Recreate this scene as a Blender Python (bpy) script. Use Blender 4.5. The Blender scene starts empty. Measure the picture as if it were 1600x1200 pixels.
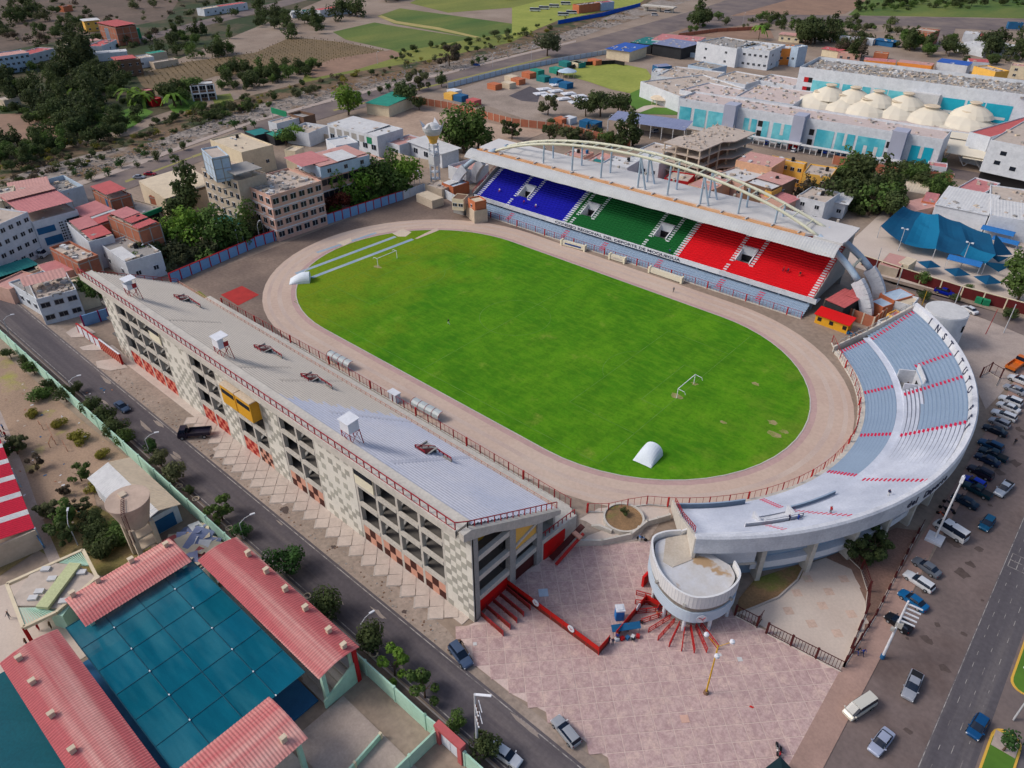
import bpy, bmesh, math, random
from mathutils import Vector, Matrix
random.seed(7)
S=bpy.context.scene
COL=S.collection
PI=math.pi
# -- camera, sky, sun, exposure
FPX,TH,YAW=1142.808,0.60283,0.72193
CAM=(108.028,-123.88,92.371)
cd=bpy.data.cameras.new('camera'); cam=bpy.data.objects.new('camera',cd); COL.objects.link(cam)
cam.location=CAM; cam.rotation_euler=(PI/2-TH,0,YAW)
cd.sensor_fit='HORIZONTAL'; cd.sensor_width=36; cd.lens=FPX/1600*36; cd.clip_start=1; cd.clip_end=6000
S.camera=cam
SUN_EL,SUN_DIR=math.radians(44),(-.74,-.67)
w=bpy.data.worlds.new("World"); S.world=w; w.use_nodes=True
nt=w.node_tree; bg=nt.nodes['Background']; bg.inputs['Strength'].default_value=.125
sk=nt.nodes.new('ShaderNodeTexSky'); sk.sky_type='NISHITA'; sk.sun_disc=False
sk.sun_elevation=SUN_EL; sk.sun_rotation=math.atan2(SUN_DIR[0],SUN_DIR[1]); sk.dust_density=3.5; sk.air_density=1.0
nt.links.new(sk.outputs[0],bg.inputs[0])
sd=bpy.data.lights.new('sun','SUN'); sd.energy=1.3; sd.angle=math.radians(16); sd.color=(1,.96,.91)
so=bpy.data.objects.new('sun',sd); COL.objects.link(so)
sv=Vector((SUN_DIR[0]*math.cos(SUN_EL),SUN_DIR[1]*math.cos(SUN_EL),math.sin(SUN_EL)))
so.rotation_euler=sv.to_track_quat('Z','Y').to_euler(); so.location=(0,0,200)
S.render.engine='CYCLES'
S.view_settings.view_transform='Standard'; S.view_settings.look='None'
S.view_settings.gamma=1; S.view_settings.use_curve_mapping=False
S.view_settings.exposure=0.22
S.render.resolution_x=1024; S.render.resolution_y=768
# -- measuring: a point of the photograph onto the level z
def g(px,py,z=0.0):
 x=px-800; y=600-py
 d=(x, FPX*math.cos(TH)+y*math.sin(TH), -FPX*math.sin(TH)+y*math.cos(TH))
 c,s=math.cos(YAW),math.sin(YAW)
 dx,dy,dz=c*d[0]-s*d[1], s*d[0]+c*d[1], d[2]
 t=(z-CAM[2])/dz
 return (CAM[0]+t*dx, CAM[1]+t*dy, z)
def gs(*p,z=0.0): return [g(a,b,z) for a,b in p]
# -- materials
def lin(c):
 c=c/255.0
 return c/12.92 if c<=.04045 else ((c+.055)/1.055)**2.4
def rgb(c): return (lin(c[0]),lin(c[1]),lin(c[2]),1)
MATS={}
def mat(name,c,c2=None,scale=.25,amt=.5,rough=.85,fine=.12,fscale=3.0,bump=0.0,metal=0.0,stretch=None,rand=0.0,alpha=1.0,c3=None,s3=.04,detail=5,thr=(.3,.7),thr3=(.4,.7),transl=None,spec=.3):
 if name in MATS: return MATS[name]
 m=bpy.data.materials.new(name); m.use_nodes=True; n=m.node_tree; N=n.nodes; L=n.links
 b=N['Principled BSDF']; b.inputs['Roughness'].default_value=rough; b.inputs['Metallic'].default_value=metal
 b.inputs['Specular IOR Level'].default_value=spec
 geo=N.new('ShaderNodeNewGeometry'); vec=geo.outputs['Position']
 if stretch:
  vm=N.new('ShaderNodeVectorMath'); vm.operation='MULTIPLY'; vm.inputs[1].default_value=stretch
  L.new(vec,vm.inputs[0]); vec2=vm.outputs[0]
 else: vec2=vec
 def noise(sc,v,det=5):
  t=N.new('ShaderNodeTexNoise'); t.inputs['Scale'].default_value=sc; t.inputs['Detail'].default_value=det; t.inputs['Roughness'].default_value=.6
  L.new(v,t.inputs['Vector']); return t.outputs['Fac']
 def mr(f,a,bb,lo,hi):
  r=N.new('ShaderNodeMapRange'); r.inputs[1].default_value=a; r.inputs[2].default_value=bb; r.inputs[3].default_value=lo; r.inputs[4].default_value=hi
  L.new(f,r.inputs[0]); return r.outputs[0]
 def mix(fac,a,bb,bt='MIX'):
  x=N.new('ShaderNodeMix'); x.data_type='RGBA'; x.blend_type=bt
  if isinstance(fac,float): x.inputs[0].default_value=fac
  else: L.new(fac,x.inputs[0])
  for k,v in ((6,a),(7,bb)):
   if isinstance(v,tuple): x.inputs[k].default_value=v
   else: L.new(v,x.inputs[k])
  return x.outputs[2]
 if c2 is None: c2=tuple(v*.86 for v in c)
 col=mix(mr(noise(scale,vec2,detail),thr[0],thr[1],0,amt if amt<=1 else 1),rgb(c),rgb(c2))
 if c3 is not None: col=mix(mr(noise(s3,vec2,4),thr3[0],thr3[1],0,1),col,rgb(c3))
 if fine>0:
  f=mr(noise(fscale,vec,3),.3,.7,1-fine,1+fine)
  cc=N.new('ShaderNodeCombineColor')
  for i in range(3): L.new(f,cc.inputs[i])
  col=mix(1.0,col,cc.outputs[0],'MULTIPLY')
 if rand>0:
  oi=N.new('ShaderNodeObjectInfo'); h=N.new('ShaderNodeHueSaturation')
  L.new(mr(oi.outputs['Random'],0,1,1-rand,1+rand),h.inputs['Value']); L.new(mr(oi.outputs['Random'],0,1,.5-rand*.04,.5+rand*.06),h.inputs['Hue'])
  L.new(col,h.inputs['Color']); col=h.outputs[0]
 L.new(col,b.inputs['Base Color'])
 if bump>0:
  bp=N.new('ShaderNodeBump'); bp.inputs['Strength'].default_value=bump; bp.inputs['Distance'].default_value=.1
  L.new(noise(fscale*1.3,vec,4),bp.inputs['Height']); L.new(bp.outputs[0],b.inputs['Normal'])
 out=N['Material Output']; sh=b.outputs[0]
 if transl:
  tr=N.new('ShaderNodeBsdfTranslucent'); L.new(col,tr.inputs['Color']); ms=N.new('ShaderNodeMixShader'); ms.inputs[0].default_value=transl
  L.new(sh,ms.inputs[1]); L.new(tr.outputs[0],ms.inputs[2]); sh=ms.outputs[0]
 if alpha<1:
  tr=N.new('ShaderNodeBsdfTransparent'); ms=N.new('ShaderNodeMixShader'); ms.inputs[0].default_value=alpha
  L.new(tr.outputs[0],ms.inputs[1]); L.new(sh,ms.inputs[2]); sh=ms.outputs[0]
 L.new(sh,out.inputs[0])
 MATS[name]=m; return m
def paint(name,c,rough=.6,fine=.06,amt=.35,**k): return mat(name,c,rough=rough,fine=fine,amt=amt,**k)
# -- mesh builder
class MB:
 def __init__(s): s.v=[];s.f=[];s.m=[]
 def face(s,pts,m=0):
  i=len(s.v); s.v+=[tuple(p) for p in pts]; s.f.append(tuple(range(i,i+len(pts)))); s.m.append(m)
 def add(s,vs,fs,m=0):
  i=len(s.v); s.v+=[tuple(p) for p in vs]
  for f in fs: s.f.append(tuple(i+k for k in f)); s.m.append(m)
 def box(s,x0,x1,y0,y1,z0,z1,m=0):
  s.prism([(x0,y0),(x1,y0),(x1,y1),(x0,y1)],z0,z1,m)
 def cbox(s,c,sz,rot=0,m=0,z0=None):
  cx,cy,cz=c; a,b,h=sz[0]/2,sz[1]/2,sz[2]/2; co,si=math.cos(rot),math.sin(rot)
  P=[(cx+co*x-si*y,cy+si*x+co*y) for x,y in ((-a,-b),(a,-b),(a,b),(-a,b))]
  s.prism(P,cz-h,cz+h,m)
 def prism(s,poly,z0,z1,m=0,mt=None,bottom=True):
  n=len(poly)
  ar=sum(poly[i][0]*poly[(i+1)%n][1]-poly[(i+1)%n][0]*poly[i][1] for i in range(n))
  Z0=[z0]*n if not isinstance(z0,(list,tuple)) else list(z0)
  Z1=[z1]*n if not isinstance(z1,(list,tuple)) else list(z1)
  if ar<0: poly=poly[::-1]; Z0=Z0[::-1]; Z1=Z1[::-1]
  i=len(s.v)
  s.v+=[(p[0],p[1],z) for p,z in zip(poly,Z0)]+[(p[0],p[1],z) for p,z in zip(poly,Z1)]
  for k in range(n):
   j=(k+1)%n; s.f.append((i+k,i+j,i+n+j,i+n+k)); s.m.append(m)
  s.f.append(tuple(i+n+k for k in range(n))); s.m.append(m if mt is None else mt)
  if bottom: s.f.append(tuple(i+k for k in reversed(range(n)))); s.m.append(m)
 def bar(s,a,b,w,h=None,m=0):
  h=h or w; a=Vector(a); b=Vector(b); d=(b-a)
  if d.length<1e-6: return
  d.normalize(); u=Vector((0,0,1)) if abs(d.z)<.95 else Vector((1,0,0))
  r=d.cross(u).normalized(); q=r.cross(d).normalized()
  r=r*w/2; q=q*h/2
  vs=[a-r-q,a+r-q,a+r+q,a-r+q,b-r-q,b+r-q,b+r+q,b-r+q]
  s.add(vs,[(0,3,2,1),(4,5,6,7),(0,1,5,4),(1,2,6,5),(2,3,7,6),(3,0,4,7)],m)
 def tube(s,path,r,n=8,m=0,cap=True):
  P=[Vector(p) for p in path]; R=r if isinstance(r,(list,tuple)) else [r]*len(P)
  base=len(s.v); prev=None
  for k,p in enumerate(P):
   d=(P[min(k+1,len(P)-1)]-P[max(k-1,0)]).normalized()
   if prev is None:
    u=Vector((0,0,1)) if abs(d.z)<.9 else Vector((1,0,0))
    a=d.cross(u).normalized()
   else: a=(prev-d*prev.dot(d)).normalized()
   prev=a; b=d.cross(a)
   for i in range(n):
    t=2*PI*i/n; s.v.append(tuple(p+(a*math.cos(t)+b*math.sin(t))*R[k]))
  for k in range(len(P)-1):
   for i in range(n):
    j=(i+1)%n; s.f.append((base+k*n+i,base+k*n+j,base+(k+1)*n+j,base+(k+1)*n+i)); s.m.append(m)
  if cap:
   s.f.append(tuple(base+i for i in reversed(range(n)))); s.m.append(m)
   s.f.append(tuple(base+(len(P)-1)*n+i for i in range(n))); s.m.append(m)
 def cyl(s,x,y,z0,z1,r0,r1=None,n=16,m=0): s.lathe(x,y,[(r0,z0),(r0 if r1 is None else r1,z1)],n,m)
 def lathe(s,x,y,prof,n=20,m=0,cap=True):
  base=len(s.v)
  for r,z in prof:
   for i in range(n):
    t=2*PI*i/n; s.v.append((x+r*math.cos(t),y+r*math.sin(t),z))
  for k in range(len(prof)-1):
   for i in range(n):
    j=(i+1)%n; s.f.append((base+k*n+i,base+k*n+j,base+(k+1)*n+j,base+(k+1)*n+i)); s.m.append(m)
  if cap:
   s.f.append(tuple(base+i for i in reversed(range(n)))); s.m.append(m)
   e=base+(len(prof)-1)*n
   s.f.append(tuple(e+i for i in range(n))); s.m.append(m)
 def corr(s,A,B,C,D,period=.6,amp=.06,m=0,rows=1,f=None,under=True,th=.06):
  A,B,C,D=[Vector(p) for p in (A,B,C,D)]
  n=max(4,int((B-A).length/period))*2; base=len(s.v)
  nor=(B-A).cross(D-A).normalized()
  if nor.z<0: nor=-nor
  for r in range(rows+1):
   v=r/rows
   for i in range(n+1):
    t=i/n; p=A.lerp(B,t).lerp(D.lerp(C,t),v)+nor*(amp if i%2 else 0)
    if f: p=p+Vector((0,0,f(t,v)))
    s.v.append(tuple(p))
  for r in range(rows):
   for i in range(n):
    a=base+r*(n+1)+i; s.f.append((a,a+1,a+n+2,a+n+1)); s.m.append(m)
 def mesh(s,name,mats,smooth=False,off=(0,0,0)):
  me=bpy.data.meshes.new(name); ox,oy,oz=off
  me.from_pydata([(x-ox,y-oy,z-oz) for x,y,z in s.v],[],s.f)
  for m in mats: me.materials.append(m)
  if len(mats)>1: me.polygons.foreach_set('material_index',s.m)
  if smooth: me.polygons.foreach_set('use_smooth',[True]*len(s.f))
  me.update(); return me
def link(name,me,parent=None,loc=(0,0,0),rz=0,scale=None):
 o=bpy.data.objects.new(name,me); COL.objects.link(o)
 o.location=loc; o.rotation_euler=(0,0,rz)
 if scale is not None: o.scale=scale if isinstance(scale,(tuple,list)) else (scale,)*3
 if parent is not None: o.parent=parent
 return o
def tag(o,label=None,cat=None,group=None,kind=None):
 if label: o['label']=label
 if cat: o['category']=cat
 if group: o['group']=group
 if kind: o['kind']=kind
 return o
def thing(name,label,cat,loc=(0,0,0),rz=0,group=None):
 o=link(name,None,None,loc,rz); o.empty_display_size=.5
 return tag(o,label,cat,group)
def part(name,mb,mats,parent,smooth=False,label=None,world=True,kind=None,**k):
 off=tuple(parent.location) if (world and parent is not None) else (0,0,0)
 if not isinstance(mats,(list,tuple)): mats=[mats]
 o=link(name,mb.mesh(name,mats,smooth,off),parent,**k)
 if label: o['label']=label
 if kind: o['kind']=kind
 return o
def single(name,mb,mats,label,cat,group=None,smooth=False,loc=(0,0,0),kind=None):
 if not isinstance(mats,(list,tuple)): mats=[mats]
 o=link(name,mb.mesh(name,mats,smooth,loc),None,loc)
 return tag(o,label,cat,group,kind)
def struct(name,mb,mats,smooth=False,kind='structure'):
 if not isinstance(mats,(list,tuple)): mats=[mats]
 o=link(name,mb.mesh(name,mats,smooth)); o['kind']=kind; return o
KIDS={}
def dup(root,loc,rz=0,label=None,group=None,scale=None,name=None):
 def kids(o): return [c for c in bpy.data.objects if c.parent is o]
 r=root.copy(); COL.objects.link(r); r.location=loc; r.rotation_euler=(0,0,rz)
 if scale is not None: r.scale=scale if isinstance(scale,(tuple,list)) else (scale,)*3
 if label: r['label']=label
 if group: r['group']=group
 if root.name not in KIDS: KIDS[root.name]=[(c,kids(c)) for c in kids(root)]
 for c,gc in KIDS[root.name]:
  d=c.copy(); COL.objects.link(d); d.parent=r
  for e in gc:
   h=e.copy(); COL.objects.link(h); h.parent=d
 return r
def flat(name,poly,z,m,kind='structure',thick=0):
 mb=MB(); P=[(p[0],p[1]) for p in poly]
 if thick: mb.prism(P,z-thick,z,0)
 else:
  ar=sum(P[i][0]*P[(i+1)%len(P)][1]-P[(i+1)%len(P)][0]*P[i][1] for i in range(len(P)))
  if ar<0: P=P[::-1]
  mb.face([(x,y,z) for x,y in P])
 return struct(name,mb,m,kind=kind)
def rails(mb,path,h=1.1,step=1.5,w=.07,m=0,mid=True,closed=False):
 P=[Vector(p) for p in path]
 for a,b in zip(P,P[1:]):
  L=(b-a).length; n=max(1,round(L/step))
  up=Vector((0,0,h))
  mb.bar(a+up,b+up,w,w,m)
  if mid: mb.bar(a+up*.55,b+up*.55,w*.7,w*.7,m)
  for i in range(n+1):
   p=a.lerp(b,i/n); mb.bar(p,p+up,w,w,m)
# -- ground, roads, fields, river bed
m_ground=mat('dry_ground',(142,124,110),(128,112,98),scale=.15,amt=1,fine=.16,fscale=.9,c3=(154,138,124),s3=.03)
m_asph=mat('asphalt',(92,86,90),(74,69,74),scale=.12,amt=1,fine=.12,fscale=1.6,c3=(110,100,98),s3=.05,thr3=(.5,.72),stretch=None)
m_asph2=mat('worn_asphalt',(112,100,98),(94,84,84),scale=.1,amt=1,fine=.1,fscale=1.2,c3=(128,114,106),s3=.06)
m_dirt=mat('packed_dirt',(148,134,122),(128,114,104),scale=.12,amt=1,fine=.2,fscale=1.4,c3=(166,150,138),s3=.05)
m_darkdirt=mat('dark_dirt',(112,96,88),(92,80,74),scale=.1,amt=1,fine=.18,fscale=1.3,c3=(146,126,112),s3=.05)
m_walk=mat('pavement_concrete',(176,160,150),(156,142,134),scale=.3,amt=1,fine=.1)
m_kerb=mat('kerb_concrete',(178,168,160),fine=.1)
m_river=mat('river_gravel',(156,146,138),(116,106,98),scale=.22,amt=1,fine=.35,fscale=.5,c3=(112,88,62),s3=.035,thr3=(.48,.6),detail=8,bump=.3)
m_bank=mat('river_bank_scrub',(122,98,76),(74,66,46),scale=.12,amt=1,fine=.3,fscale=.5,c3=(56,66,34),s3=.06,thr3=(.5,.6))
m_field1=mat('green_field',(78,104,40),(62,88,34),scale=.05,amt=1,fine=.14,fscale=.5,c3=(112,118,54),s3=.02,stretch=(1,.3,1))
m_field2=mat('yellow_green_field',(128,130,60),(102,112,48),scale=.04,amt=1,fine=.12,fscale=.4,stretch=(1,.3,1))
m_vine=mat('dry_vineyard',(122,102,74),(106,90,66),scale=.05,amt=1,fine=.2,fscale=.5)
m_brownf=mat('ploughed_soil',(150,120,100),(128,102,86),scale=.06,amt=1,fine=.1,fscale=.3)
m_scrub=mat('wooded_ground',(72,68,46),(92,80,62),scale=.06,amt=1,fine=.3,fscale=.4,c3=(46,60,28),s3=.03,thr3=(.45,.55))
m_lawn=mat('park_lawn',(86,124,40),(70,106,34),scale=.06,amt=1,fine=.1,fscale=.6)
m_lawnp=mat('pale_lawn',(150,154,72),(128,138,58),scale=.05,amt=1,fine=.12,fscale=.5)
m_light=mat('light_paving',(200,186,174),(188,172,160),scale=.1,amt=1,fine=.06)
m_plaza=mat('plaza_slab',(186,160,155),(170,142,140),scale=1.1,amt=1,fine=.14,fscale=4,c3=(196,170,160),s3=.5,thr=(.4,.6),thr3=(.5,.7),rand=.05)
m_plaza_j=mat('plaza_joint',(202,180,172),(190,168,160),scale=.3,fine=.1)
m_slab=mat('sidewalk_slab',(194,180,170),(180,166,156),scale=.5,amt=1,fine=.08,rand=.03)
m_paintw=mat('worn_road_paint',(160,154,150),(104,98,98),scale=.8,amt=1,fine=.2,thr=(.45,.6))
m_gardensoil=mat('garden_soil',(150,118,84),(120,96,70),scale=.2,amt=1,fine=.2,c3=(112,116,56),s3=.1,thr3=(.55,.66))
mb=MB(); mb.face([(-4000,-3000,0),(4000,-3000,0),(4000,5000,0),(-4000,5000,0)])
struct('ground',mb,m_ground)
PFN=[0]
def pf(name,z,m,*pts,kind='structure'):
 PFN[0]+=1; return flat(name,gs(*pts),z+.0006*PFN[0],m,kind)
pf('wooded_slope',.03,m_scrub,(-250,-10),(600,-40),(455,20),(230,112),(220,132),(335,150),(0,262),(-250,300))
pf('hillside',.035,mat('bare_hillside',(112,94,82),(86,74,64),scale=.03,amt=1,fine=.2,fscale=.3),(-200,-20),(300,-30),(260,30),(60,70),(-200,120))
pf('road',.05,m_asph2,(170,75),(215,68),(262,55),(330,38),(420,17),(480,0),(465,-6),(400,12),(310,33),(240,52),(185,66))
pf('field',.06,m_vine,(212,117),(290,97),(400,82),(455,58),(535,66),(605,80),(480,107),(400,114),(337,119),(245,149),(222,134))
pf('field',.06,m_field1,(520,50),(585,35),(617,41),(742,60),(625,81),(540,62))
pf('field',.07,m_field1,(590,25),(625,13),(800,37),(800,52),(742,60),(615,37))
pf('field_path',.075,mat('straw_path',(176,158,104),(150,140,80),scale=.1,amt=1),(590,26),(615,36),(680,46),(742,59),(750,58),(686,43),(620,33),(596,24))
pf('field',.06,m_field2,(640,5),(672,-12),(900,-12),(800,12),(700,20))
pf('field',.06,m_lawnp,(800,12),(900,-12),(1020,-10),(998,6),(872,32),(800,62),(770,50),(800,37))
pf('field',.055,m_field2,(482,107),(605,80),(742,60),(800,52),(850,40),(800,66),(680,92),(560,112),(470,130))
pf('field',.06,m_brownf,(470,112),(520,92),(612,78),(632,86),(560,108),(490,122))
pf('field',.06,m_brownf,(-60,180),(85,176),(90,195),(88,214),(-60,232))
pf('field',.062,m_lawn,(140,205),(165,182),(215,165),(240,175),(205,200),(150,212))
pf('field',.062,m_lawn,(262,165),(290,152),(312,158),(300,172),(272,178))
pf('field',.062,m_field2,(330,150),(360,146),(366,158),(336,164))
pf('field',.06,m_brownf,(1145,25),(1145,-12),(1380,-12),(1320,22),(1220,26))
pf('field',.06,m_field1,(1325,24),(1360,-6),(1700,-6),(1700,32),(1560,28))
pf('field',.06,m_brownf,(1050,52),(1070,44),(1200,40),(1210,60),(1160,62),(1060,54))
pf('river_bank',.04,m_bank,(-80,270),(100,232),(200,212),(280,178),(350,160),(450,135),(560,104),(700,84),(790,60),(880,22),(960,-6),(1030,-6),(950,40),(800,90),(600,135),(400,190),(250,240),(60,300),(-80,330))
pf('river_bed',.07,m_river,(-80,310),(60,262),(150,238),(240,222),(300,200),(380,170),(470,148),(560,122),(700,98),(800,76),(900,45),(990,10),(1060,-5),(1080,0),(1000,28),(900,60),(800,85),(700,112),(600,133),(500,160),(400,188),(300,222),(200,258),(100,292),(0,330),(-80,352))
pf('riverside_road',.1,m_asph2,(60,318),(180,272),(250,246),(330,222),(400,192),(500,164),(600,139),(700,117),(800,91),(900,67),(1000,40),(1100,12),(1160,-8),(1260,-8),(1130,28),(1050,50),(950,75),(850,99),(760,120),(660,146),(600,160),(530,178),(470,196),(390,222),(290,262),(190,300),(100,335))
pf('promenade',.14,m_walk,(0,330),(100,292),(200,258),(300,222),(400,187),(500,159),(600,134),(700,112),(800,87),(900,63),(900,66),(800,90.5),(700,116),(600,138.5),(500,163.5),(400,191),(300,227),(200,265),(100,300),(0,340))
for i,(a,b_,c_,d_) in enumerate([((195,283),(300,245),(300,247),(197,286)),((300,244),(430,200),(432,202),(302,247)),((520,172),(640,143),(641,144.6),(522,174)),((640,142),(860,88),(861,89.5),(641,144))]):
 pf('median_strip',.13,mat('dry_median',(132,134,60),(150,138,96),scale=.1,amt=1),a,b_,c_,d_)
pf('highway',.09,m_asph2,(1060,52),(1120,27),(1200,22),(1320,25),(1450,27),(1600,30),(1720,32),(1720,52),(1560,48),(1400,40),(1250,34),(1180,36),(1110,48))
pf('street',.08,m_asph2,(1465,45),(1495,40),(1478,80),(1440,82))
pf('park_lawn',.08,m_lawnp,(870,114),(905,102),(970,100),(1010,108),(1018,120),(1000,140),(985,146),(955,140),(920,128))
pf('park_lawn',.085,m_lawn,(985,146),(1000,139),(1060,150),(1058,180),(1000,178),(980,160))
pf('lawn_path',.1,m_light,(990,174),(1006,166),(1020,164),(1060,166),(1060,169),(1022,168),(1000,176))
pf('black_tarp_ground',.08,m_asph,(795,150),(828,135),(846,142),(840,160),(815,158))
pf('parking_court',.08,m_asph2,(1160,205),(1250,225),(1400,250),(1560,275),(1560,290),(1400,265),(1290,245),(1230,238),(1150,222))
pf('hospital_lawn',.1,m_lawn,(1165,197),(1260,213),(1480,248),(1478,256),(1260,222),(1160,206))
pf('street',.07,m_asph2,(1380,440),(1440,455),(1600,500),(1600,525),(1470,470),(1350,428))
pf('sandy_lot',.06,mat('sandy_lot',(190,166,146),(166,142,124),scale=.05,amt=1,fine=.14,fscale=.6,c3=(150,128,112),s3=.03),(560,180),(640,165),(700,180),(780,195),(860,205),(760,240),(690,260),(610,215))
pf('sandy_lot',.06,m_dirt,(690,150),(760,125),(900,125),(870,150),(940,170),(900,215),(760,165))
pf('playground_floor',.06,m_light,(1370,430),(1300,405),(1380,330),(1470,310),(1640,400),(1640,500))
pf('stadium_yard',.02,m_darkdirt,(290,440),(660,297),(720,320),(765,335),(900,390),(600,600),(380,500))
pf('side_yard',.03,m_dirt,(905,805),(960,790),(1045,795),(1010,850),(885,850))
pf('street_verge',.02,m_dirt,(-60,400),(0,450),(110,520),(200,560),(700,985),(740,1040),(1000,1240),(900,1240),(540,960),(0,500))
# ---- the left street (runs along the long stand)
def rect(name,x0,x1,y0,y1,z,m,kind='structure'): return flat(name,[(x0,y0),(x1,y0),(x1,y1),(x0,y1)],z,m,kind)
rect('street',-400,160,-88.4,-81.2,.05,mat('streaked_asphalt',(92,86,90),(76,71,76),scale=.5,amt=1,fine=.12,fscale=1.6,c3=(108,100,100),s3=.35,thr3=(.48,.7),stretch=(.06,1,1)))
rect('street_edge_line',-120,120,-81.75,-81.6,.055,m_paintw); rect('street_edge_line',-120,120,-88.0,-87.85,.055,m_paintw)
rect('pavement',-110,120,-90.9,-88.9,.1,m_darkdirt)
mb=MB(); mb.box(-110,120,-88.9,-88.7,0,.16); struct('kerb',mb,m_kerb)
# ---- paving slabs: plaza and the strip along the facade, one grid turned by 46.5 degrees
ang=math.radians(46.5); U=Vector((math.cos(ang),math.sin(ang))); W=Vector((-U.y,U.x)); PS=2.36; P0=Vector((67.05,-75.12))
def inside(p,poly):
 r=False; n=len(poly)
 for i in range(n):
  a,b_=poly[i],poly[(i+1)%n]
  if (a[1]>p[1])!=(b_[1]>p[1]) and p[0]<(b_[0]-a[0])*(p[1]-a[1])/(b_[1]-a[1])+a[0]: r=not r
 return r
plz=gs((745,972),(800,905),(893,850),(1030,845),(1040,915),(1110,950),(1150,962),(1318,1048),(1290,1100),(1240,1200),(1215,1260),(1040,1260),(975,1200),(930,1172),(870,1122),(800,1085),(745,1042),(712,985))
pb=flat('plaza',[(p[0],p[1]) for p in plz],.07,m_plaza_j)
sl=MB(); sl.box(-PS/2+.07,PS/2-.07,-PS/2+.07,PS/2-.07,0,.05); slm=sl.mesh('paving_slab',[m_plaza]); pass
rs=random.Random(5); cells=[]
for i in range(-40,60):
 for j in range(-40,60):
  p=P0+U*PS*(i+.5)+W*PS*(j+.5)
  if inside(p,[(q[0],q[1]) for q in plz]): cells.append(p)
cells.sort(key=lambda p:(p-Vector(CAM[:2])).length)
for p in cells[:300]: link('paving_slab',slm,pb,(p.x,p.y,.055+rs.uniform(-.006,.006)),rz=ang)
if len(cells)>300:
 mb=MB()
 for p in cells[300:]: mb.cbox((p.x,p.y,.08),(PS-.14,PS-.14,.05),ang)
 part('slab_field',mb,[m_plaza],pb,kind='stuff')
sp=MB(); sp.prism([(-64,-74.5),(56,-74.5),(56,-76.2),(-64,-76.2)],0,.1); sb=struct('sidewalk',sp,m_slab)
SD=3.18; sq=SD/math.sqrt(2); q_=MB(); q_.box(-sq/2+.05,sq/2-.05,-sq/2+.05,sq/2-.05,0,.07); sl2=q_.mesh('paving_slab',[m_slab]); mb=MB()
for k in range(-20,18):
 x=42+SD*k+SD/2
 if not(-62<x<56): continue
 for j,yc in enumerate((-75.6,-77.2,-78.8)):
  xx=x if j!=1 else x-SD/2
  if j==2 and not(-9<x<14): continue
  link('paving_slab',sl2,sb,(xx,yc,.09),rz=PI/4);
  if j: mb.cbox((xx-.1,yc-.12,.04),(sq+.16,sq+.16,.1),PI/4)
struct('sidewalk_step',mb,m_kerb,kind='stuff')
mb=MB(); mb.prism([(-10,-79.2),(14,-79.2),(14,-77),(-10,-77)],0,.085); struct('sidewalk',mb,m_slab)
# ---- right side: pavement, parking strip, avenue
mb=MB(); mb.prism([(101.6,-60),(105.3,-90),(105.3,-20),(104.2,-5),(104.2,70),(102.0,70),(102.0,-5),(103.0,-20),(102.0,-46.6)][::-1] if 0 else [(101.7,-46.5),(102.6,-100),(105.6,-100),(105.3,-40),(104.6,-12),(105.2,10),(105.2,75),(103.0,75),(103.0,10),(102.3,-12)],0,.13)
struct('pavement',mb,mat('reddish_pavement',(168,138,126),(146,120,110),scale=.2,amt=1,fine=.1))
flat('parking_strip',[(105,-120),(114.3,-120),(114.3,90),(105,90)],.04,mat('parking_asphalt',(120,105,101),(104,92,89),scale=.1,amt=1,fine=.12,fscale=1.3,c3=(96,82,78),s3=.07,thr3=(.5,.65)))
m_av=mat('avenue_asphalt',(92,88,92),(78,74,79),scale=.6,amt=1,fine=.12,fscale=1.6,c3=(108,102,102),s3=.4,thr3=(.48,.7),stretch=(1,.05,1)); rect('avenue',114.3,119.8,-140,120,.05,m_av); rect('avenue',123.6,134,-140,120,.05,m_av)
flat('parking_strip',[(119.8,-140),(123.6,-140),(123.6,120),(119.8,120)],.045,m_asph2)
mb=MB()
rr_=random.Random(4)
for x in (115.6,117.0,118.4):
 y=-110+rr_.uniform(0,2)
 while y<60:
  l=rr_.uniform(.5,1.6); mb.box(x-.035,x+.035,y,y+l,.05,.056); y+=l+rr_.uniform(1.2,3.6)
mb.box(114.35,114.45,-110,60,.05,.056)
struct('lane_marking',mb,m_paintw,kind='stuff')
mb=MB()
for (x0,y0,x1,y1) in ((114.9,-9,117.4,-9),(114.9,-7.2,117.4,-7.2),(114.9,-5.4,117.4,-5.4),(114.9,-9,114.9,-5.4),(116.1,-9,116.1,-5.4),(117.4,-9,117.4,-5.4)):
 mb.bar((x0,y0,.055),(x1,y1,.055),.12,.01)
struct('box_marking',mb,m_paintw)
m_yk=paint('yellow_kerb_paint',(212,168,70),rough=.7)
for nm,y0,y1 in (('a',-90,-40.6),('b',-33.3,20),('c',26,80)):
 mb=MB(); n=8; hw=1.75; cx=121.9
 P=[(cx+hw,y0+hw),(cx+hw,y1-hw)]+[(cx+hw*math.cos(PI*k/n),y1-hw+hw*math.sin(PI*k/n)) for k in range(1,n)]+[(cx-hw,y1-hw),(cx-hw,y0+hw)]+[(cx-hw*math.cos(PI*k/n),y0+hw-hw*math.sin(PI*k/n)) for k in range(1,n)]
 mb.prism(P,0,.18); md=struct('median_kerb',mb,m_yk)
 mb=MB(); P2=[(cx+(x-cx)*.84,y0+(y-y0)*.985+.2) for x,y in P]; mb.prism(P2,.1,.2); struct('median_lawn',mb,m_lawn)
 mb=MB(); mb.box(cx-1.4,cx+1.4,y1-3.6,y1-.9,.15,.22); struct('median_paving',mb,m_walk)
pf('courtyard',.06,m_light,(1150,955),(1195,905),(1240,890),(1290,872),(1330,890),(1352,940),(1350,1000),(1312,1048),(1240,1008))
yd=COL.objects[-1]
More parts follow.
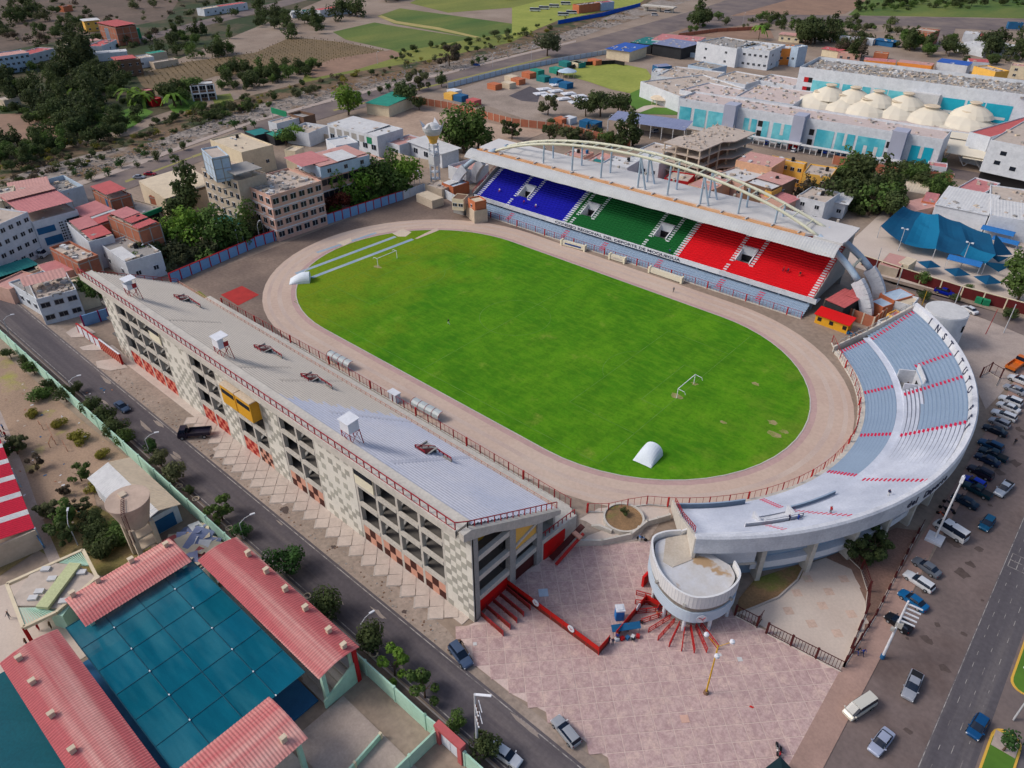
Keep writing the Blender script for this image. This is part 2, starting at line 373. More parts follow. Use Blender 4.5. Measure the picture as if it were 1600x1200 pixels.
pf('garden_bed',.09,m_gardensoil,(1148,960),(1155,935),(1180,905),(1215,893),(1262,878),(1250,905),(1215,935),(1180,950))
mb=MB()
pth=[g(*p) for p in ((1148,962),(1180,950),(1215,935),(1245,908),(1258,882))]
for a,b_ in zip(pth,pth[1:]): mb.bar((a[0],a[1],.2),(b_[0],b_[1],.2),.25,.4)
struct('garden_kerb',mb,m_kerb)
pf('garden_bed',.05,mat('reddish_soil',(146,112,98),(120,96,84),scale=.15,amt=1,fine=.2),(1290,872),(1400,825),(1440,830),(1420,870),(1350,1000),(1352,940),(1330,893))
pan=MB(); pan.box(-1.9,1.9,-1.9,1.9,0,.03); pnm=pan.mesh('paving_panel',[m_light]); pn2=MB(); pn2.box(-.7,.7,-.7,.7,0,.035); pnm2=pn2.mesh('paving_inlay',[mat('pink_inlay',(198,172,156))])
for i,(px,py) in enumerate(((1245,927),(1285,947),(1318,905),(1268,975),(1308,990),(1232,955),(1262,905),(1295,925),(1330,960))):
 c=g(px,py); q=link('paving_panel',pnm,yd,(c[0],c[1],.067),rz=ang); link('paving_inlay',pnm2,q,(0,0,.006))
m_stain=mat('dark_oil_stain',(78,66,62),(90,78,74),scale=1,amt=1); m_stainl=mat('dusty_patch',(140,128,120),(150,138,130),scale=1,amt=1)
st=random.Random(17)
for i in range(46):
 if i<26: x,y,m_=st.uniform(105.5,113.8),st.uniform(-60,40),m_stain
 elif i<38: x,y,m_=st.uniform(-50,90),st.uniform(-87.8,-81.8),m_stainl
 else: x,y,m_=st.uniform(-50,60),st.uniform(-80.8,-79.2),m_stain
 r=st.uniform(.3,1.3); P=[(x+r*st.uniform(.5,1.2)*math.cos(k*.63)*(2.2 if 26<=i<38 else 1),y+r*st.uniform(.5,1.2)*math.sin(k*.63)*(.4 if 26<=i<38 else 1)) for k in range(10)]
 flat('ground_stain',P,.0565+.0003*i,m_,kind='stuff')
rv=random.Random(11); mb=MB()
for k in range(2600):
 t=rv.random(); px=-20+1000*t;
 yy=[(0,318),(150,262),(300,208),(400,176),(500,152),(600,127),(700,104),(800,79),(900,52),(980,22)]
 for (x0,y0_),(x1,y1_) in zip(yy,yy[1:]):
  if x0<=px<=x1: base=y0_+(y1_-y0_)*(px-x0)/(x1-x0); break
 else: continue
 c=g(px+rv.uniform(-8,8),base+rv.gauss(0,7*(1-.5*t))); s_=rv.choice((.25,.3,.4,.6,.9))*(.7+.8*t)
 vs=[(c[0]+s_*rv.uniform(.6,1)*math.cos(a)*(1 if z_<.3 else .6),c[1]+s_*rv.uniform(.6,1)*math.sin(a)*(1 if z_<.3 else .6),z_*s_*.7) for z_ in (.0,1.0) for a in (0,1.6,3.1,4.7)]
 mb.add(vs,[(0,1,5,4),(1,2,6,5),(2,3,7,6),(3,0,4,7),(4,5,6,7)])
struct('river_stones',mb,mat('pale_river_stone',(164,156,150),(118,110,102),scale=.1,amt=1),kind='stuff')
mb=MB()
vq=[g(*p) for p in ((225,134),(337,119),(480,107),(605,80),(535,66),(455,58),(400,82),(290,97),(212,117))]
a0=Vector(g(330,125)[:2]); d1=(Vector(g(300,97)[:2])-a0).normalized(); d2=Vector((-d1.y,d1.x))
for i in range(-90,200):
 for j in range(-60,160):
  p=a0+d2*3.2*i+d1*5.0*j
  if inside(p,[(q[0],q[1]) for q in vq]):
   x,y=p.x+rv.uniform(-.3,.3),p.y; mb.bar((x,y,0),(x+rv.uniform(-.2,.2),y,1.5),.1)
   if rv.random()<.6: mb.cbox((x,y,1.1),(.5,.5,.4),rv.random()*3)
struct('vine_rows',mb,mat('dry_vine',(92,84,50),(120,100,66),scale=.5,amt=1),kind='stuff')
# -- colours of the stadium
m_conc=mat('concrete',(198,192,182),(172,166,158),scale=.35,amt=.6,fine=.1,fscale=2,bump=.1)
m_conc_d=mat('dark_concrete',(158,156,152),(128,126,124),scale=.4,fine=.12)
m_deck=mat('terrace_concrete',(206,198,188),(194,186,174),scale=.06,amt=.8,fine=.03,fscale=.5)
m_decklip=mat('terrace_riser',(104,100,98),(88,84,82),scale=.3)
m_deckblue=mat('terrace_bluish_paint',(206,206,214),(180,188,208),scale=.05,amt=1,fine=.06,thr=(.45,.62))
m_white=mat('white_paint',(214,216,222),(190,194,202),scale=.5,amt=.5,fine=.06)
m_white2=mat('aged_white_paint',(206,208,214),(168,172,182),scale=.35,amt=.7,fine=.1,c3=(150,154,165),s3=.12,thr3=(.6,.75))
m_cream=paint('cream_paint',(230,222,196))
m_red=paint('red_paint',(176,34,34),rough=.5)
m_rail=paint('red_rail_paint',(158,34,44),rough=.5)
m_redbright=paint('bright_red_paint',(205,16,16),rough=.5)
m_maroon=paint('maroon_paint',(74,24,24))
m_salmon=paint('salmon_paint',(208,152,130))
m_brown=paint('brown_paint',(70,28,22))
m_redtile=paint('red_tile_paint',(156,10,12))
m_redsalmon=paint('orange_salmon_paint',(208,120,98))
m_yellow=paint('yellow_paint',(216,158,40))
m_yellow2=paint('ochre_yellow_paint',(226,176,84))
m_tile=mat('light_wall_tile',(220,215,204),(208,203,192),scale=.5,fine=.06)
m_tileg=mat('grey_wall_tile',(172,168,156),(160,158,150),scale=.5,fine=.06,rand=.1)
m_bluegrey=mat('blue_grey_paint',(144,162,182),(134,153,174),scale=.12,amt=.8,fine=.05)
m_magenta=paint('magenta_step_paint',(206,20,70),rough=.5)
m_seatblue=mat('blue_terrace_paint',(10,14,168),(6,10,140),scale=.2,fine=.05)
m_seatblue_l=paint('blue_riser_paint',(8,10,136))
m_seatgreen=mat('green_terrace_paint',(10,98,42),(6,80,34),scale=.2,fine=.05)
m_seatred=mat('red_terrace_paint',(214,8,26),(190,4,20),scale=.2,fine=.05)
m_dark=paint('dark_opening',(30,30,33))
m_roof=mat('roof_concrete',(208,206,204),(192,190,190),scale=.08,amt=.8,fine=.05,c3=(184,182,182),s3=.05)
m_roofsheet=mat('corrugated_roof_sheet',(184,186,188),(164,164,166),scale=.3,fine=.06)
m_gutter=mat('rusty_gutter',(190,128,78),(206,164,126),scale=.25,amt=1,fine=.15)
m_archy=paint('pale_yellow_steel',(206,205,184))
m_archb=paint('pale_blue_steel',(160,178,196))
m_black=paint('black_paint',(26,26,30))
m_track=mat('running_track',(192,168,152),(180,156,142),scale=.05,amt=1,fine=.07,fscale=1.2,c3=(198,178,162),s3=.03)
m_trackp=mat('track_inner_lane',(182,152,146),(172,142,138),scale=.1,amt=1,fine=.08,fscale=1.2)
m_lane=mat('track_lane_band',(178,156,146),(196,178,164),scale=.08,amt=1,fine=.07)
m_steps=[m_conc]
m_glass=mat('dark_window_glass',(34,40,50),(24,28,36),rough=.25,fine=0)
# -- field and track
OC=(-32.0,39.5,-.4)
def oval(R,n=28,dx=0):
 P=[]
 for i in range(n+1):
  t=-PI/2+PI*i/n; P.append((OC[1]+dx+R*math.cos(t),OC[2]+R*math.sin(t)))
 for i in range(n+1):
  t=PI/2+PI*i/n; P.append((OC[0]-dx+(R+1.2)*math.cos(t),OC[2]+R*math.sin(t)))
 return P
def ring(mb,R0,R1,z,m=0,dx0=0,dx1=0):
 A=oval(R0,dx=dx0);B=oval(R1,dx=dx1);n=len(A)
 for i in range(n):
  j=(i+1)%n; mb.face([(A[i][0],A[i][1],z),(B[i][0],B[i][1],z),(B[j][0],B[j][1],z),(A[j][0],A[j][1],z)],m)
mb=MB(); ring(mb,35.7,44.4,.05)
struct('running_track',mb,m_track)
mb=MB(); ring(mb,35.75,37.0,.054,0); ring(mb,39.4,40.5,.054,1); ring(mb,42.3,43.2,.054,1)
struct('track_lane_bands',mb,[m_trackp,m_lane])
mb=MB(); ring(mb,35.5,35.72,.12,0); struct('track_kerb',mb,m_conc)
mg=bpy.data.materials.new('pitch_grass'); mg.use_nodes=True; N=mg.node_tree.nodes; L=mg.node_tree.links; b=N['Principled BSDF']
b.inputs['Roughness'].default_value=.95; b.inputs['Specular IOR Level'].default_value=.1
geo=N.new('ShaderNodeNewGeometry')
def nz(sc,det=6,st=None):
 t=N.new('ShaderNodeTexNoise'); t.inputs['Scale'].default_value=sc; t.inputs['Detail'].default_value=det; t.inputs['Roughness'].default_value=.65
 if st:
  v=N.new('ShaderNodeVectorMath'); v.operation='MULTIPLY'; v.inputs[1].default_value=st; L.new(geo.outputs['Position'],v.inputs[0]); L.new(v.outputs[0],t.inputs['Vector'])
 else: L.new(geo.outputs['Position'],t.inputs['Vector'])
 return t.outputs['Fac']
def ma(op,a,bb=None,c=None):
 x=N.new('ShaderNodeMath'); x.operation=op
 for i,v in enumerate((a,bb,c)):
  if v is None: continue
  if isinstance(v,(int,float)): x.inputs[i].default_value=v
  else: L.new(v,x.inputs[i])
 return x.outputs[0]
def mrg(f,a,bb,lo=0,hi=1):
 r=N.new('ShaderNodeMapRange'); r.inputs[1].default_value=a; r.inputs[2].default_value=bb; r.inputs[3].default_value=lo; r.inputs[4].default_value=hi; L.new(f,r.inputs[0]); return r.outputs[0]
def mx(f,a,bb):
 x=N.new('ShaderNodeMix'); x.data_type='RGBA'
 L.new(f,x.inputs[0])
 for k,v in ((6,a),(7,bb)):
  if isinstance(v,tuple): x.inputs[k].default_value=v
  else: L.new(v,x.inputs[k])
 return x.outputs[2]
sx=N.new('ShaderNodeSeparateXYZ'); L.new(geo.outputs['Position'],sx.inputs[0])
col=mx(mrg(nz(.06),.38,.62),rgb((64,124,18)),rgb((92,146,24)))
col=mx(mrg(nz(.25,6,(1,.35,1)),.42,.68,0,.6),col,rgb((50,100,16)))
yl=ma('ADD',ma('MULTIPLY',ma('ADD',sx.outputs[0],18),-.022),ma('ADD',ma('MULTIPLY',nz(.07),2.4),-1.25))
yl=ma('ADD',yl,ma('MULTIPLY',ma('ADD',sx.outputs[1],5),-.006))
col=mx(mrg(yl,.0,.75,0,.8),col,rgb((126,138,30)))
col=mx(mrg(nz(.12,7),.60,.74,0,.55),col,rgb((150,152,70)))
yr=ma('ADD',ma('MULTIPLY',ma('ADD',sx.outputs[0],-54),.03),ma('ADD',ma('MULTIPLY',nz(.11),2.2),-1.35))
col=mx(mrg(yr,.0,.5,0,.45),col,rgb((132,146,52)))
col=mx(mrg(nz(1.6,4),.35,.7,0,.5),col,rgb((56,96,14)))
col=mx(mrg(nz(.5,6,(.5,1.4,1)),.46,.62,0,.35),col,rgb((104,148,30)))
L.new(col,b.inputs['Base Color'])
mb=MB(); P=oval(35.55); mb.face([(x,y,.06) for x,y in P]); struct('pitch',mb,mg)
m_line=mat('faded_line_marking',(96,136,50),(72,118,26),scale=.3,amt=1,fine=.2,thr=(.4,.6))
mb=MB()
def gl(x0,y0,x1,y1,w=.14):
 d=Vector((x1-x0,y1-y0,0)).normalized(); n=Vector((-d.y,d.x,0))*w/2
 mb.face([(x0-n.x,y0-n.y,.065),(x1-n.x,y1-n.y,.065),(x1+n.x,y1+n.y,.065),(x0+n.x,y0+n.y,.065)])
HL,HW=49.7,32.5
for s in (-1,1):
 gl(s*HL,-HW,s*HL,HW); gl(-HL,s*HW,HL,s*HW)
 gl(s*(HL-16.5),-20.1,s*(HL-16.5),20.1); gl(s*HL,20.1,s*(HL-16.5),20.1); gl(s*HL,-20.1,s*(HL-16.5),-20.1)
 gl(s*(HL-5.5),-9.1,s*(HL-5.5),9.1); gl(s*HL,9.1,s*(HL-5.5),9.1); gl(s*HL,-9.1,s*(HL-5.5),-9.1)
 for i in range(10):
  a0=PI+(-.92+1.84*i/10); a1=PI+(-.92+1.84*(i+1)/10)
  gl(s*(HL-11+9.15*math.cos(a0)),9.15*math.sin(a0),s*(HL-11+9.15*math.cos(a1)),9.15*math.sin(a1))
gl(0,-HW,0,HW)
for i in range(36): gl(9.15*math.cos(i*PI/18),9.15*math.sin(i*PI/18),9.15*math.cos((i+1)*PI/18),9.15*math.sin((i+1)*PI/18))
struct('pitch_line_marking',mb,m_line)
m_runup=mat('blue_grey_runup',(132,156,178),(160,172,180),scale=.2,amt=1,fine=.1)
def strip(a,bq,w,z,m,name):
 a=Vector(g(*a)); q=Vector(g(*bq)); d=(q-a).normalized(); n=Vector((-d.y,d.x,0))*w/2
 flat(name,[tuple(a-n),tuple(q-n),tuple(q+n),tuple(a+n)],z,m)
strip((462,428),(618,370),1.3,.075,m_runup,'jump_runway'); strip((487,434),(645,374),1.3,.075,m_runup,'jump_runway')
strip((495,395),(588,364),1.2,.075,m_runup,'jump_runway')
m_sand=mat('sand',(206,190,170),(190,170,150),scale=.3)
flat('sand_pit',gs((613,365),(629,358),(643,363),(634,370),(622,370)),.08,m_sand)
flat('sand_pit',gs((648,373),(682,356),(686,360),(652,373.5)),.08,m_track)
flat('sand_pit',gs((525,380),(548,372),(550,378),(538,384)),.082,m_sand)
m_bare=mat('bare_soil_patch',(150,138,96),(120,130,60),scale=.4,amt=1,fine=.2,thr=(.42,.58))
for i,(px,py,r) in enumerate([(1057,619,1.6),(1085,600,1.0),(590,417,1.5),(1207,660,1.3),(1212,680,1.8),(1225,675,1.0),(1130,660,.8),(1180,600,1.2),(1010,712,2.0)]):
 c=g(px,py); pl=[]
 rr=random.Random(i)
 for k in range(14):
  t=2*PI*k/14; q=r*rr.uniform(.55,1.1); pl.append((c[0]+q*math.cos(t),c[1]+q*math.sin(t)*.7))
 flat('bare_patch',pl,.068+.0002*i,m_bare,kind='stuff')
m_post=paint('white_steel',(225,226,230),rough=.4)
for s,lab in ((1,'white football goal frame without net at the near end beside the curved stand'),(-1,'white football goal frame without net at the far end near the jump runways')):
 t=thing('football_goal',lab,'goal',(s*HL,0,.06),group='goals on the pitch')
 for y in (-3.66,3.66):
  mb=MB(); mb.bar((0,y,0),(0,y,2.44),.13); part('post',mb,m_post,t,world=False)
  mb=MB(); mb.bar((0,y,2.44),(s*1.6,y,2.3),.09); mb.bar((s*1.6,y,2.3),(s*1.9,y,1.7),.07); part('stay',mb,m_post,t,world=False)
 mb=MB(); mb.bar((0,-3.72,2.44),(0,3.72,2.44),.13); part('crossbar',mb,m_post,t,world=False)
m_tarp=mat('white_tarp_cover',(214,222,228),(196,206,216),scale=.4,fine=.04)
def barrel(px,py,L_,R_,rot,lab):
 c=g(px,py); t=thing('pit_cover',lab,'cover',(c[0],c[1],.06),rot,group='white curved covers on the pitch')
 mb=MB(); n=12; m_=8
 def pt(i,j):
  a=PI*i/n; f=(j/m_); h=.12+(R_*1.15-.12)*math.sin(PI/2*min(1,f*1.25))**.9
  return (-R_*math.cos(a),-L_/2+L_*f,h*math.sin(a)**.8+.01)
 for j in range(m_):
  for i in range(n): mb.face([pt(i,j),pt(i+1,j),pt(i+1,j+1),pt(i,j+1)])
 part('sheet',mb,[m_tarp],t,world=False,smooth=True)
 mb=MB(); mb.face([pt(i,m_) for i in range(n+1)]); part('end_panel',mb,[m_tarp],t,world=False)
barrel(1012,716,4.8,2.0,math.radians(4),'white curved mat cover lying on the grass near the bottom bend of the track')
barrel(469,439,5.6,2.1,math.radians(-40),'white curved mat cover at the far left corner of the pitch beside the blue runway')
# -- perimeter fence of the track
def fence_run(name,lab,path,h=2.2,step=3.6,thick=4,group=None,cat='fence',fine=1.2):
 P=[Vector(p) for p in path]; L=[0]
 for a,bq in zip(P,P[1:]): L.append(L[-1]+(bq-a).length)
 def at(s):
  for i in range(len(P)-1):
   if s<=L[i+1]+1e-6: return P[i].lerp(P[i+1],(s-L[i])/max(1e-6,L[i+1]-L[i]))
  return P[-1]
 t=thing(name,lab,cat,tuple(P[0]),group=group)
 n=max(1,int(L[-1]/step))
 post=MB(); post.bar((0,0,0),(0,0,h),.16); pm=post.mesh('post',[m_rail])
 post=MB(); post.bar((0,0,0),(0,0,h),.34,.26); pb=post.mesh('post',[m_red])
 for i in range(n+1):
  p=at(L[-1]*i/n)-P[0]; link('post',pb if i%thick==0 else pm,t,tuple(p))
 mb=MB()
 for i in range(n):
  a,bq=at(L[-1]*i/n),at(L[-1]*(i+1)/n)
  mb.bar(a+Vector((0,0,h*.98)),bq+Vector((0,0,h*.98)),.06); mb.bar(a+Vector((0,0,.12)),bq+Vector((0,0,.12)),.06)
  k=max(1,int((bq-a).length/fine))
  for j in range(1,k):
   q=a.lerp(bq,j/k); mb.bar(q,q+Vector((0,0,h*.98)),.05)
 part('mesh_bars',mb,m_rail,t,kind='stuff')
 mb=MB()
 for i in range(n):
  a,bq=at(L[-1]*i/n),at(L[-1]*(i+1)/n); mb.bar(a+Vector((0,0,.05)),bq+Vector((0,0,.05)),.25,.3)
 part('kerb_wall',mb,m_conc,t)
 return t
EC=(38,2.3)
def pe(R,deg,z): a=math.radians(deg); return (EC[0]+R*math.cos(a),EC[1]+R*math.sin(a),z)
fence_run('track_fence','red post fence between the running track and the long plain grandstand',[(-62,-46.2,.1),(-20,-45.2,.1),(20,-45.4,.1),(53,-45.6,.1)])
fence_run('track_fence','red post fence curving around the bend in front of the white and blue curved stand',[(56,-44.6,.1),(58.5,-42.5,.1)]+[pe(45.7,a,.1) for a in range(-58,50,6)]+[(66,41,.1)])
# -- long plain grandstand (left)
def gx(y): return -63.0-((y+74.5)/21.5)*2.4
ls=thing('concrete_grandstand','long uncovered concrete grandstand with chequered tile facade facing the street','grandstand',(0,-62,0))
YF,ZT=-74.5,19.6
Y1,Z1=-54.4,8.2
NR=27
SLP=(ZT-.4-Z1)/(Y1-YF-1)
def dz(y): return ZT-.4-SLP*(y-(YF+1))
def dk(px,py):
 """a point of the photograph on the sloping terrace"""
 lo,hi=0.,21.
 for _ in range(40):
  z=(lo+hi)/2; p=g(px,py,z)
  if z>dz(p[1]): hi=z
  else: lo=z
 return p
mb=MB()
m_nose=mat('terrace_nosing',(178,170,160),(164,156,148),scale=.3)
m_noseb=mat('terrace_nosing_blue',(176,178,190),(160,164,180),scale=.3)
for i in range(NR):
 y0=YF+1.0+(Y1-YF-1)*i/NR; y1=YF+1.0+(Y1-YF-1)*(i+1)/NR; z0=dz(y0); z1=dz(y1); ym=y0+(y1-y0)*.66
 xm=9.5+(i/NR)*9+ (1.5 if i%3 else 0)
 for xa,xb,m,mn in ((gx(y0),xm,0,4),(xm,56.2,2,5)):
  mb.face([(xa,y0,z0),(xb,y0,z0),(xb,ym,z0),(xa,ym,z0)],m)
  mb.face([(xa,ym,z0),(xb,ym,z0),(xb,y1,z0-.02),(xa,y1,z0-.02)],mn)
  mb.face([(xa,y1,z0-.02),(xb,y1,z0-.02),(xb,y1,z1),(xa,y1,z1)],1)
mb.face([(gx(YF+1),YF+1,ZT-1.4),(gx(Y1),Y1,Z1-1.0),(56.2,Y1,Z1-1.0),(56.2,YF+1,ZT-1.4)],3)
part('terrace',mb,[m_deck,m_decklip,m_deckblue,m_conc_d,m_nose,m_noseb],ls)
mb=MB(); mb.box(gx(Y1)+.5,56.2,Y1-.4,Y1+.1,1.2,Z1+.1); part('front_wall',mb,[m_conc],ls)
stp=MB(); stp.box(-.5,.5,-.16,.16,0,.1); sm=stp.mesh('aisle_step',[m_nose]); sm2=stp.mesh('aisle_step',[m_noseb])
for (pa,pb_) in (((512,645),(652,662)),((610,724),(742,715)),((435,595),(530,596)),((340,575),(450,575)),((250,500),(345,505))):
 A=Vector(dk(*pa)); B=Vector(dk(*pb_))
 for i in range(NR):
  y0=YF+1.0+(Y1-YF-1)*i/NR
  if min(A.y,B.y)<=y0<=max(A.y,B.y):
   x=A.x+(B.x-A.x)*(y0-A.y)/(B.y-A.y); link('aisle_step',sm2 if x>12 else sm,ls,(x,y0+.25+62,dz(y0)))
mb=MB(); mb.prism([(gx(-46)-1,-46.6),(54,-46.6),(57,-50),(56.2,Y1),(gx(Y1)-1,Y1)],0,1.3); part('lower_walkway',mb,[m_conc],ls)
mb=MB(); rails(mb,[(gx(Y1)+.3,Y1,Z1),(56.2,Y1,Z1)],h=1.0,step=1.5,w=.08); part('railing',mb,m_salmon,ls)
mb=MB(); rails(mb,[(-63.5,-76.0,ZT),(55.6,-76.0,ZT)],h=1.5,step=1.75,w=.13,mid=False); mb.bar((-63.5,-76,ZT+.1),(55.6,-76,ZT+.1),.1); part('railing',mb,m_rail,ls)
mb=MB(); rails(mb,[(55.6,-76,ZT),(56.5,-74.5,ZT-.3),(56.5,Y1,Z1+.3)],h=1.5,step=1.55,w=.12,mid=False); part('railing',mb,m_rail,ls)
mb=MB(); rails(mb,[(-63.5,-76,ZT),(gx(Y1)-.1,Y1,Z1+.3)],h=1.2,step=2.2,w=.12); part('railing',mb,m_rail,ls)
mb=MB(); mb.prism([(gx(-75)-.35,-75),(gx(Y1)-.35,Y1),(gx(Y1)+.1,Y1),(gx(-75)+.1,-75)],[ZT-1.4,Z1-1,Z1-1,ZT-1.4],[ZT+.1,Z1+.4,Z1+.4,ZT+.1]); part('end_kerb',mb,[m_conc_d],ls)
for k,(pa,pb_) in enumerate((((273,466),(313,483)),((398,545),(440,562)),((471,590),(518,610)),((649,702),(704,724)))):
 A=Vector(dk(*pa)); B=Vector(dk(*pb_)); x0=A.x; x1=B.x; y0=A.y; y1=B.y+.2
 za,zb=dz(y0),dz(y1)
 mb=MB()
 mb.box(x0-.1,x0+.1,y0,y1,zb-.3,za+.3); mb.box(x0-.1,x0+2.2,y1-.1,y1+.1,zb-.4,zb+1.0); mb.box(x1-1.9,x1+.1,y1-.1,y1+.1,zb-.4,zb+.75)
 v=part('stair_opening',mb,[m_conc_d],ls)
 mb=MB(); rails(mb,[(x0+2.0,y1,zb+1.0),(x0,y0,za+.3)],h=.7,step=1.2,w=.11); rails(mb,[(x0,y0,za+.3),(x0+2.4,y0,za+.3)],h=.6,step=1.2,w=.11); rails(mb,[(x0+2.0,y1,zb+.9),(x1-1.9,y1,zb+.75),(x1,y1,zb+.75)],h=.55,step=1.0,w=.11)
 link('railing',mb.mesh('railing',[m_rail],off=(0,-62,0)),v)
 mb=MB(); mb.box(x0+.2,x0+2.6,y0+.1,y1-.1,za-.0,za+.04); link('well',mb.mesh('well',[m_conc_d],off=(0,-62,0)),v)
 mb=MB(); mb.prism([(x0+.3,y0+.2),(x0+2.4,y0+.2),(x0+2.2,y1-.3)],za+.045,za+.06); link('shaft',mb.mesh('shaft',[m_maroon],off=(0,-62,0)),v)
mb=MB(); mb.box(-63.5,55.8,-76.1,YF+1.2,ZT-.9,ZT); mb.box(-63.5,55.8,-76.25,-75.95,ZT-1.3,ZT+.12); part('parapet',mb,[m_conc],ls)
bays=[-52.5,-47.2,-42.0,-36.8,-31.5]; bayB=[-20.7,-15.6,-10.6]; bayY=[-5.3,0,4.8]; bayC=[10.2,15.3,20.5]; bayD=[31.2,36.2,41.2,46.2,51.3]
allb=[bays,bayB,bayY,bayC,bayD]
LV=[4.0,8.3,12.5,16.5]
mb=MB()
for z in LV: mb.prism([(gx(-73)+1,YF+.35),(56,YF+.35),(56,min(-57,YF+(ZT-1.6-z)/SLP)),(gx(-60),min(-57,YF+(ZT-1.6-z)/SLP))],z-.35,z-.05)
part('floor_slabs',mb,[paint('shade_toned_floor_concrete',(108,104,100))],ls)  # interior shade painted into the slab colour
mb=MB(); mb.box(-62,55.5,-66.5,-66.2,0,12.2); part('inner_wall',mb,[paint('shaded_inner_wall',(70,67,66))],ls)  # wall colour carries the same painted-in shade
colm=MB(); colm.box(-.26,.26,0,.8,0,18.6); cm=colm.mesh('column',[m_conc])
for bb in allb:
 for x in bb: link('column',cm,ls,(x,YF-.05+62,0))
 for i in range(len(bb)-1):
  for z in LV:
   if bb is bayY and z>12.2: continue
   m_=MB(); m_.box(bb[i]+.28,bb[i+1]-.28,YF-.12,YF+.3,z-.32,z+.5); part('spandrel_beam',m_,[m_conc],ls)
  m_=MB(); xm=bb[i+1]-.6
  for z in LV[:3]: m_.bar((xm,YF+.8,z-.2),(xm-1,-67,z+3.2),.5,.35)
  part('stair_beam',m_,[m_conc_d],ls)
mb=MB(); mb.box(-58.2,57.1,YF-.1,YF+.5,17.9,18.75); part('top_beam',mb,[m_conc],ls)
tl=MB(); tl.box(-.5,.5,-.03,.02,-.5,.5); tgm=tl.mesh('tile',[m_tileg])
rt=random.Random(3); nt_=0; rest=MB()
for xa,xb in ((-58.2,-52.8),(-31.2,-21.0),(-10.3,-5.6),(5.1,9.9),(20.8,30.9),(51.6,57.1)):
 mb=MB(); mb.box(xa,xb,YF-.1,YF+.3,0,17.9); pn=part('tile_panel',mb,[m_tile],ls)
 nx=round((xb-xa)/1.08); wx=(xb-xa)/nx; nz_=15; hz=17.6/nz_
 for i in range(nx):
  for j in range(nz_):
   if (i+j)%2==0 and rt.random()<.72:
    x=xa+wx*(i+.5); z=.15+hz*(j+.5)
    if nt_<300: link('tile',tgm,ls,(x,YF-.1+62,z),scale=(wx,1,hz)); nt_+=1
    else: rest.box(x-wx/2,x+wx/2,YF-.13,YF-.1,z-hz/2,z+hz/2)
if rest.v: part('tile_field',rest,[m_tileg],ls,kind='stuff')
pcs={}
for nm,mm in (('r',m_redtile),('s',m_redsalmon),('b',m_brown),('p',m_salmon)):
 q=MB(); q.box(-.5,.5,-.04,.1,-.5,.5); pcs[nm]=q.mesh('painted_panel',[mm])
for bb in allb:
 for i in range(len(bb)-1):
  xa,xb=bb[i]+.28,bb[i+1]-.28
  redd=bb[i]<-1
  nx=3 if bb[i]>5 else 4; nzp=2 if bb[i]>5 else 3
  for a in range(nx):
   for c in range(nzp):
    wx=(xb-xa)/nx; hz=3.4/nzp
    k=('r','s') if redd else ('b','p')
    link('painted_panel',pcs[k[(a+c)%2]],ls,(xa+wx*(a+.5),YF+62,.03+hz*(c+.5)),scale=(wx,1,hz))
for xa,xb,z0 in ((31.5,36.0,13.1),(-36.5,-31.8,13.1)):
 mb=MB(); mb.box(xa,xb,YF-.35,YF+.3,z0,17.4); p_=part('cream_block',mb,[m_cream],ls)
 mb=MB(); mb.box(xa+.1,xb,YF-.45,YF-.34,15.2,16.4); o=link('slot_window',mb.mesh('slot_window',[m_glass],off=(0,-62,0)),p_)
mb=MB(); mb.box(-5.2,4.9,YF-.3,YF+.3,12.4,17.85); part('cream_block',mb,[m_cream],ls)
for xa,xb in ((-5.0,-.25),(.1,4.9)):
 mb=MB(); mb.box(xa,xb,-76.6,YF-.3,12.5,16.6,0); mb.box(xa-.06,xb+.06,-76.66,YF-.3,16.6,16.75,1); p_=part('yellow_box',mb,[m_yellow,m_sand],ls)
 mb=MB(); mb.box(xa+.4,xb-.3,-76.66,-76.55,15.0,15.9); link('slot_window',mb.mesh('slot_window',[m_glass],off=(0,-62,0)),p_)
mb=MB(); mb.box(55.7,57.1,YF+.05,YF+1.25,0,18.7); part('column',mb,[m_conc_d],ls)
for y in (-66.4,-59.9):
 mb=MB(); mb.box(56.1,57.05,y,y+1.3,0,dz(y+1.3)-.6); part('column',mb,[m_conc_d],ls)
mb=MB()
S_=[(-76,ZT-1.2),(-70,dz(-70)-1.5),(-66.4,dz(-66.4)-1.7),(-59.5,dz(-59.5)-1.6),(-54.2,Z1-.6),(-54.2,Z1+.3),(-74.5,ZT+.02),(-76,ZT+.12)]
n=len(S_); A=[(57.2,y,z) for y,z in S_]; B=[(56.21,y,z) for y,z in S_]
mb.face(A); mb.face(B[::-1])
for i in range(n): j=(i+1)%n; mb.face([A[i],B[i],B[j],A[j]])
part('edge_beam',mb,[m_conc],ls)
for z,y2 in ((12.5,-66.4),(8.3,-66.4),(4.0,-66.4)):
 mb=MB(); mb.box(56.2,56.95,YF+1.25,y2,z-.5,z+.5); part('floor_beam',mb,[m_conc],ls)
for z in (7.0,3.9):
 mb=MB(); mb.box(56.2,56.95,-65.1,-59.9,z-.5,z+.5); part('floor_beam',mb,[m_conc],ls)
mb=MB(); mb.prism([(56.45,-65.1),(56.75,-65.1),(56.75,-59.9),(56.45,-59.9)],7.5,[13.2,13.2,10.0,10.0]); part('yellow_panel',mb,[m_yellow2],ls)
mb=MB(); mb.bar((56.85,-65.1,8.6),(56.85,-59.9,11.4-1.6),.35,.4); part('panel_rib',mb,[m_conc],ls)
for cx_,cy_,z0_,z1_,r_ in ((52.5,-70,12.6,14.6,2.2),(50,-66,8.6,10.8,3.6)):
 mb=MB(); mb.cyl(cx_,cy_,z0_,z1_,r_,r_,24); part('yellow_drum',mb,[m_yellow],ls)
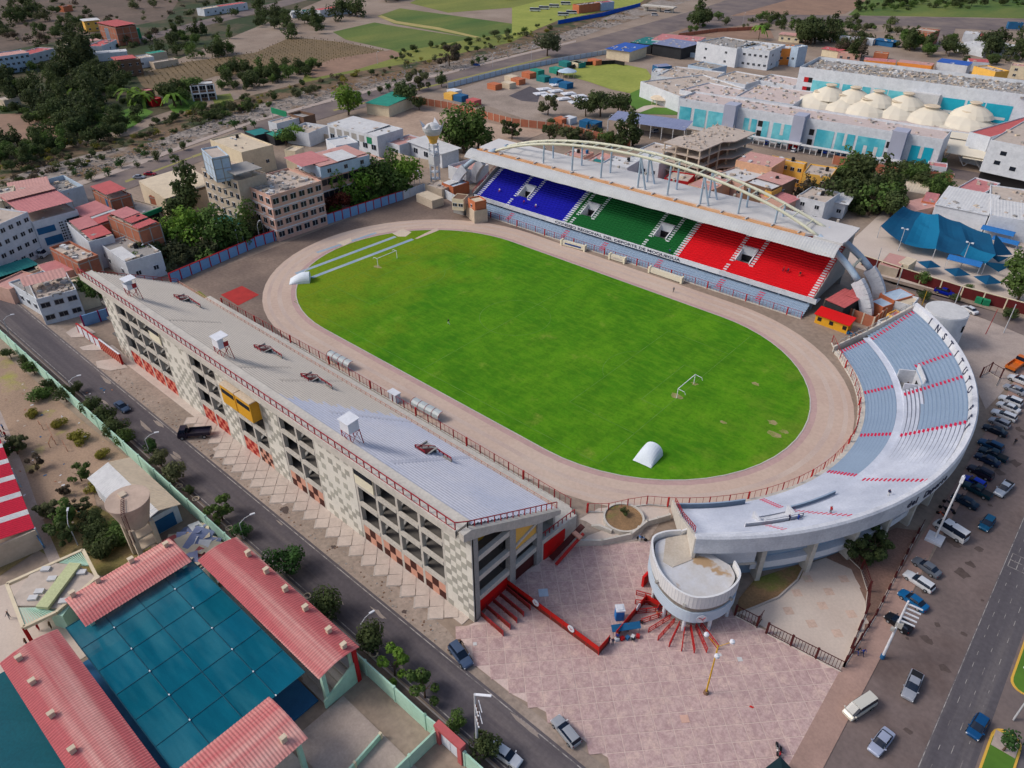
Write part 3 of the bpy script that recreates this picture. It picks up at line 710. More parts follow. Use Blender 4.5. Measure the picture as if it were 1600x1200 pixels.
mb=MB(); mb.box(56.3,56.5,-73.2,-66.5,.05,2.9); part('red_gate_panel',mb,[m_redbright],ls)
mb=MB(); mb.box(56.3,56.5,-65,-60,.05,2.6); part('maroon_gate_panel',mb,[m_maroon],ls)
mb=MB(); mb.box(44,56,-63.9,-63.6,0,9); part('inner_wall',mb,[m_conc_d],ls)
mb=MB(); mb.prism([(56.2,-58.6),(57.0,-58.6),(57.6,-50.2),(56.8,-50.2)],0,4.7); part('end_wall',mb,[m_conc],ls)
mb=MB(); mb.prism([(57.02,-58.2),(57.2,-58.2),(57.6,-53.2),(57.4,-53.2)],.1,3.7); part('red_gate_panel',mb,[m_redbright],ls)
mb=MB(); mb.bar((58.2,-57.6,.6),(59.4,-50.8,3.9),.9,.35); part('ramp_beam',mb,[m_maroon],ls)
mb=MB(); mb.bar((59.4,-57.8,.3),(60.2,-51.6,3.2),.35,.5); part('ramp_beam',mb,[m_red],ls)
mb=MB(); mb.bar((58.9,-52.6,3.4),(60.6,-52.9,3.4),.8,.3); part('ramp_top',mb,[m_salmon],ls)
mb=MB(); rails(mb,[(56.6,-58.4,4.7),(57.2,-50.3,4.7)],h=1.1,step=1.05,w=.12,mid=False); part('railing',mb,m_rail,ls)
mb=MB(); mb.box(50,56.2,-58,Y1,3.7,4.6); part('end_landing',mb,[m_conc],ls)
for i in range(5):
 y=-73.2+i*1.55
 t=thing('queue_barrier','red steel queue barrier standing out from the grandstand end gate, '+('nearest the street corner','second from the street corner','middle one of five','fourth from the street corner','beside the plaza fence')[i],'barrier',(56.8,y,0),group='red barriers at the end gate')
 mb=MB(); mb.bar((0,0,1.2),(5.2,-.4,1.2),.1); mb.bar((0,0,.3),(5.2,-.4,.3),.08); part('rail',mb,m_rail,t,world=False)
 mb=MB(); mb.prism([(0,-.03),(5.2,-.43),(5.2,-.37),(0,.03)],.3,1.18); part('infill',mb,[mat('red_brown_mesh_panel',(120,38,28),(96,28,22),scale=2)],t,world=False)
 mb=MB(); [mb.bar((x,-.4*x/5.2,0),(x,-.4*x/5.2,1.3),.12) for x in (0,2.6,5.2)]; part('post',mb,m_rail,t,world=False)
for k,(x,y,lab) in enumerate(((-45.2,-72.6,'small white commentary box on red stilts at the far end of the long stand'),(-9.5,-72.4,'white commentary box on red stilts above the yellow box of the long stand'),(28.6,-72.4,'white commentary box on red stilts, the one nearest the plaza'))):
 z0=dz(y)
 t=thing('commentary_box',lab,'cabin',(x,y,z0),group='white boxes on the long stand'); t.scale=(.88,.88,.9)
 for a in (-1.2,1.2):
  for c in (-1.1,1.1):
   mb=MB(); mb.bar((a*1.15,c*1.15+.4,-.6 if c<0 else -1.6),(a,c,2.7),.13); part('leg',mb,m_rail,t,world=False)
 mb=MB()
 for a in (-1.2,1.2): mb.bar((a,-1.1,.3),(a,1.1,2.6),.07); mb.bar((a,1.1,-.6),(a,-1.1,2.6),.07)
 for c in (-1.1,1.1): mb.bar((-1.2,c,.3),(1.2,c,2.6),.07); mb.bar((1.2,c,.3),(-1.2,c,2.6),.07)
 mb.bar((-1.2,-1.1,2.65),(1.2,-1.1,2.65),.1); mb.bar((-1.2,1.1,2.65),(1.2,1.1,2.65),.1)
 part('bracing',mb,m_rail,t,world=False)
 mb=MB(); hh=4.9 if k else 3.8; mb.box(-1.25,-1.15,-1.15,1.15,2.7,hh); mb.box(-1.15,1.25,-1.15,-1.05,2.7,hh); mb.box(-1.15,1.25,-1.05,1.15,2.7,2.8)
 if not k: [mb.bar((a,c,2.7),(a,c,4.9),.09) for a in (-1.2,1.2) for c in (-1.1,1.1)]
 if k==2: mb.box(1.15,1.25,-1.05,1.15,2.8,4.9)
 else: mb.box(1.15,1.25,-1.05,0,2.8,hh)
 part('cabin_wall',mb,m_white,t,world=False)
 if k<2:
  mb=MB(); mb.box(1.16,1.24,0,1.1,2.8,3.9); part('door',mb,[m_rail],t,world=False)
 mb=MB(); mb.prism([(-1.5,-1.4),(1.5,-1.4),(1.5,1.4),(-1.5,1.4)],[4.9,4.9,5.1,5.1],[5.0,5.0,5.2,5.2]); part('roof',mb,m_white,t,world=False)
m_poly=mat('translucent_shelter_sheet',(176,184,186),(150,158,160),scale=1,rough=.4)
def shelter(px0,py0,px1,py1,lab,w=1.6,h=2.0):
 a=Vector(g(px0,py0)); q=Vector(g(px1,py1)); d=(q-a); L_=d.length; rz=math.atan2(d.y,d.x)
 t=thing('team_shelter',lab,'dugout',tuple(a),rz,group='curved team shelters beside the track')
 mb=MB(); n=8; pr=[(w*math.cos(PI*.5*i/n+.0)*1.0, h*math.sin(PI*.5*i/n+.35)**.8) for i in range(n+1)]
 pr=[(w*(1-(i/n)**1.6),h*math.sin(PI*.5*(1-i/n*.0))*(.45+.55*math.sin(PI*.5*i/n))) for i in range(n+1)]
 pr=[(0,0),(-.25,.9),(-.1,1.6),(.35,2.0),(.9,2.1),(1.4,2.0)]
 for i in range(len(pr)-1): mb.face([(0,pr[i][0],pr[i][1]),(L_,pr[i][0],pr[i][1]),(L_,pr[i+1][0],pr[i+1][1]),(0,pr[i+1][0],pr[i+1][1])])
 part('curved_sheet',mb,[m_poly],t,world=False,smooth=True)
 for x in [L_*k/4 for k in range(5)]:
  mb=MB(); mb.tube([(x,p[0]-.03,p[1]+.03) for p in pr],.05,5); part('rib',mb,m_rail,t,world=False)
 mb=MB(); mb.box(.2,L_-.2,.2,.6,.35,.45); part('bench',mb,m_white,t,world=False)
shelter(512,562,546,580,'grey curved team shelter beside the fence, upper one along the long stand')
shelter(643,637,686,660,'grey curved team shelter beside the fence, lower one along the long stand')
c=g(617,626); t=thing('control_box','white cabinet with two doors standing between the team shelters','cabinet',(c[0],c[1],0),0)
mb=MB(); mb.box(-1.2,1.2,-.7,.7,0,2.2); part('body',mb,m_white,t,world=False)
for s in (-1,1):
 mb=MB(); mb.box(-.55+s*.58,.55+s*.58,.7,.76,.15,2.05); part('door',mb,m_white2,t,world=False)
mb=MB(); mb.box(-1.35,1.35,-.85,.85,2.2,2.32); part('roof',mb,m_white,t,world=False)
# -- covered stand (north), slightly turned
NRZ=.0225
ns=thing('covered_grandstand','covered grandstand with blue, green and red terraces under a white roof carried by arches','grandstand',(0,0,0),NRZ)
V0=50.6
mb=MB(); XL,XR=-60,56.5
prof=[(47.0,.5),(47.6,.5),(47.6,.85),(48.3,.85),(48.3,1.2),(49.0,1.2),(49.0,1.55),(49.7,1.55),(49.7,1.9),(50.6,1.9),(50.6,2.2),(53.0,2.2)]
for (a,za),(b_,zb) in zip(prof,prof[1:]): mb.face([(XL,a,za),(XR,a,za),(XR,b_,zb),(XL,b_,zb)])
mb.box(XL,XR,46.8,47.0,0,.7); part('lower_terrace',mb,[m_bluegrey],ns,world=False)
mb=MB(); mb.box(XL,XR,53.0,53.3,0,4.0); part('recessed_wall',mb,[m_bluegrey],ns,world=False)
mb=MB(); mb.box(XL-.3,XR+1.5,V0-.2,V0+.1,3.0,4.35); mb.box(XL-.3,XR+1.5,V0+.1,54,3.0,3.3); part('parapet_band',mb,[m_white2],ns,world=False)
for x in range(-56,58,8):
 mb=MB(); mb.box(x-.25,x+.25,V0+.4,V0+.9,0,3.0); part('support_pillar',mb,[m_bluegrey],ns,world=False)
stp=MB(); stp.box(-.8,.8,-.2,.2,0,.05); smg=stp.mesh('step_mark',[m_magenta])
for xc in (-43,-20.5,-6,13,32.5,44):
 for v_,z_ in ((47.3,.5),(47.95,.85),(48.65,1.2),(49.35,1.55),(50.15,1.9)): link('step_mark',smg,ns,(xc,v_,z_+.005))
NRW=27; v0,z0=51.0,3.7; dv,dz_=.8,.385
secs=[(-60.5,-23.0,m_seatblue),(-23.0,16.6,m_seatgreen),(16.6,56.8,m_seatred)]
vom=[(-45.5,-41.3),(-19.8,-15.6),(6.6,10.8),(32.6,36.8)]  # openings
VR=(6,12)
def vcuts(xa,xb,i):
 C_=[];x=xa
 if VR[0]<=i<VR[1]:
  for a,b_ in vom:
   if xa<a<xb: C_.append((x,a)); x=b_
 return C_+[(x,xb)]
for xa,xb,m_ in secs:
 mb=MB()
 for i in range(NRW):
  va,vb=v0+dv*i,v0+dv*(i+1); z=z0+dz_*i
  cuts=vcuts(xa,xb,i)
  for a,b_ in cuts:
   mb.face([(a,va,z),(b_,va,z),(b_,vb,z),(a,vb,z)]); mb.face([(a,vb,z),(b_,vb,z),(b_,vb,z+dz_),(a,vb,z+dz_)])
 part('seat_terrace',mb,[m_],ns,world=False)
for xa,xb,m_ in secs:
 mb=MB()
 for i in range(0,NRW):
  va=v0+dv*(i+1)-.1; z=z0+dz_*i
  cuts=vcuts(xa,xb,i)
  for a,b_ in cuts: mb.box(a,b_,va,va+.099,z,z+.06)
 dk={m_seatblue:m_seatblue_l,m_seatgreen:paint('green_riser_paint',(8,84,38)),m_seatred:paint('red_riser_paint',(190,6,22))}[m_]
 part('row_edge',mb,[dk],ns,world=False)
for a,b_ in vom:
 va,vb=v0+dv*VR[0],v0+dv*VR[1]; za,zb=z0+dz_*VR[0],z0+dz_*VR[1]
 mb=MB(); [mb.prism([(u0,va),(u1,va),(u1,vb),(u0,vb)],za-2.2,[za+.35,za+.35,zb+.4,zb+.4]) for u0,u1 in ((a-.1,a+.2),(b_-.2,b_+.1))]; mb.box(a+.2,b_-.2,vb-.9,vb-.6,za-2.2,zb+.3); mb.box(a-.1,b_+.1,vb-.6,vb+.1,zb-.1,zb+.42)
 o=part('vomitory',mb,[m_white],ns,world=False)
 mb=MB(); mb.box(a+.2,b_-.2,va,vb-.9,za-1.5,za-1.4); link('floor',mb.mesh('floor',[m_conc_d]),o)
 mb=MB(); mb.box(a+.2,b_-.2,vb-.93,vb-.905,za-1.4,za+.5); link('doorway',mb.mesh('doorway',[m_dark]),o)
wsp=MB(); wsp.box(-.55,.55,-.22,.22,0,.2); wsm=wsp.mesh('aisle_step',[m_white])
wsp=MB(); wsp.box(-.85,.85,-.25,.25,0,.22); wsb=wsp.mesh('aisle_step',[m_white])
def aisle(x,i0,i1,me,dx=0):
 for i in range(i0,i1): link('aisle_step',me,ns,(x,v0+dv*(i+1)-.25,z0+dz_*i+.04))
for x in (-59.6,-23.0,16.6): aisle(x,0,24,wsb)
aisle(56.0,0,24,wsb)
for a,b_ in vom: aisle(a-.8,5,20,wsm); aisle(b_+.8,5,20,wsm); aisle(a-.9,0,4,wsm)
mb=MB()
for x in (-61.1,56.95):
 mb.add([(x,V0,3),(x,73,3),(x,73,16.5),(x,72,15.0),(x,V0,4.6),(x+.25,V0,3),(x+.25,73,3),(x+.25,73,16.5),(x+.25,72,15.0),(x+.25,V0,4.6)],[(0,4,3,2,1),(5,6,7,8,9),(4,9,8,3),(3,8,7,2)])
mb.box(-61,57,72.4,72.8,0,15.2)
part('side_wall',mb,[m_conc_d],ns,world=False)
mb=MB(); rails(mb,[(-61,V0,4.6),(-61,72,15)],h=1.1,step=1.8,w=.1); rails(mb,[(57.1,V0,4.6),(57.1,72,15)],h=1.1,step=1.8,w=.1); part('railing',mb,m_rail,ns,world=False)
mb=MB();
for x in range(-58,58,10): mb.box(x-.3,x+.3,72.8,73.4,0,17.4)
part('rear_column',mb,[m_conc],ns,world=False)
RL,RR=-65.5,58.8
mb=MB()
n=20
def rz_(x): return 17.75
for k in range(n):
 xa=RL+(RR-RL)*k/n; xb=RL+(RR-RL)*(k+1)/n
 mb.add([(xa,59.3,17.4),(xb,59.3,17.4),(xb,69.5,18.0),(xa,69.5,18.0),(xa,59.3,17.0),(xb,59.3,17.0),(xb,69.5,17.5),(xa,69.5,17.5)],[(0,1,2,3),(7,6,5,4),(2,6,7,3),(0,4,5,1)]+([(0,3,7,4)] if k==0 else [])+([(1,5,6,2)] if k==n-1 else []))
part('roof_slab',mb,[m_roof],ns,world=False)
mb=MB(); pan=[(54.2,14.6),(54.7,15.3),(55.5,16.0),(56.6,16.6),(57.8,16.9)]
per=.75
lipl=-68.0
for (a,za),(b_,zb) in zip(pan,pan[1:]):
 n=int((58.4-lipl)/per)*2
 for i in range(n):
  x0=lipl+(58.4-lipl)*i/n; x1=lipl+(58.4-lipl)*(i+1)/n
  e0=.07 if i%2 else 0; e1=0 if i%2 else .07
  s0=.22*max(0,math.sin((x0)*PI/8.2))**2; s1=.22*max(0,math.sin((x1)*PI/8.2))**2
  t=(za-14.6)/2.3; t2=(zb-14.6)/2.3
  mb.face([(x0,a+s0*(1-t),za+e0-s0*(1-t)),(x1,a+s1*(1-t),za+e1-s1*(1-t)),(x1,b_+s1*(1-t2),zb+e1-s1*(1-t2)),(x0,b_+s0*(1-t2),zb+e0-s0*(1-t2))])
part('roof_lip',mb,[m_roofsheet],ns,world=False)
mb=MB(); mb.box(RL+.5,49,57.7,59.25,16.95,17.05,0)
for k in range(16):
 x=RL+3+k*7.3
 if x<49: mb.box(x,x+.3,57.6,59.25,17.06,17.45,1)
mb.box(RL+.5,49,57.55,57.7,16.8,17.2,0)
part('gutter',mb,[m_gutter,m_roof],ns,world=False)
mb=MB(); mb.prism([(49,57.9),(51.2,59.2),(51.2,60.5),(49,59.2)],16.9,17.5); mb.prism([(51.2,57.7),(58.6,57.9),(58.6,59.3),(51.2,59.3)],16.8,17.46); part('gutter_end',mb,[m_roof],ns,world=False)
mb=MB()
for x in range(-64,58,8):
 mb.bar((x,54.6,14.9),(x,72.6,16.6),.3,.7);
part('roof_beam',mb,[m_conc],ns,world=False)
def az(x): return 26.6*math.sqrt(max(0,1-((x+3.5)/72.6)**2))
XA=-75.6; XE=68.8
for side in (-1,1):
 def ay(x):
  q=max(0,abs(x+3.5)-45)/27; return 62.2+side*(2.4+2.6*min(1,q)**1.3)
 for seg,(xa,xb,nn,r,m_,nm) in enumerate(((-76,-71.0,8,1.3,m_white2,'arch_foot'),(-71.0,-58,9,.85,m_archb,'arch_leg'),(-58,52,44,.42,m_archy,'arch_chord'),(52,64.5,9,.85,m_archb,'arch_leg'),(64.5,69.0,8,1.35,m_white2,'arch_foot'))):
  pts=[]
  for i in range(nn+1):
   ta=math.acos(max(-1,min(1,(xa+3.5)/72.6))); tb=math.acos(max(-1,min(1,(xb+3.5)/72.6)))
   t=ta+(tb-ta)*i/nn; x=-3.5+72.6*math.cos(t); pts.append((x,ay(x),26.6*math.sin(t)+(-.3 if nm=='arch_foot' else 0)))
  mb=MB()
  if nm=='arch_foot':
   for a,b_ in zip(pts,pts[1:]): mb.bar(a,b_,1.6,3.0)
  elif nm=='arch_chord': mb.tube(pts,r,8)
  else: mb.tube(pts,r,10)
  part(nm,mb,[m_],ns,world=False,smooth=(nm!='arch_foot'))
 for x in (-38,-26.6,-15.7,-2.5,7.5,18,29.5,40):
  big=x in (-2.5,18)
  mb=MB(); zt=az(x); y=ay(x)
  mb.tube([(x,y-side*.2+side*.4,17.4),(x+.0,y,zt)],.28,6)
  if big: mb.tube([(x+2.6,y+side*.2,17.4),(x,y,zt)],.28,6)
  part('arch_strut',mb,[m_archb],ns,world=False)
mb=MB()
for x in range(-56,54,4):
 mb.bar((x,59.9,az(x)),(x,64.5,az(x)),.28)
for x in (-66,62): mb.bar((x,57.8,az(x)),(x,66.6,az(x)),.5)
part('cross_tie',mb,[m_archy],ns,world=False)
def text(s,size,m_,name,parent,loc,rot,depth=.03,spacing=1.0,bold=.02):
 cu=bpy.data.curves.new(name,'FONT'); cu.body=s; cu.size=size; cu.extrude=depth; cu.space_character=spacing; cu.align_x='LEFT'; cu.offset=bold
 o=bpy.data.objects.new(name,cu); COL.objects.link(o)
 dg=bpy.context.evaluated_depsgraph_get(); me=bpy.data.meshes.new_from_object(o.evaluated_get(dg)); bpy.data.objects.remove(o)
 me.materials.clear(); me.materials.append(m_)
 q=bpy.data.objects.new(name,me); COL.objects.link(q); q.location=loc; q.rotation_euler=rot
 if parent is not None: q.parent=parent
 return q
m_letter=paint('dark_blue_lettering',(40,44,70))
mb=MB(); mb.box(-29,31,V0-.26,V0-.2,3.02,4.33); part('sign_board',mb,[m_white],ns,world=False)
o=text('CONSEJO REGIONAL DEL DEPORTE DE MOQUEGUA',1.05,m_letter,'lettering',ns,(-25.6,V0-.28,3.32),(PI/2,0,0),spacing=1.0)
w_=o.dimensions.x;
o.scale=(44.5/max(1,w_),1,1)
m_signw=paint('cream_sign_board',(214,208,188))
def signb(p0,p1,lab,stripe=None):
 a=Vector(g(*p0)); q=Vector(g(*p1)); L_=(q-a).length; rz=math.atan2((q-a).y,(q-a).x)
 t=thing('sign_hoarding',lab,'hoarding',tuple(a),rz,group='hoardings along the covered stand')
 mb=MB(); mb.box(0,L_,-.08,.08,.25,1.7); part('board',mb,[m_signw],t,world=False)
 for x in (0,L_):
  mb=MB(); mb.box(x-.25,x+.25,-.3,1.0,0,1.9); part('end_post',mb,[m_cream],t,world=False)
 if stripe:
  mb=MB(); mb.box(L_*.15,L_*.85,-.12,-.08,.7,1.2); part('stripe',mb,[stripe],t,world=False)
 mb=MB(); mb.box(.2,L_-.2,.1,1.0,1.5,1.6); part('canopy',mb,[m_signw],t,world=False)
signb((877,383),(913,393),'cream hoarding with a blue stripe by the track, left one',paint('blue_stripe_paint',(40,70,130)))
signb((952,405),(975,412),'small cream hoarding by the track between the two longer ones',m_conc)
signb((1014,426),(1064,443),'long cream hoarding with faded lettering by the track, right one')
def nloc(x,v,z=0): c,s=math.cos(NRZ),math.sin(NRZ); return (c*x-s*v,s*x+c*v,z)
fence_run('track_fence','grey-blue fence with red posts in front of the covered stand',[nloc(-60.5,46.3,.05),nloc(56.5,46.3,.05)],h=2.1,step=3.7,thick=3,fine=.9)
# -- curved stand (east)
es=thing('curved_grandstand','curved open grandstand painted blue-grey and white around the end of the track','grandstand',(EC[0],EC[1],0))
m_eswhite=mat('white_terrace_paint',(212,216,226),(188,194,208),scale=.3,amt=.8,fine=.07,stretch=None,c3=(176,182,196),s3=.1)
m_joint=paint('terrace_joint_grey',(112,118,134)); m_jblue=paint('terrace_joint_blue',(126,146,170))  # darker tone for each row's back strip and riser
def arcrow(mb,Ra,Rb,za,zb,d0,d1,m,mr):
 n=max(2,int(abs(d1-d0)/2.5))
 for k in range(n):
  a,b_=d0+(d1-d0)*k/n,d0+(d1-d0)*(k+1)/n
  Rm=Rb-.11
  mb.face([pe(Ra,a,za),pe(Rm,a,za),pe(Rm,b_,za),pe(Ra,b_,za)],m)
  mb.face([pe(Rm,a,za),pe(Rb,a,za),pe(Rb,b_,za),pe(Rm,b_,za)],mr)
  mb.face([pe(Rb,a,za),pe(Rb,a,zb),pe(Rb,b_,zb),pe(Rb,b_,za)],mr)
D0,D1=-51.3,48.8
ROW=[]
R=46.7;z=1.1
nl=9
for i in range(nl): ROW.append((46.7+5.3*i/nl,46.7+5.3*(i+1)/nl,1.1+2.7*i/nl,1.1+2.7*(i+1)/nl))
nu=15
UP=[(53.3+9.6*i/nu,53.3+9.6*(i+1)/nu,4.2+6.0*i/nu,4.2+6.0*(i+1)/nu) for i in range(nu)]
for k,(ra,rb,za,zb) in enumerate(ROW):
 for (d0,d1,m_) in ((-11.7,D1-.6,m_bluegrey),(D0,-11.7,m_eswhite)):
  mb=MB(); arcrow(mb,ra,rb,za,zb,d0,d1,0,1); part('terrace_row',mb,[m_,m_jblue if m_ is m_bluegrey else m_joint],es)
mb=MB(); arcrow(mb,52.0,53.3,3.85,4.2,D0,D1,0,0); part('middle_walkway',mb,[m_eswhite],es)
mb=MB(); arcrow(mb,45.9,46.7,.8,1.1,D0,D1,0,0)
for k in range(40):
 a,b_=D0+(D1-D0)*k/40,D0+(D1-D0)*(k+1)/40; mb.face([pe(45.9,a,0),pe(45.9,a,.8),pe(45.9,b_,.8),pe(45.9,b_,0)])
part('front_walkway',mb,[m_conc],es)
for k,(ra,rb,za,zb) in enumerate(UP):
 cuts=[(24.8,D1+.6,m_bluegrey),(8.2,24.8,m_eswhite if k<4 else m_bluegrey),(D0,8.2,m_eswhite)]
 if k==4: cuts=[(24.8,D1+.6,m_bluegrey),(18,24.8,m_eswhite),(8.2,18,m_bluegrey),(D0,8.2,m_eswhite)]
 if k<5: # two stair wells are cut out
  cuts=[c for c in cuts if c[0]!=24.8]+[(31.2,D1+.6,m_bluegrey)]
  cuts=[c for c in cuts if c[0]!=D0]+[(-31.4,8.2,m_eswhite),(D0,-38.5,m_eswhite)]
 for d0,d1,m_ in cuts:
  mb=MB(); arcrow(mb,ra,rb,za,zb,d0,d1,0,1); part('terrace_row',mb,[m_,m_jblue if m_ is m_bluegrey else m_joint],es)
def wall_arc(mb,Ra,Rb,za,zb,d0,d1,m=0,mt=None,st=2.5):
 n=max(1,int(abs(d1-d0)/st))
 for k in range(n):
  a,b_=d0+(d1-d0)*k/n,d0+(d1-d0)*(k+1)/n
  p=[pe(Ra,a,0),pe(Rb,a,0),pe(Rb,b_,0),pe(Ra,b_,0)]
  A=[(q[0],q[1],za) for q in p]; B=[(q[0],q[1],zb) for q in p]
  mb.face([A[1],A[2],B[2],B[1]],m); mb.face([A[3],A[0],B[0],B[3]],m); mb.face(B,m if mt is None else mt); mb.face(A[::-1],m)
  if k==0: mb.face([A[0],A[1],B[1],B[0]],m)
  if k==n-1: mb.face([A[2],A[3],B[3],B[2]],m)
for d0,d1 in ((25.0,31.2),(-38.5,-31.4)):
 mb=MB(); wall_arc(mb,56.8,57.1,2.5,7.4,d0,d1); wall_arc(mb,53.4,57.1,2.5,5.8,d0,d0+.35); wall_arc(mb,53.4,57.1,2.5,5.8,d1-.35,d1)
 o=part('stair_well',mb,[m_white2],es)
 mb=MB(); zf=2.5 if d0>0 else 3.9; wall_arc(mb,53.4,56.8,zf,zf+.1,d0+.35,d1-.35); link('floor',mb.mesh('floor',[m_conc_d if d0>0 else m_white2],off=(EC[0],EC[1],0)),o)
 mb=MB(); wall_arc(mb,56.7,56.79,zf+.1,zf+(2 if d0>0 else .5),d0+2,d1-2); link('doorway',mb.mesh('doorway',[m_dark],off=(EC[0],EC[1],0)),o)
mb=MB()
n=44
for k in range(n):
 a,b_=D0-.3+(D1+1.4-D0)*k/n,D0-.3+(D1+1.4-D0)*(k+1)/n
 S1=[(62.9,10.2),(63.2,11.5),(64.0,11.7),(64.3,11.4),(64.3,8.4),(62.9,8.4)]
 A=[pe(r,a,zz) for r,zz in S1]; B=[pe(r,b_,zz) for r,zz in S1]
 for i in range(5): mb.face([A[i],B[i],B[i+1],A[i+1]])
 if k==0: mb.face(A)
 if k==n-1: mb.face(B[::-1])
part('outer_parapet',mb,[m_white2],es)
for i,ch in enumerate("INSTITUTO PERUANO"):
 if ch==' ': continue
 d=43.4-i*3.12
 if d<3.5: break
 a=math.radians(d); R_=62.96
 px_,py_=EC[0]+R_*math.cos(a),EC[1]+R_*math.sin(a)
 xax=Vector((math.sin(a),-math.cos(a),0)); zax=Vector((-math.cos(a)*.975,-math.sin(a)*.975,.22)).normalized(); yax=zax.cross(xax)
 o=text(ch,2.1,m_letter,'letter',None,(0,0,0),(0,0,0),bold=.06)
 wd=o.dimensions.x
 M=Matrix.Translation(Vector((px_-EC[0],py_-EC[1],10.28))-xax*wd/2+zax*.06)@Matrix((xax,yax,zax)).transposed().to_4x4()
 o.parent=es; o.matrix_local=M
for i,ch in enumerate("del Deporte"):
 if ch==' ': continue
 d=-18.2+i*1.0
 a=math.radians(d); xax=Vector((-math.sin(a),math.cos(a),0)); zax=Vector((math.cos(a),math.sin(a),0)); yax=Vector((0,0,1))
 o=text(ch,1.9,m_letter,'letter',None,(0,0,0),(0,0,0),bold=.04)
 M=Matrix.Translation(Vector((64.3*math.cos(a),64.3*math.sin(a),9.2))+zax*.05)@Matrix((xax,yax,zax)).transposed().to_4x4()
 o.parent=es; o.matrix_local=M
mk=MB(); mk.box(-.24,.24,-.55,.55,0,.03); mkm=mk.mesh('step_mark',[m_magenta])
def marks(d,rows,de=0):
 for i,(ra,rb,za,zb) in enumerate(rows):
  dd=d+de*i/len(rows); r=(ra+rb)/2+.1; a=math.radians(dd)
  link('step_mark',mkm,es,(r*math.cos(a),r*math.sin(a),za+.02),rz=a,scale=(.9,1,1))
for d in (47.6,27.0,7.2,-11.2,-31.3): marks(d,ROW)
marks(47.6,UP,1.4); marks(32.3,UP[5:]); marks(23.3,UP,.9); marks(7.0,UP,2.2); marks(-11.9,UP,1.2); marks(-30.2,UP[:14],4.2); marks(-39.0,UP[4:13],2)
mb=MB(); wall_arc(mb,47.2,47.5,1.1,2.5,-51,-36); part('front_kerb_wall',mb,[m_bluegrey],es)
mb=MB(); wall_arc(mb,53.0,53.3,4.2,4.9,-31,-20); part('walkway_kerb_wall',mb,[m_bluegrey],es)
mb=MB(); wall_arc(mb,57.3,57.5,6.2,7.5,-42,-32); part('walkway_kerb_wall',mb,[m_white],es)
for d,w_ in ((D0,-.45),(D1+.7,.45)):
 mb=MB(); d2=d+w_
 P=[(45.9,0),(64.1,0),(64.1,11.4),(62.9,11.0),(53.3,5.2),(46.5,1.9),(45.9,1.6)]
 if d<0: P=[(45.9,0),(64.2,4.6),(64.2,11.4),(62.9,11.0),(53.3,5.2),(46.5,2.2),(45.9,1.9)]
 A=[pe(r,d,zz) for r,zz in P]; B=[pe(r,d2,zz) for r,zz in P]
 mb.face(A); mb.face(B[::-1])
 for i in range(len(P)): j=(i+1)%len(P); mb.face([A[i],A[j],B[j],B[i]])
 part('end_wall',mb,[m_conc],es)
mb=MB(); rails(mb,[pe(47,D0,2.4),pe(53.3,D0,5.2),pe(61.8,D0,10.4)],h=1.1,step=1.3,w=.1); part('railing',mb,m_rail,es)
mb=MB(); rails(mb,[pe(47,D1+.9,2.2),pe(53.3,D1+.9,5.2),pe(62.6,D1+.9,11)],h=1.1,step=1.5,w=.09); part('railing',mb,m_conc_d,es)
mb=MB(); wall_arc(mb,60.6,61.1,0,8.4,D0,D1,0); part('outer_wall',mb,[m_bluegrey],es)
mb=MB(); wall_arc(mb,61.0,62.3,2.2,3.6,D0+9,D1,0); part('lower_band',mb,[m_white],es)
mb=MB(); wall_arc(mb,61.0,61.7,4.6,6.9,-41,-19,0); part('middle_band',mb,[m_bluegrey],es)
m_tanw=paint('tan_wall_paint',(176,140,98))
mb=MB(); wall_arc(mb,61.05,61.3,4.2,7.4,-19,10,0); part('tan_wall',mb,[m_tanw],es)
mb=MB(); wall_arc(mb,61.05,61.25,0,2.2,-19,10,0); part('maroon_wall',mb,[m_maroon],es)
for k,d in enumerate((-41,-33.0,-25.5,-18.5,-11.5,-4.5,3,11,19,27,35,43)):
 mb=MB(); wall_arc(mb,60.6,63.0,0,8.45,d-.35,d+.35); part('buttress',mb,[m_conc],es)
for k in range(8):
 d=-40+k*1.95*1.0+ (k//2)*.05
 if abs(d+33)<.8 or abs(d+25.5)<.8: continue
 mb=MB(); wall_arc(mb,61.0,61.2,7.0,7.7,d,d+1.7); part('window',mb,[m_glass],es)
mb=MB(); wall_arc(mb,60,62.9,4.6,8.4,D0,-42.2); part('end_block',mb,[m_white],es)
mb=MB(); wall_arc(mb,60,63.1,4.2,4.6,D0-.3,-42.0); part('end_block_slab',mb,[m_conc],es)
# -- vehicles
def carpaint(n,c,metal=.0): return mat('car_paint_'+n,c,tuple(v*.95 for v in c),fine=0,rough=.28,metal=metal)
m_tyre=paint('tyre_rubber',(24,24,26)); m_rim=paint('grey_rim',(140,142,146),rough=.4); m_cglass=mat('car_glass',(22,34,52),(18,28,44),rough=.12,fine=0)
m_hl=paint('headlamp_lens',(220,224,228),rough=.2); m_tl=paint('tail_lamp_red',(120,14,18),rough=.3)
def loft(mb,secs,m=0):
 rings=[]
 for x,hw,zl,zh,sh in secs:
  zm=zl+(zh-zl)*.55
  rings.append([(x,-hw*.94,zl),(x,-hw,zm),(x,-hw*sh,zh-.03),(x,-hw*sh*.6,zh),(x,hw*sh*.6,zh),(x,hw*sh,zh-.03),(x,hw,zm),(x,hw*.94,zl)])
 for a,b_ in zip(rings,rings[1:]):
  for i in range(8):
   j=(i+1)%8; mb.face([a[i],b_[i],b_[j],a[j]],m)
 mb.face(rings[0][::1],m); mb.face(rings[-1][::-1],m)
wheel_me={}
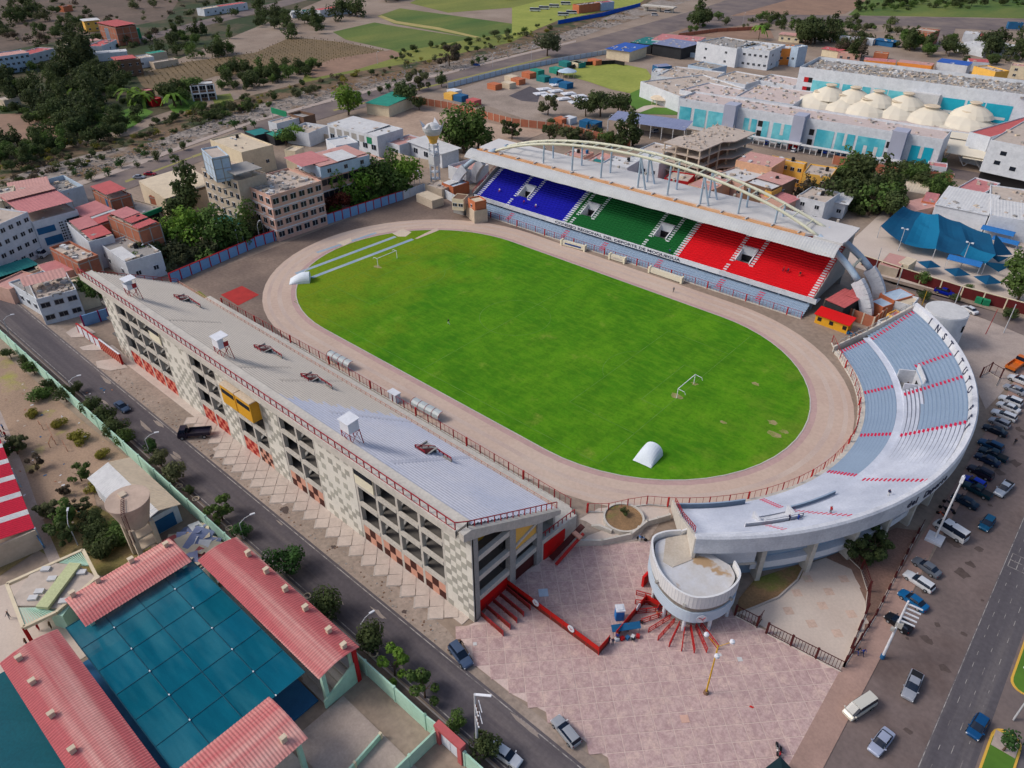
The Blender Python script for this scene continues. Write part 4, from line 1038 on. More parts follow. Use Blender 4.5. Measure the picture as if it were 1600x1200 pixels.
def wheel(r):
 if r not in wheel_me:
  a=MB(); a.tube([(0,-.11,0),(0,.11,0)],r,14); b_=MB(); b_.tube([(0,-.125,0),(0,.125,0)],r*.58,10)
  wheel_me[r]=(a.mesh('wheel',[m_tyre]),b_.mesh('rim',[m_rim]))
 return wheel_me[r]
CARS={}
def car(kind,pname,c,px,py,deg,label,group,z=.05,hx=None,metal=.2,sc=1.0):
 """px,py: centre of the vehicle's footprint; deg: heading of its nose in the world"""
 key=(kind,pname)
 p=g(px,py); loc=(p[0],p[1],z)
 if key in CARS: return dup(CARS[key],loc,math.radians(deg),label,group)
 m=carpaint(pname,c,metal)
 t=thing({'sedan':'parked_car','hatch':'parked_car','suv':'parked_car','wagon':'parked_car','pickup':'pickup_truck','van':'van','minibus':'minibus','bus':'bus','truck':'truck','oldpickup':'pickup_truck'}[kind],label,{'pickup':'pickup','oldpickup':'pickup','van':'van','minibus':'minibus','bus':'bus','truck':'truck'}.get(kind,'car'),loc,0,group)
 W_,L_,wr,wb=.88,2.2,.33,(1.35,-1.3); roof=[];glass=[]
 if kind=='sedan':
  body=[(-2.25,.70,.35,.80,.85),(-2.15,.82,.25,.93,.88),(-1.5,.87,.2,.98,.9),(-.6,.88,.2,.95,.92),(.9,.88,.2,.93,.9),(1.6,.86,.2,.86,.88),(2.1,.80,.25,.74,.85),(2.25,.66,.35,.62,.8)]
  gh=[(-1.6,.70,.93,.97,.95),(-1.0,.74,.93,1.38,.8),(-.2,.76,.93,1.44,.8),(.35,.75,.92,1.40,.8),(1.05,.72,.9,.94,.95)]; rf=(-1.0,.35,1.40,.58)
 elif kind in('suv','hatch','wagon'):
  hh={'suv':1.72,'hatch':1.48,'wagon':1.42}[kind]; bl={'suv':1.05,'hatch':.95,'wagon':.93}[kind]; ln={'suv':2.25,'hatch':1.95,'wagon':2.35}[kind]
  body=[(-ln,.78,.3,bl-.1,.88),(-ln+.1,.85,.25,bl,.9),(-1.2,.89,.22,bl,.92),(.7,.89,.22,bl-.02,.92),(ln-.75,.87,.22,bl-.08,.9),(ln-.15,.82,.27,bl-.2,.86),(ln,.68,.35,bl-.33,.8)]
  gh=[(-ln+.08,.74,bl-.05,bl,.95),(-ln+.3,.76,bl-.05,hh-.06,.82),(-.8,.78,bl-.05,hh,.82),(.1,.77,bl-.05,hh-.02,.82),(.95,.74,bl-.07,bl-.02,.95)]; rf=(-ln+.35,.1,hh-.03,.60)
  wb=(ln-.85,-ln+.8); wr=.37 if kind=='suv' else .32
 elif kind in('pickup','oldpickup'):
  body=[(-2.6,.84,.4,1.0,.97),(-2.5,.86,.35,1.05,.98),(-.85,.88,.3,1.08,.95),(.9,.88,.3,1.08,.92),(1.7,.87,.3,1.02,.9),(2.35,.82,.32,.86,.86),(2.5,.7,.4,.7,.8)]
  gh=[(-.95,.74,1.03,1.1,.95),(-.8,.76,1.03,1.68,.84),(-.2,.78,1.03,1.74,.84),(.4,.77,1.03,1.70,.84),(1.15,.74,1.0,1.06,.95)]; rf=(-.78,.35,1.70,.62); wb=(1.6,-1.6); wr=.38
 elif kind=='van':
  body=[(-2.45,.84,.35,1.1,.97),(-2.4,.86,.3,1.15,.98),(0,.88,.28,1.15,.98),(1.6,.88,.28,1.12,.96),(2.2,.85,.3,1.0,.92),(2.45,.76,.35,.75,.85)]
  gh=[(-2.4,.80,1.05,1.15,.98),(-2.3,.82,1.05,1.9,.88),(0,.83,1.05,1.98,.88),(1.1,.82,1.05,1.92,.88),(2.05,.78,1.0,1.1,.95)]; rf=(-2.28,1.05,1.94,.68); wb=(1.5,-1.5)
 elif kind=='minibus':
  body=[(-2.75,.90,.35,1.2,.98),(-2.7,.93,.3,1.25,.98),(0,.95,.3,1.25,.98),(1.9,.95,.3,1.22,.96),(2.55,.9,.32,1.0,.9),(2.75,.8,.4,.8,.85)]
  gh=[(-2.7,.86,1.15,1.25,.98),(-2.6,.88,1.15,2.15,.9),(0,.9,1.15,2.25,.9),(1.3,.89,1.15,2.18,.9),(2.3,.84,1.1,1.2,.95)]; rf=(-2.58,1.25,2.2,.75); wb=(1.8,-1.7); wr=.36
 elif kind=='bus':
  body=[(-4.6,1.15,.4,1.6,.99),(-4.5,1.2,.35,1.6,.99),(4.3,1.2,.35,1.55,.98),(4.6,1.1,.4,1.3,.95)]
  gh=[(-4.55,1.12,1.5,1.6,.99),(-4.45,1.14,1.5,2.75,.94),(3.9,1.14,1.5,2.75,.94),(4.45,1.05,1.5,1.6,.97)]; rf=(-4.45,3.9,2.76,.98); wb=(2.9,-2.7); wr=.48
 elif kind=='truck':
  body=[(1.3,1.0,.4,1.5,.98),(1.4,1.05,.35,1.5,.98),(3.0,1.05,.35,1.45,.95),(3.2,.95,.45,1.2,.9)]
  gh=[(1.35,.95,1.4,1.5,.98),(1.45,.97,1.4,2.35,.92),(2.6,.95,1.4,2.35,.92),(3.1,.9,1.4,1.5,.95)]; rf=(1.45,2.6,2.36,.85); wb=(2.3,-2.0); wr=.45
 mb=MB(); loft(mb,body); part('body',mb,[m],t,world=False)
 mb=MB(); loft(mb,gh); part('window_glass',mb,[m_cglass],t,world=False)
 mb=MB(); x0,x1,zr,hw=rf
 loft(mb,[(x0-.02,hw,zr-.02,zr+.05,.97),(x1+.02,hw,zr-.02,zr+.05,.97)]);
 part('roof',mb,[m],t,world=False)
 for s in (-1,1):
  mb=MB(); wdt=gh[1][1]+.005
  for x in (x0+.05,(x0+x1)/2,x1-.02): mb.bar((x,s*wdt*.985,body[2][3]-.02),(x,s*hw*1.0,zr),.07)
  part('pillar',mb,[m],t,world=False)
  mb=MB(); mb.bar((gh[-1][0]-.05,s*.8,body[2][3]),(gh[-1][0]-.1,s*1.02,body[2][3]+.1),.14,.12); part('wing_mirror',mb,[m],t,world=False)
  xf=body[-1][0]; mb=MB(); mb.cbox((xf-.12,s*body[-2][1]*.74,(body[-1][2]+body[-1][3])/2+.05),(.2,.34,.16)); part('headlight',mb,[m_hl],t,world=False)
  xr=body[0][0]; mb=MB(); mb.cbox((xr+.04,s*body[0][1]*.86,body[0][3]-.12),(.12,.18,.24)); part('tail_light',mb,[m_tl],t,world=False)
  for xw in wb:
   a,b_=wheel(wr); w_=link('wheel',a,t,(xw,s*(body[2][1]-.08),wr)); link('rim',b_,w_)
 if kind in('pickup','oldpickup'):
  mb=MB(); mb.box(-2.45,-.95,-.72,.72,1.07,1.10); part('cargo_bed',mb,[m_dark],t,world=False)
 if kind=='truck':
  mb=MB(); mb.box(-3.2,1.2,-1.1,1.1,.9,1.05); mb.box(-3.2,1.2,-1.1,-1.0,1.05,1.6); mb.box(-3.2,1.2,1.0,1.1,1.05,1.6); mb.box(-3.2,-3.1,-1,1,1.05,1.6); mb.box(1.1,1.2,-1,1,1.05,1.6); part('cargo_bed',mb,[m],t,world=False)
 if kind=='bus':
  mb=MB(); mb.box(-4.3,-1.5,-.6,.6,2.78,3.0); part('roof_unit',mb,[m_white],t,world=False)
 t.rotation_euler=(0,0,math.radians(deg)); CARS[key]=t
 return t
silver=(150,154,164); white=(214,216,220); black=(26,28,34); blue=(24,62,130); teal=(20,84,130); dblue=(22,34,66); greyc=(86,90,98)
GP='cars parked nose in beside the curved stand'
row=[('pickup','white',white,1592,598,'white double cab pickup, topmost of the row beside the curved stand'),
('sedan','silver',silver,1584,612,'silver saloon second from the top of the parked row'),
('suv','white',white,1577,630,'white off-roader third from the top of the parked row'),
('sedan','white',white,1574,640,'white saloon squeezed behind the white off-roader in the parked row'),
('wagon','white',white,1567,652,'white estate car fifth in the parked row'),
('hatch','silver',silver,1560,664,'silver-blue hatchback just above the dark saloon in the parked row'),
('sedan','dark',(24,34,50),1553,676,'dark saloon last before the gap in the parked row'),
('suv','teal',(26,72,108),1546,700,'teal blue off-roader first below the gap in the parked row'),
('pickup','dteal',(18,46,62),1549,714,'dark green-blue pickup second below the gap in the parked row'),
('sedan','dblue',(26,44,72),1541,722,'dark blue saloon third below the gap in the parked row'),
('suv','brown',(44,40,56),1530,742,'dark off-roader with a tan roof box in the parked row'),
('hatch','vivid',(14,60,190),1520,757,'vivid blue hatchback in the parked row near the floodlight mast'),
('pickup','dteal2',(16,54,66),1524,770,'dark teal pickup behind the tip of the floodlight mast'),
('sedan','dblue2',(20,42,62),1506,787,'dark blue saloon, lowest of the packed row by the curved stand')]
for k,n,c,px,py,lab in row:
 car(k,n,c,px,py,172+((px*7)%9-4),lab,GP)
car('minibus','white',white,1483,834,165,'white long minibus parked across below the floodlight mast','vehicles on the parking strip')
car('sedan','greyc',(104,110,120),1446,890,165,'grey saloon parked below the white minibus','vehicles on the parking strip')
car('wagon','white',white,1434,912,168,'white estate car parked between the grey saloon and the blue car','vehicles on the parking strip')
car('sedan','turq',(20,96,148),1425,942,165,'turquoise blue old saloon parked under the multi-armed pole','vehicles on the parking strip')
car('hatch','black',black,1402,977,166,'black hatchback parked beside the base of the multi-armed pole','vehicles on the parking strip')
car('pickup','silver',silver,1423,1076,-88,'silver pickup with an open dark bed facing the camera','vehicles on the parking strip')
car('van','cream',(212,208,196),1341,1110,-110,'cream white van parked beside the plaza pavement','vehicles on the parking strip')
car('sedan','silver2',(160,168,190),1375,1163,-98,'pale blue-silver saloon at the bottom right of the parking strip','vehicles on the parking strip')
car('hatch','teal2',(18,74,122),1525,1140,-96,'blue hatchback driving on the avenue near the yellow kerb','vehicles driving on the avenue')
car('hatch','teal3',(20,82,116),1540,822,-96,'teal hatchback driving on the avenue beside the lane lines','vehicles driving on the avenue')
car('pickup','silver3',(170,178,190),1566,768,-100,'silver pickup driving on the avenue above the teal hatchback','vehicles driving on the avenue')
car('suv','steel',(74,92,120),720,1028,-12,'steel blue off-roader with a dark sunroof stopped at the plaza corner','vehicles on the street beside the long stand')
car('wagon','silver4',(160,164,170),884,1146,167,'silver people carrier parked along the bottom edge of the plaza','vehicles on the street beside the long stand')
car('sedan','white',white,790,1183,6,'white saloon with blue windows at the bottom edge on the street','vehicles on the street beside the long stand')
car('sedan','steel2',(60,78,104),192,639,2,'dark blue saloon driving on the street beside the long stand','vehicles on the street beside the long stand')
car('truck','brown',(78,70,54),306,682,-132,'small brown flatbed truck parked at the kerb of the long stand','vehicles on the street beside the long stand')
car('pickup','royal',(8,34,150),1475,460,-4,'royal blue pickup in the street beside the maroon panel wall','vehicles in the street beyond the curved stand')
car('sedan','white',white,1514,487,150,'white saloon parked beyond the white round building','vehicles in the street beyond the curved stand')
car('truck','orange',(208,110,40),1585,575,78,'orange and yellow truck parked at the right edge beyond the car row','vehicles in the street beyond the curved stand')
hp=[(1217,228,'silver',silver),(1237,232,'dark',(24,34,50)),(1240,237,'white',white),(1249,234,'silver2',(160,168,190)),(1281,238,'dark',(24,34,50)),(1289,239,'royal2',(10,60,160)),(1301,241,'silver',silver),(1311,242,'teal',(26,72,108)),(1320,243,'dteal',(18,46,62)),(1333,245,'royal2',(10,60,160)),(1175,222,'dark',(24,34,50)),(1197,225,'royal2',(10,60,160))]
wl=['silver car parked left in front of the hospital','dark car parked beside the silver one in front of the hospital','white car nearest the houses in front of the hospital','pale silver car beside the white one in front of the hospital','dark car right of the gatehouse in front of the hospital','bright blue car in the hospital row right of the dark one','silver car in the middle of the hospital row','teal car right of the silver one in the hospital row','dark teal car near the round shrubs of the hospital','bright blue car rightmost of the hospital row','dark car parked beside the unfinished building','bright blue car parked leftmost near the unfinished building']
for (px,py,n,c),lab in zip(hp,wl): car('hatch',n,c,px,py,100,lab,'cars in front of the hospital')
car('minibus','white',white,1023,25,38,'white minibus on the riverside road, nearer of two','minibuses on the riverside road'); car('minibus','white',white,1043,20,38,'white minibus on the riverside road, further of two','minibuses on the riverside road')
car('bus','whiteblue',(190,196,214),485,223,-42,'white and blue bus parked by the green bush beyond the wall','buses and lorries')
for i in range(9):
 L1=[(880,25),(893,22),(906,19),(919,16),(932,14)]; L2=[(836,18),(850,15),(866,12),(884,8)]
 px,py=(L1+L2)[i]; car('bus','white',white,px,py,38,'white bus on the far field, '+('nearest','second','third','fourth','last')[i if i<5 else i-5]+(' of the row along the blue fence' if i<5 else ' of the row away from the blue fence'),'white buses parked on the far field')
car('hatch','silver',silver,235,57,60,'silver car on the road through the far hillside houses','cars on the riverside streets')
car('truck','white',white,57,402,40,'white lorry with a yellow canvas load in front of the white apartment block','buses and lorries')
car('sedan','redc',(150,20,40),235,274,40,'red car on the riverside road beyond the pink roofs','cars on the riverside streets')
car('sedan','silver',silver,218,279,40,'silver car behind the red one on the riverside road','cars on the riverside streets')
car('hatch','blue4',(20,70,150),745,103,38,'small blue car on the riverside road beside the round trees','cars on the riverside streets')
car('hatch','maroon',(80,20,40),1223,99,10,'maroon car parked in front of the orange building','cars in front of the hospital')
car('hatch','maroon',(80,20,40),702,256,10,'dark red car under the canopy by the square lattice tower','cars on the riverside streets')
car('suv','silver',silver,1025,207,70,'silver off-roader under the long blue-grey shed roof','cars in front of the hospital')
# -- trees and plants
def leafmat(n,c,c2,**k): return mat('foliage_'+n,c,c2,scale=.5,amt=1,rough=.9,fine=.25,fscale=1.2,rand=.12,transl=.35,**k)
F={'dark':leafmat('dark_green',(88,100,58),(60,74,42)),'mid':leafmat('mid_green',(100,124,60),(70,92,46)),'bright':leafmat('bright_green',(126,156,60),(88,122,46)),
'olive':leafmat('olive',(108,112,76),(80,86,58)),'dry':leafmat('dry_brown',(104,92,76),(78,70,58)),'grey':leafmat('grey_green',(96,104,74),(66,76,52)),
'round':leafmat('clipped_green',(70,104,52),(46,76,38)),'red':leafmat('red_brown',(92,38,28),(64,28,24)),'yellow':leafmat('yellow_green',(150,142,60),(112,112,44)),
'blossom':leafmat('pale_blossom',(196,184,160),(104,104,72)),'forest':leafmat('forest_green',(80,90,54),(54,64,40))}
m_bark=mat('bark',(94,76,62),(66,54,46),scale=2)
CRN={}
def crown(kind,shape,seed,n):
 key=(kind,shape,seed)
 if key in CRN: return CRN[key]
 r=random.Random(seed*31+hash(shape)%7 if 0 else seed*31+len(shape)); mb=MB()
 blobs=[]
 nb={'round':13,'wide':18,'tall':15,'loose':13,'weep':17,'ball':15,'shrub':11}[shape]
 for i in range(nb):
  a=r.uniform(0,2*PI); q=r.random()**.6
  if shape in('wide','round'): c=(q*.72*math.cos(a),q*.72*math.sin(a),.95+r.uniform(-.38,.5)*(1.15-q*.6)); br=r.uniform(.26,.44)
  elif shape=='tall': c=(q*.45*math.cos(a),q*.45*math.sin(a),.5+1.9*i/nb); br=r.uniform(.26,.42)*(1.15-.5*i/nb)
  elif shape=='weep': c=(q*.8*math.cos(a),q*.8*math.sin(a),1.1+r.uniform(-.7,.55)); br=r.uniform(.25,.4)
  elif shape=='loose': c=(q*.8*math.cos(a),q*.8*math.sin(a),1+r.uniform(-.5,.5)); br=r.uniform(.16,.3)
  elif shape=='ball': c=(q*.5*math.cos(a),q*.5*math.sin(a),1+r.uniform(-.45,.45)); br=r.uniform(.4,.52)
  else: c=(q*.7*math.cos(a),q*.7*math.sin(a),.4+r.uniform(-.1,.3)); br=r.uniform(.3,.45)
  blobs.append((c,br))
 tot=sum(b_[1]**2 for b_ in blobs)
 for c,br in blobs:
  k=int(n*br*br/tot)
  for _ in range(k):
   u=r.uniform(-1,1); a=r.uniform(0,2*PI); s=math.sqrt(1-u*u); rr=br*(r.uniform(.72,1.08))
   zs=1.25 if shape=='weep' else .85
   p=Vector((c[0]+rr*s*math.cos(a),c[1]+rr*s*math.sin(a),c[2]+rr*u*zs))
   nrm=Vector((s*math.cos(a),s*math.sin(a),u+.25))+Vector((r.uniform(-.7,.7),r.uniform(-.7,.7),r.uniform(-.5,.7)))
   nrm.normalize(); t=nrm.orthogonal().normalized(); t=(Matrix.Rotation(r.uniform(0,6.28),3,nrm)@t); b2=nrm.cross(t)
   sz=r.uniform(.05,.09)*(1500/n)**.3
   mb.face([p+t*sz,p+b2*sz*.8,p-t*sz,p-b2*sz*.8])
 m=mb.mesh('crown',[F[kind]]); CRN[key]=m; return m
TRK={}
def trunk(h,seed=0,lean=.1):
 key=(seed,)
 if key in TRK: return TRK[key]
 r=random.Random(seed); mb=MB()
 mb.tube([(0,0,-.02),(.02,.01,.35),(lean*.5,.03,.75),(lean,.0,1.1)],[.085,.065,.05,.03],7)
 for i in range(5):
  a=i*1.26+r.uniform(-.3,.3); mb.tube([(lean*.5,.03,.6+.06*i),(lean*.5+.28*math.cos(a),.28*math.sin(a),.95+.04*i),(lean*.5+.5*math.cos(a),.5*math.sin(a),1.25)],[.035,.022,.01],5)
 m=mb.mesh('trunk',[m_bark]); TRK[key]=m; return m
tr=random.Random(21)
def tree(px,py,r,kind,shape,label,group,h=None,cat='tree',name='tree',z=0,world=None,n=1500):
 p=world if world else g(px,py,z); seed=tr.randint(0,3)
 zc=(h if h else r*.98)    # height of the crown centre
 t=thing(name,label,cat,(p[0],p[1],p[2]),tr.uniform(0,6.28),group)
 me=crown(kind,shape,seed,n)
 link('trunk',trunk(1,seed%3),t,(0,0,0),scale=(zc*.75+.2,zc*.75+.2,zc*.95 if shape!='shrub' else r*.5))
 vs=1.0
 o=link('crown',me,t,(0,0,zc-r if shape not in('tall','shrub') else (zc-r*1.0 if shape=='tall' else 0)),scale=(r,r,r*vs))
 return t
def trees(lst,group,**k):
 for px,py,r,kind,shape,lab in lst: tree(px,py,r,kind,shape,lab,group,**k)
G1='street trees beside the mint green wall'
trees([(18,560,1.7,'dark','round','first small street tree in the far left corner beside the mint wall'),
(38,572,1.7,'dark','round','second small street tree from the far left corner beside the mint wall'),
(55,585,2.1,'mid','round','third small street tree from the far left beside the mint wall'),
(84,613,2.1,'dark','round','dark round street tree left of the parked blue saloon by the mint wall'),
(105,628,2.3,'dark','wide','dark spreading street tree just before the lamp post by the mint wall'),
(122,612,1.5,'dark','round','small street tree behind the lamp post by the mint wall'),
(148,648,2.5,'dark','wide','wide dark street tree joined to its neighbour beside the mint wall'),
(168,663,2.6,'dark','wide','largest of the dark joined street trees beside the mint wall'),
(186,682,2.7,'dark','wide','dark street tree at the lower end of the joined clump'),
(200,697,2.3,'mid','wide','street tree directly before the gap left of the curved lamp'),
(236,708,1.9,'round','round','street tree at the foot of the curved lamp near the white shed'),
(252,728,2.2,'olive','wide','olive street tree beside the corner of the white shed'),
(278,752,2.6,'olive','wide','broad olive street tree standing in a tyre ring beside the white shed'),
(298,772,1.2,'dark','round','tiny dark street tree between two tyre rings'),
(348,812,2.8,'mid','loose','round green street tree above the lamp near the junk yard'),
(381,838,1.8,'round','round','small street tree at the base of the lamp near the red roof'),
(448,895,3.2,'round','wide','large round street tree beside the corner of the red corrugated roof'),
(512,958,3.0,'dark','ball','dark round street tree at the narrow end of the mint wall'),
(584,1018,3.0,'dark','ball','dark round street tree beside the white street lamp in front of the plaza'),
(617,1056,2.6,'bright','loose','bright green street tree with ragged crown beside the mint wall'),
(664,1090,2.6,'mid','loose','green street tree left of the electric pole beside the mint wall'),
(714,1137,1.6,'mid','round','small street tree next to the red framed gate'),
(760,1180,2.4,'dark','wide','dark street tree touching the white saloon at the bottom edge')],G1)
G2='trees inside the school plot'
trees([(36,700,2.6,'olive','loose','thin olive tree by the path in the bare school plot'),(128,752,2.2,'mid','loose','small leaning tree with a forked stem in the bare school plot'),(102,772,1.5,'dry','loose','dry brown bush in the middle of the bare school plot'),(95,828,3.2,'mid','loose','large dark tree at the upper side of the white pavilion'),(108,848,2.8,'dark','loose','dark tree nearest the lamp post by the white pavilion'),(80,806,2.6,'olive','loose','olive tree beside the long concrete path'),(135,800,1.7,'olive','loose','small olive tree near the water tower ramp'),(28,710,2.2,'dark','loose','dark thin tree beside the striped canopy path'),(66,622,2.6,'mid','shrub','green weedy bush on yellow grass near the top of the school plot'),(96,665,1.8,'yellow','shrub','yellow green bush near the bent goal frame'),(124,690,2.2,'yellow','shrub','yellow bush beside the blue cloth on the ground'),(52,650,1.5,'yellow','shrub','low yellow green plant near the top path'),(162,712,1.6,'yellow','shrub','yellow bush left of the white shed'),(150,764,2.0,'yellow','shrub','yellow bush touching the white shed wall'),(115,805,1.7,'dry','loose','dry bush near the black hole in the ground'),(58,735,1.8,'dry','loose','dry brown tree among litter beside the path')],G2)
for i,(px,py,r) in enumerate([(160,860,3.0),(178,850,2.8),(150,838,2.6),(198,842,2.6),(140,820,2.4),(186,828,2.0)]):
 tree(px,py,r,('dark','mid')[i%2],'shrub','low green shrub mass in front of the water tower, '+('lowest','second','third','rightmost','leftmost','small upper')[i]+' clump','green shrubs by the water tower',cat='shrub',name='shrub')
G3='trees between the wall panels and the apartment blocks'
trees([(300,335,8.0,'dark','tall','tall dark tree in front of the grey five storey block'),(285,345,5.5,'dark','wide','dark tree at the foot of the grey five storey block'),(318,322,4,'dark','wide','small dark tree at the corner of the grey five storey block'),
(268,392,6.2,'mid','wide','bright spreading tree above the blue wall, left one'),(300,392,7.0,'bright','weep','large bright green tree in front of the teal shelter'),(340,390,6.8,'mid','weep','large green tree behind the blue and red wall'),(375,380,6.4,'mid','weep','green tree right of the large ones behind the blue and red wall'),(400,372,4.5,'olive','wide','olive tree behind the lamp posts by the blue wall'),
(232,400,5.0,'blossom','loose','tree with pale blossom beside the flat grey roof'),(248,412,4.6,'grey','loose','grey tree behind the stand beside the blossom tree'),(226,425,4.6,'mid','wide','green tree at the far end of the long stand'),(205,420,4.0,'dark','wide','dark tree touching the far corner of the long stand'),
(150,472,5.0,'mid','wide','round green tree between the white corner house and the long stand'),(438,348,4.0,'dark','wide','dark bush beside the pink corner block'),(466,356,4.4,'red','tall','red brown leaved tree at the corner of the pink block'),(496,346,4.5,'red','tall','red brown tree beside the metal canopy'),(530,333,5.2,'red','wide','dark red tree in front of the long pink block'),
(545,322,6.8,'bright','weep','bright green tree left in the row behind the wall panels'),(565,318,6.8,'bright','weep','tall bright green tree in the row behind the wall panels'),(588,312,7.6,'mid','weep','green tree in the middle of the row behind the wall panels'),(608,304,7.4,'mid','weep','fourth green tree of the row behind the wall panels'),(636,298,7.4,'bright','wide','light green tree at the right end of the row behind the wall panels'),(618,292,5,'olive','loose','pale green tree behind the right end of the wall panels'),
(725,240,10.0,'mid','weep','huge weeping tree behind the left end of the covered stand'),(748,236,8.5,'mid','weep','weeping tree joined right of the huge one'),(708,236,6,'dark','weep','weeping tree joined left of the huge one'),(800,218,5.0,'dark','loose','thin dark tree standing alone on the sandy lot'),
(858,222,4,'dark','loose','dark bush above the arch of the covered stand'),(890,225,4.2,'olive','loose','dry grey bush above the arch of the covered stand'),(948,228,4.0,'mid','wide','green bush left of the dark tree by the arch'),(968,230,5.0,'dark','tall','dark tree left of the unfinished building'),(988,228,6.5,'dark','tall','tall dark tree nearest the unfinished building'),
(856,180,5.5,'olive','loose','olive tree at the edge of the white covered site'),(915,182,6.0,'dark','wide','dark tree left of the big one beside the blue-grey shed'),(938,182,7.5,'dark','wide','broad dark tree beside the long blue-grey shed'),(965,180,6.5,'dark','wide','broad dark tree touching the long blue-grey shed'),
(545,180,8.0,'bright','wide','round bright tree beside the road above the long white workshop'),(637,168,7.5,'dark','wide','broad dark tree beside the teal roofed house'),(655,172,4,'dark','wide','low dark tree on the sandy lot beside the teal roofed house'),(655,142,6.5,'olive','loose','olive tree beyond the teal roofed house'),(690,136,4,'dark','wide','bush by the yard with blue trucks'),(702,105,7.5,'dry','loose','bare brown tree on the river bank'),(855,88,9.0,'grey','wide','large grey green tree by the riverside wall'),(465,222,5,'bright','wide','bright bush beside the parked white and blue bus'),(448,228,4.5,'mid','wide','green bush left of the bus beyond the wall')],G3)
G4='round clipped trees along the riverside promenade'
for i,(px,py) in enumerate([(218,240),(229,246),(246,252),(268,242),(288,235),(190,262),(215,262),(170,275),(144,282),(118,275),(100,290),(368,202),(384,207),(398,200),(561,157),(577,150),(594,146),(608,143),(620,138),(632,135),(667,125),(690,118),(738,103),(747,100),(758,96)]):
 tree(px,py,1.6+.5*(i%3),'round' if i%2 else 'dark','ball','round clipped promenade tree by the river road, '+('first','second','third','fourth','fifth','sixth','seventh','eighth','ninth','tenth','eleventh','twelfth','thirteenth')[i%13]+(' of the western half' if i<13 else ' of the eastern half'),G4,n=260)
G5='trees of the wooded river slope'
fr=random.Random(9)
WOODK={}
def wood(poly,n,rr,kinds,lab,grp,shape=('wide','round','tall','weep'),nn=420,stuff=True):
 xs=[p[0] for p in poly]; ys=[p[1] for p in poly]; k=0; by={}
 ORD=('first','second','third','fourth','fifth','sixth','seventh','eighth','ninth','tenth','eleventh','twelfth','thirteenth','fourteenth')
 pts=[]
 while k<n:
  px,py=fr.uniform(min(xs),max(xs)),fr.uniform(min(ys),max(ys))
  if inside((px,py),poly): pts.append((px,py)); k+=1
 pts.sort()
 for k,(px,py) in enumerate(pts):
  r=fr.uniform(*rr)*(.7 if stuff and rr[1]>4.6 else 1); kd=fr.choice(kinds); sh=fr.choice(shape)
  if not stuff: tree(px,py,r,kd,sh,lab+', '+ORD[k%14]+' from left',grp,n=nn); continue
  me=crown(kd,sh,tr.randint(0,3),nn); c=g(px,py); zc=r*.95; z0_=zc-r if sh!='tall' else 0
  mb=by.setdefault(kd,MB()); a=fr.uniform(0,6.28); co,si=math.cos(a),math.sin(a); i=len(mb.v)
  mb.v+=[(c[0]+r*(co*v.co.x-si*v.co.y),c[1]+r*(si*v.co.x+co*v.co.y),z0_+r*v.co.z) for v in me.vertices]
  mb.f+=[tuple(i+j for j in p.vertices) for p in me.polygons]; mb.m+=[0]*len(me.polygons)
  if fr.random()<.6: mb.bar((c[0],c[1],0),(c[0],c[1],zc),r*.08,m=0)
 for kd,mb in by.items():
  o=struct('distant_wood',mb,[F[kd]],kind='stuff'); o['label']=lab; o['category']='wood'
wood([(95,110),(125,85),(150,100),(175,115),(205,140),(212,170),(170,190),(110,185),(20,175),(0,160),(0,130),(60,125)],60,(5,9.5),['forest','forest','dark'],'dark tree of the dense wood on the far left slope',G5)
wood([(100,70),(130,70),(150,90),(130,120),(100,120)],9,(8,12),['forest'],'tall dark tree rising above the far left wood',G5,('tall',))
wood([(85,180),(150,185),(200,205),(150,220),(95,215)],13,(4.5,7),['dark','forest'],'dark tree beside the brown field on the far left',G5,stuff=False)
wood([(0,225),(70,215),(110,222),(200,205),(190,215),(90,240),(40,262),(0,275)],42,(3.5,6),['dark','mid','forest'],'bushy tree of the belt above the river bed',G5)
wood([(0,0),(60,-6),(60,20),(30,45),(0,60)],12,(6,10),['forest','dark'],'dark tree on the far hillside in the top left corner',G5)
wood([(0,20),(120,18),(135,60),(60,62),(0,60)],12,(4,8),['dark','olive'],'olive bush on the far hillside in the top left corner',G5)
wood([(210,75),(250,68),(300,50),(370,62),(378,82),(330,92),(270,92),(215,85)],30,(4,7.5),['dark','forest','mid'],'dark tree between the hill road and the vineyard',G5)
wood([(340,118),(400,110),(440,120),(490,108),(500,118),(420,135),(350,150)],26,(4.5,7),['dark','dark','mid'],'dark tree along the lower edge of the vineyard',G5)
wood([(400,18),(430,15),(500,40),(515,60),(440,62),(400,50)],24,(6,10),['forest','dark'],'large dark tree above the vineyard',G5)
wood([(520,10),(560,15),(560,38),(525,42)],5,(6,8),['forest','dark'],'dark tree between the vineyard and the green fields',G5,stuff=False)
wood([(170,-5),(400,-8),(380,8),(180,16)],12,(5,9),['dark','olive','dry'],'olive tree on the hillside above the far road',G5)
wood([(260,150),(300,140),(335,145),(330,165),(270,170)],5,(4,7),['dark','mid'],'dark tree beside the white framed house',G5,stuff=False)
wood([(600,-6),(650,-6),(650,6),(600,8)],6,(7,10),['forest','dark'],'dark tree at the top edge beyond the green fields',G5)
wood([(780,-4),(960,-4),(960,0),(780,0)],6,(5,8),['dark','olive'],'tree at the top edge behind the parked buses',G5)
wood([(1080,38),(1100,35),(1105,42),(1085,44)],3,(6,9),['dark'],'dark tree beside the highway junction',G5,stuff=False)
wood([(1190,35),(1320,40),(1340,50),(1200,50)],8,(3,5),['dark','mid'],'small tree along the field wall below the highway',G5,('wide','tall'),stuff=False)
wood([(1375,8),(1600,2),(1600,8),(1400,14)],12,(5,8),['forest','dark','mid'],'dark tree in the top right corner beyond the field',G5)
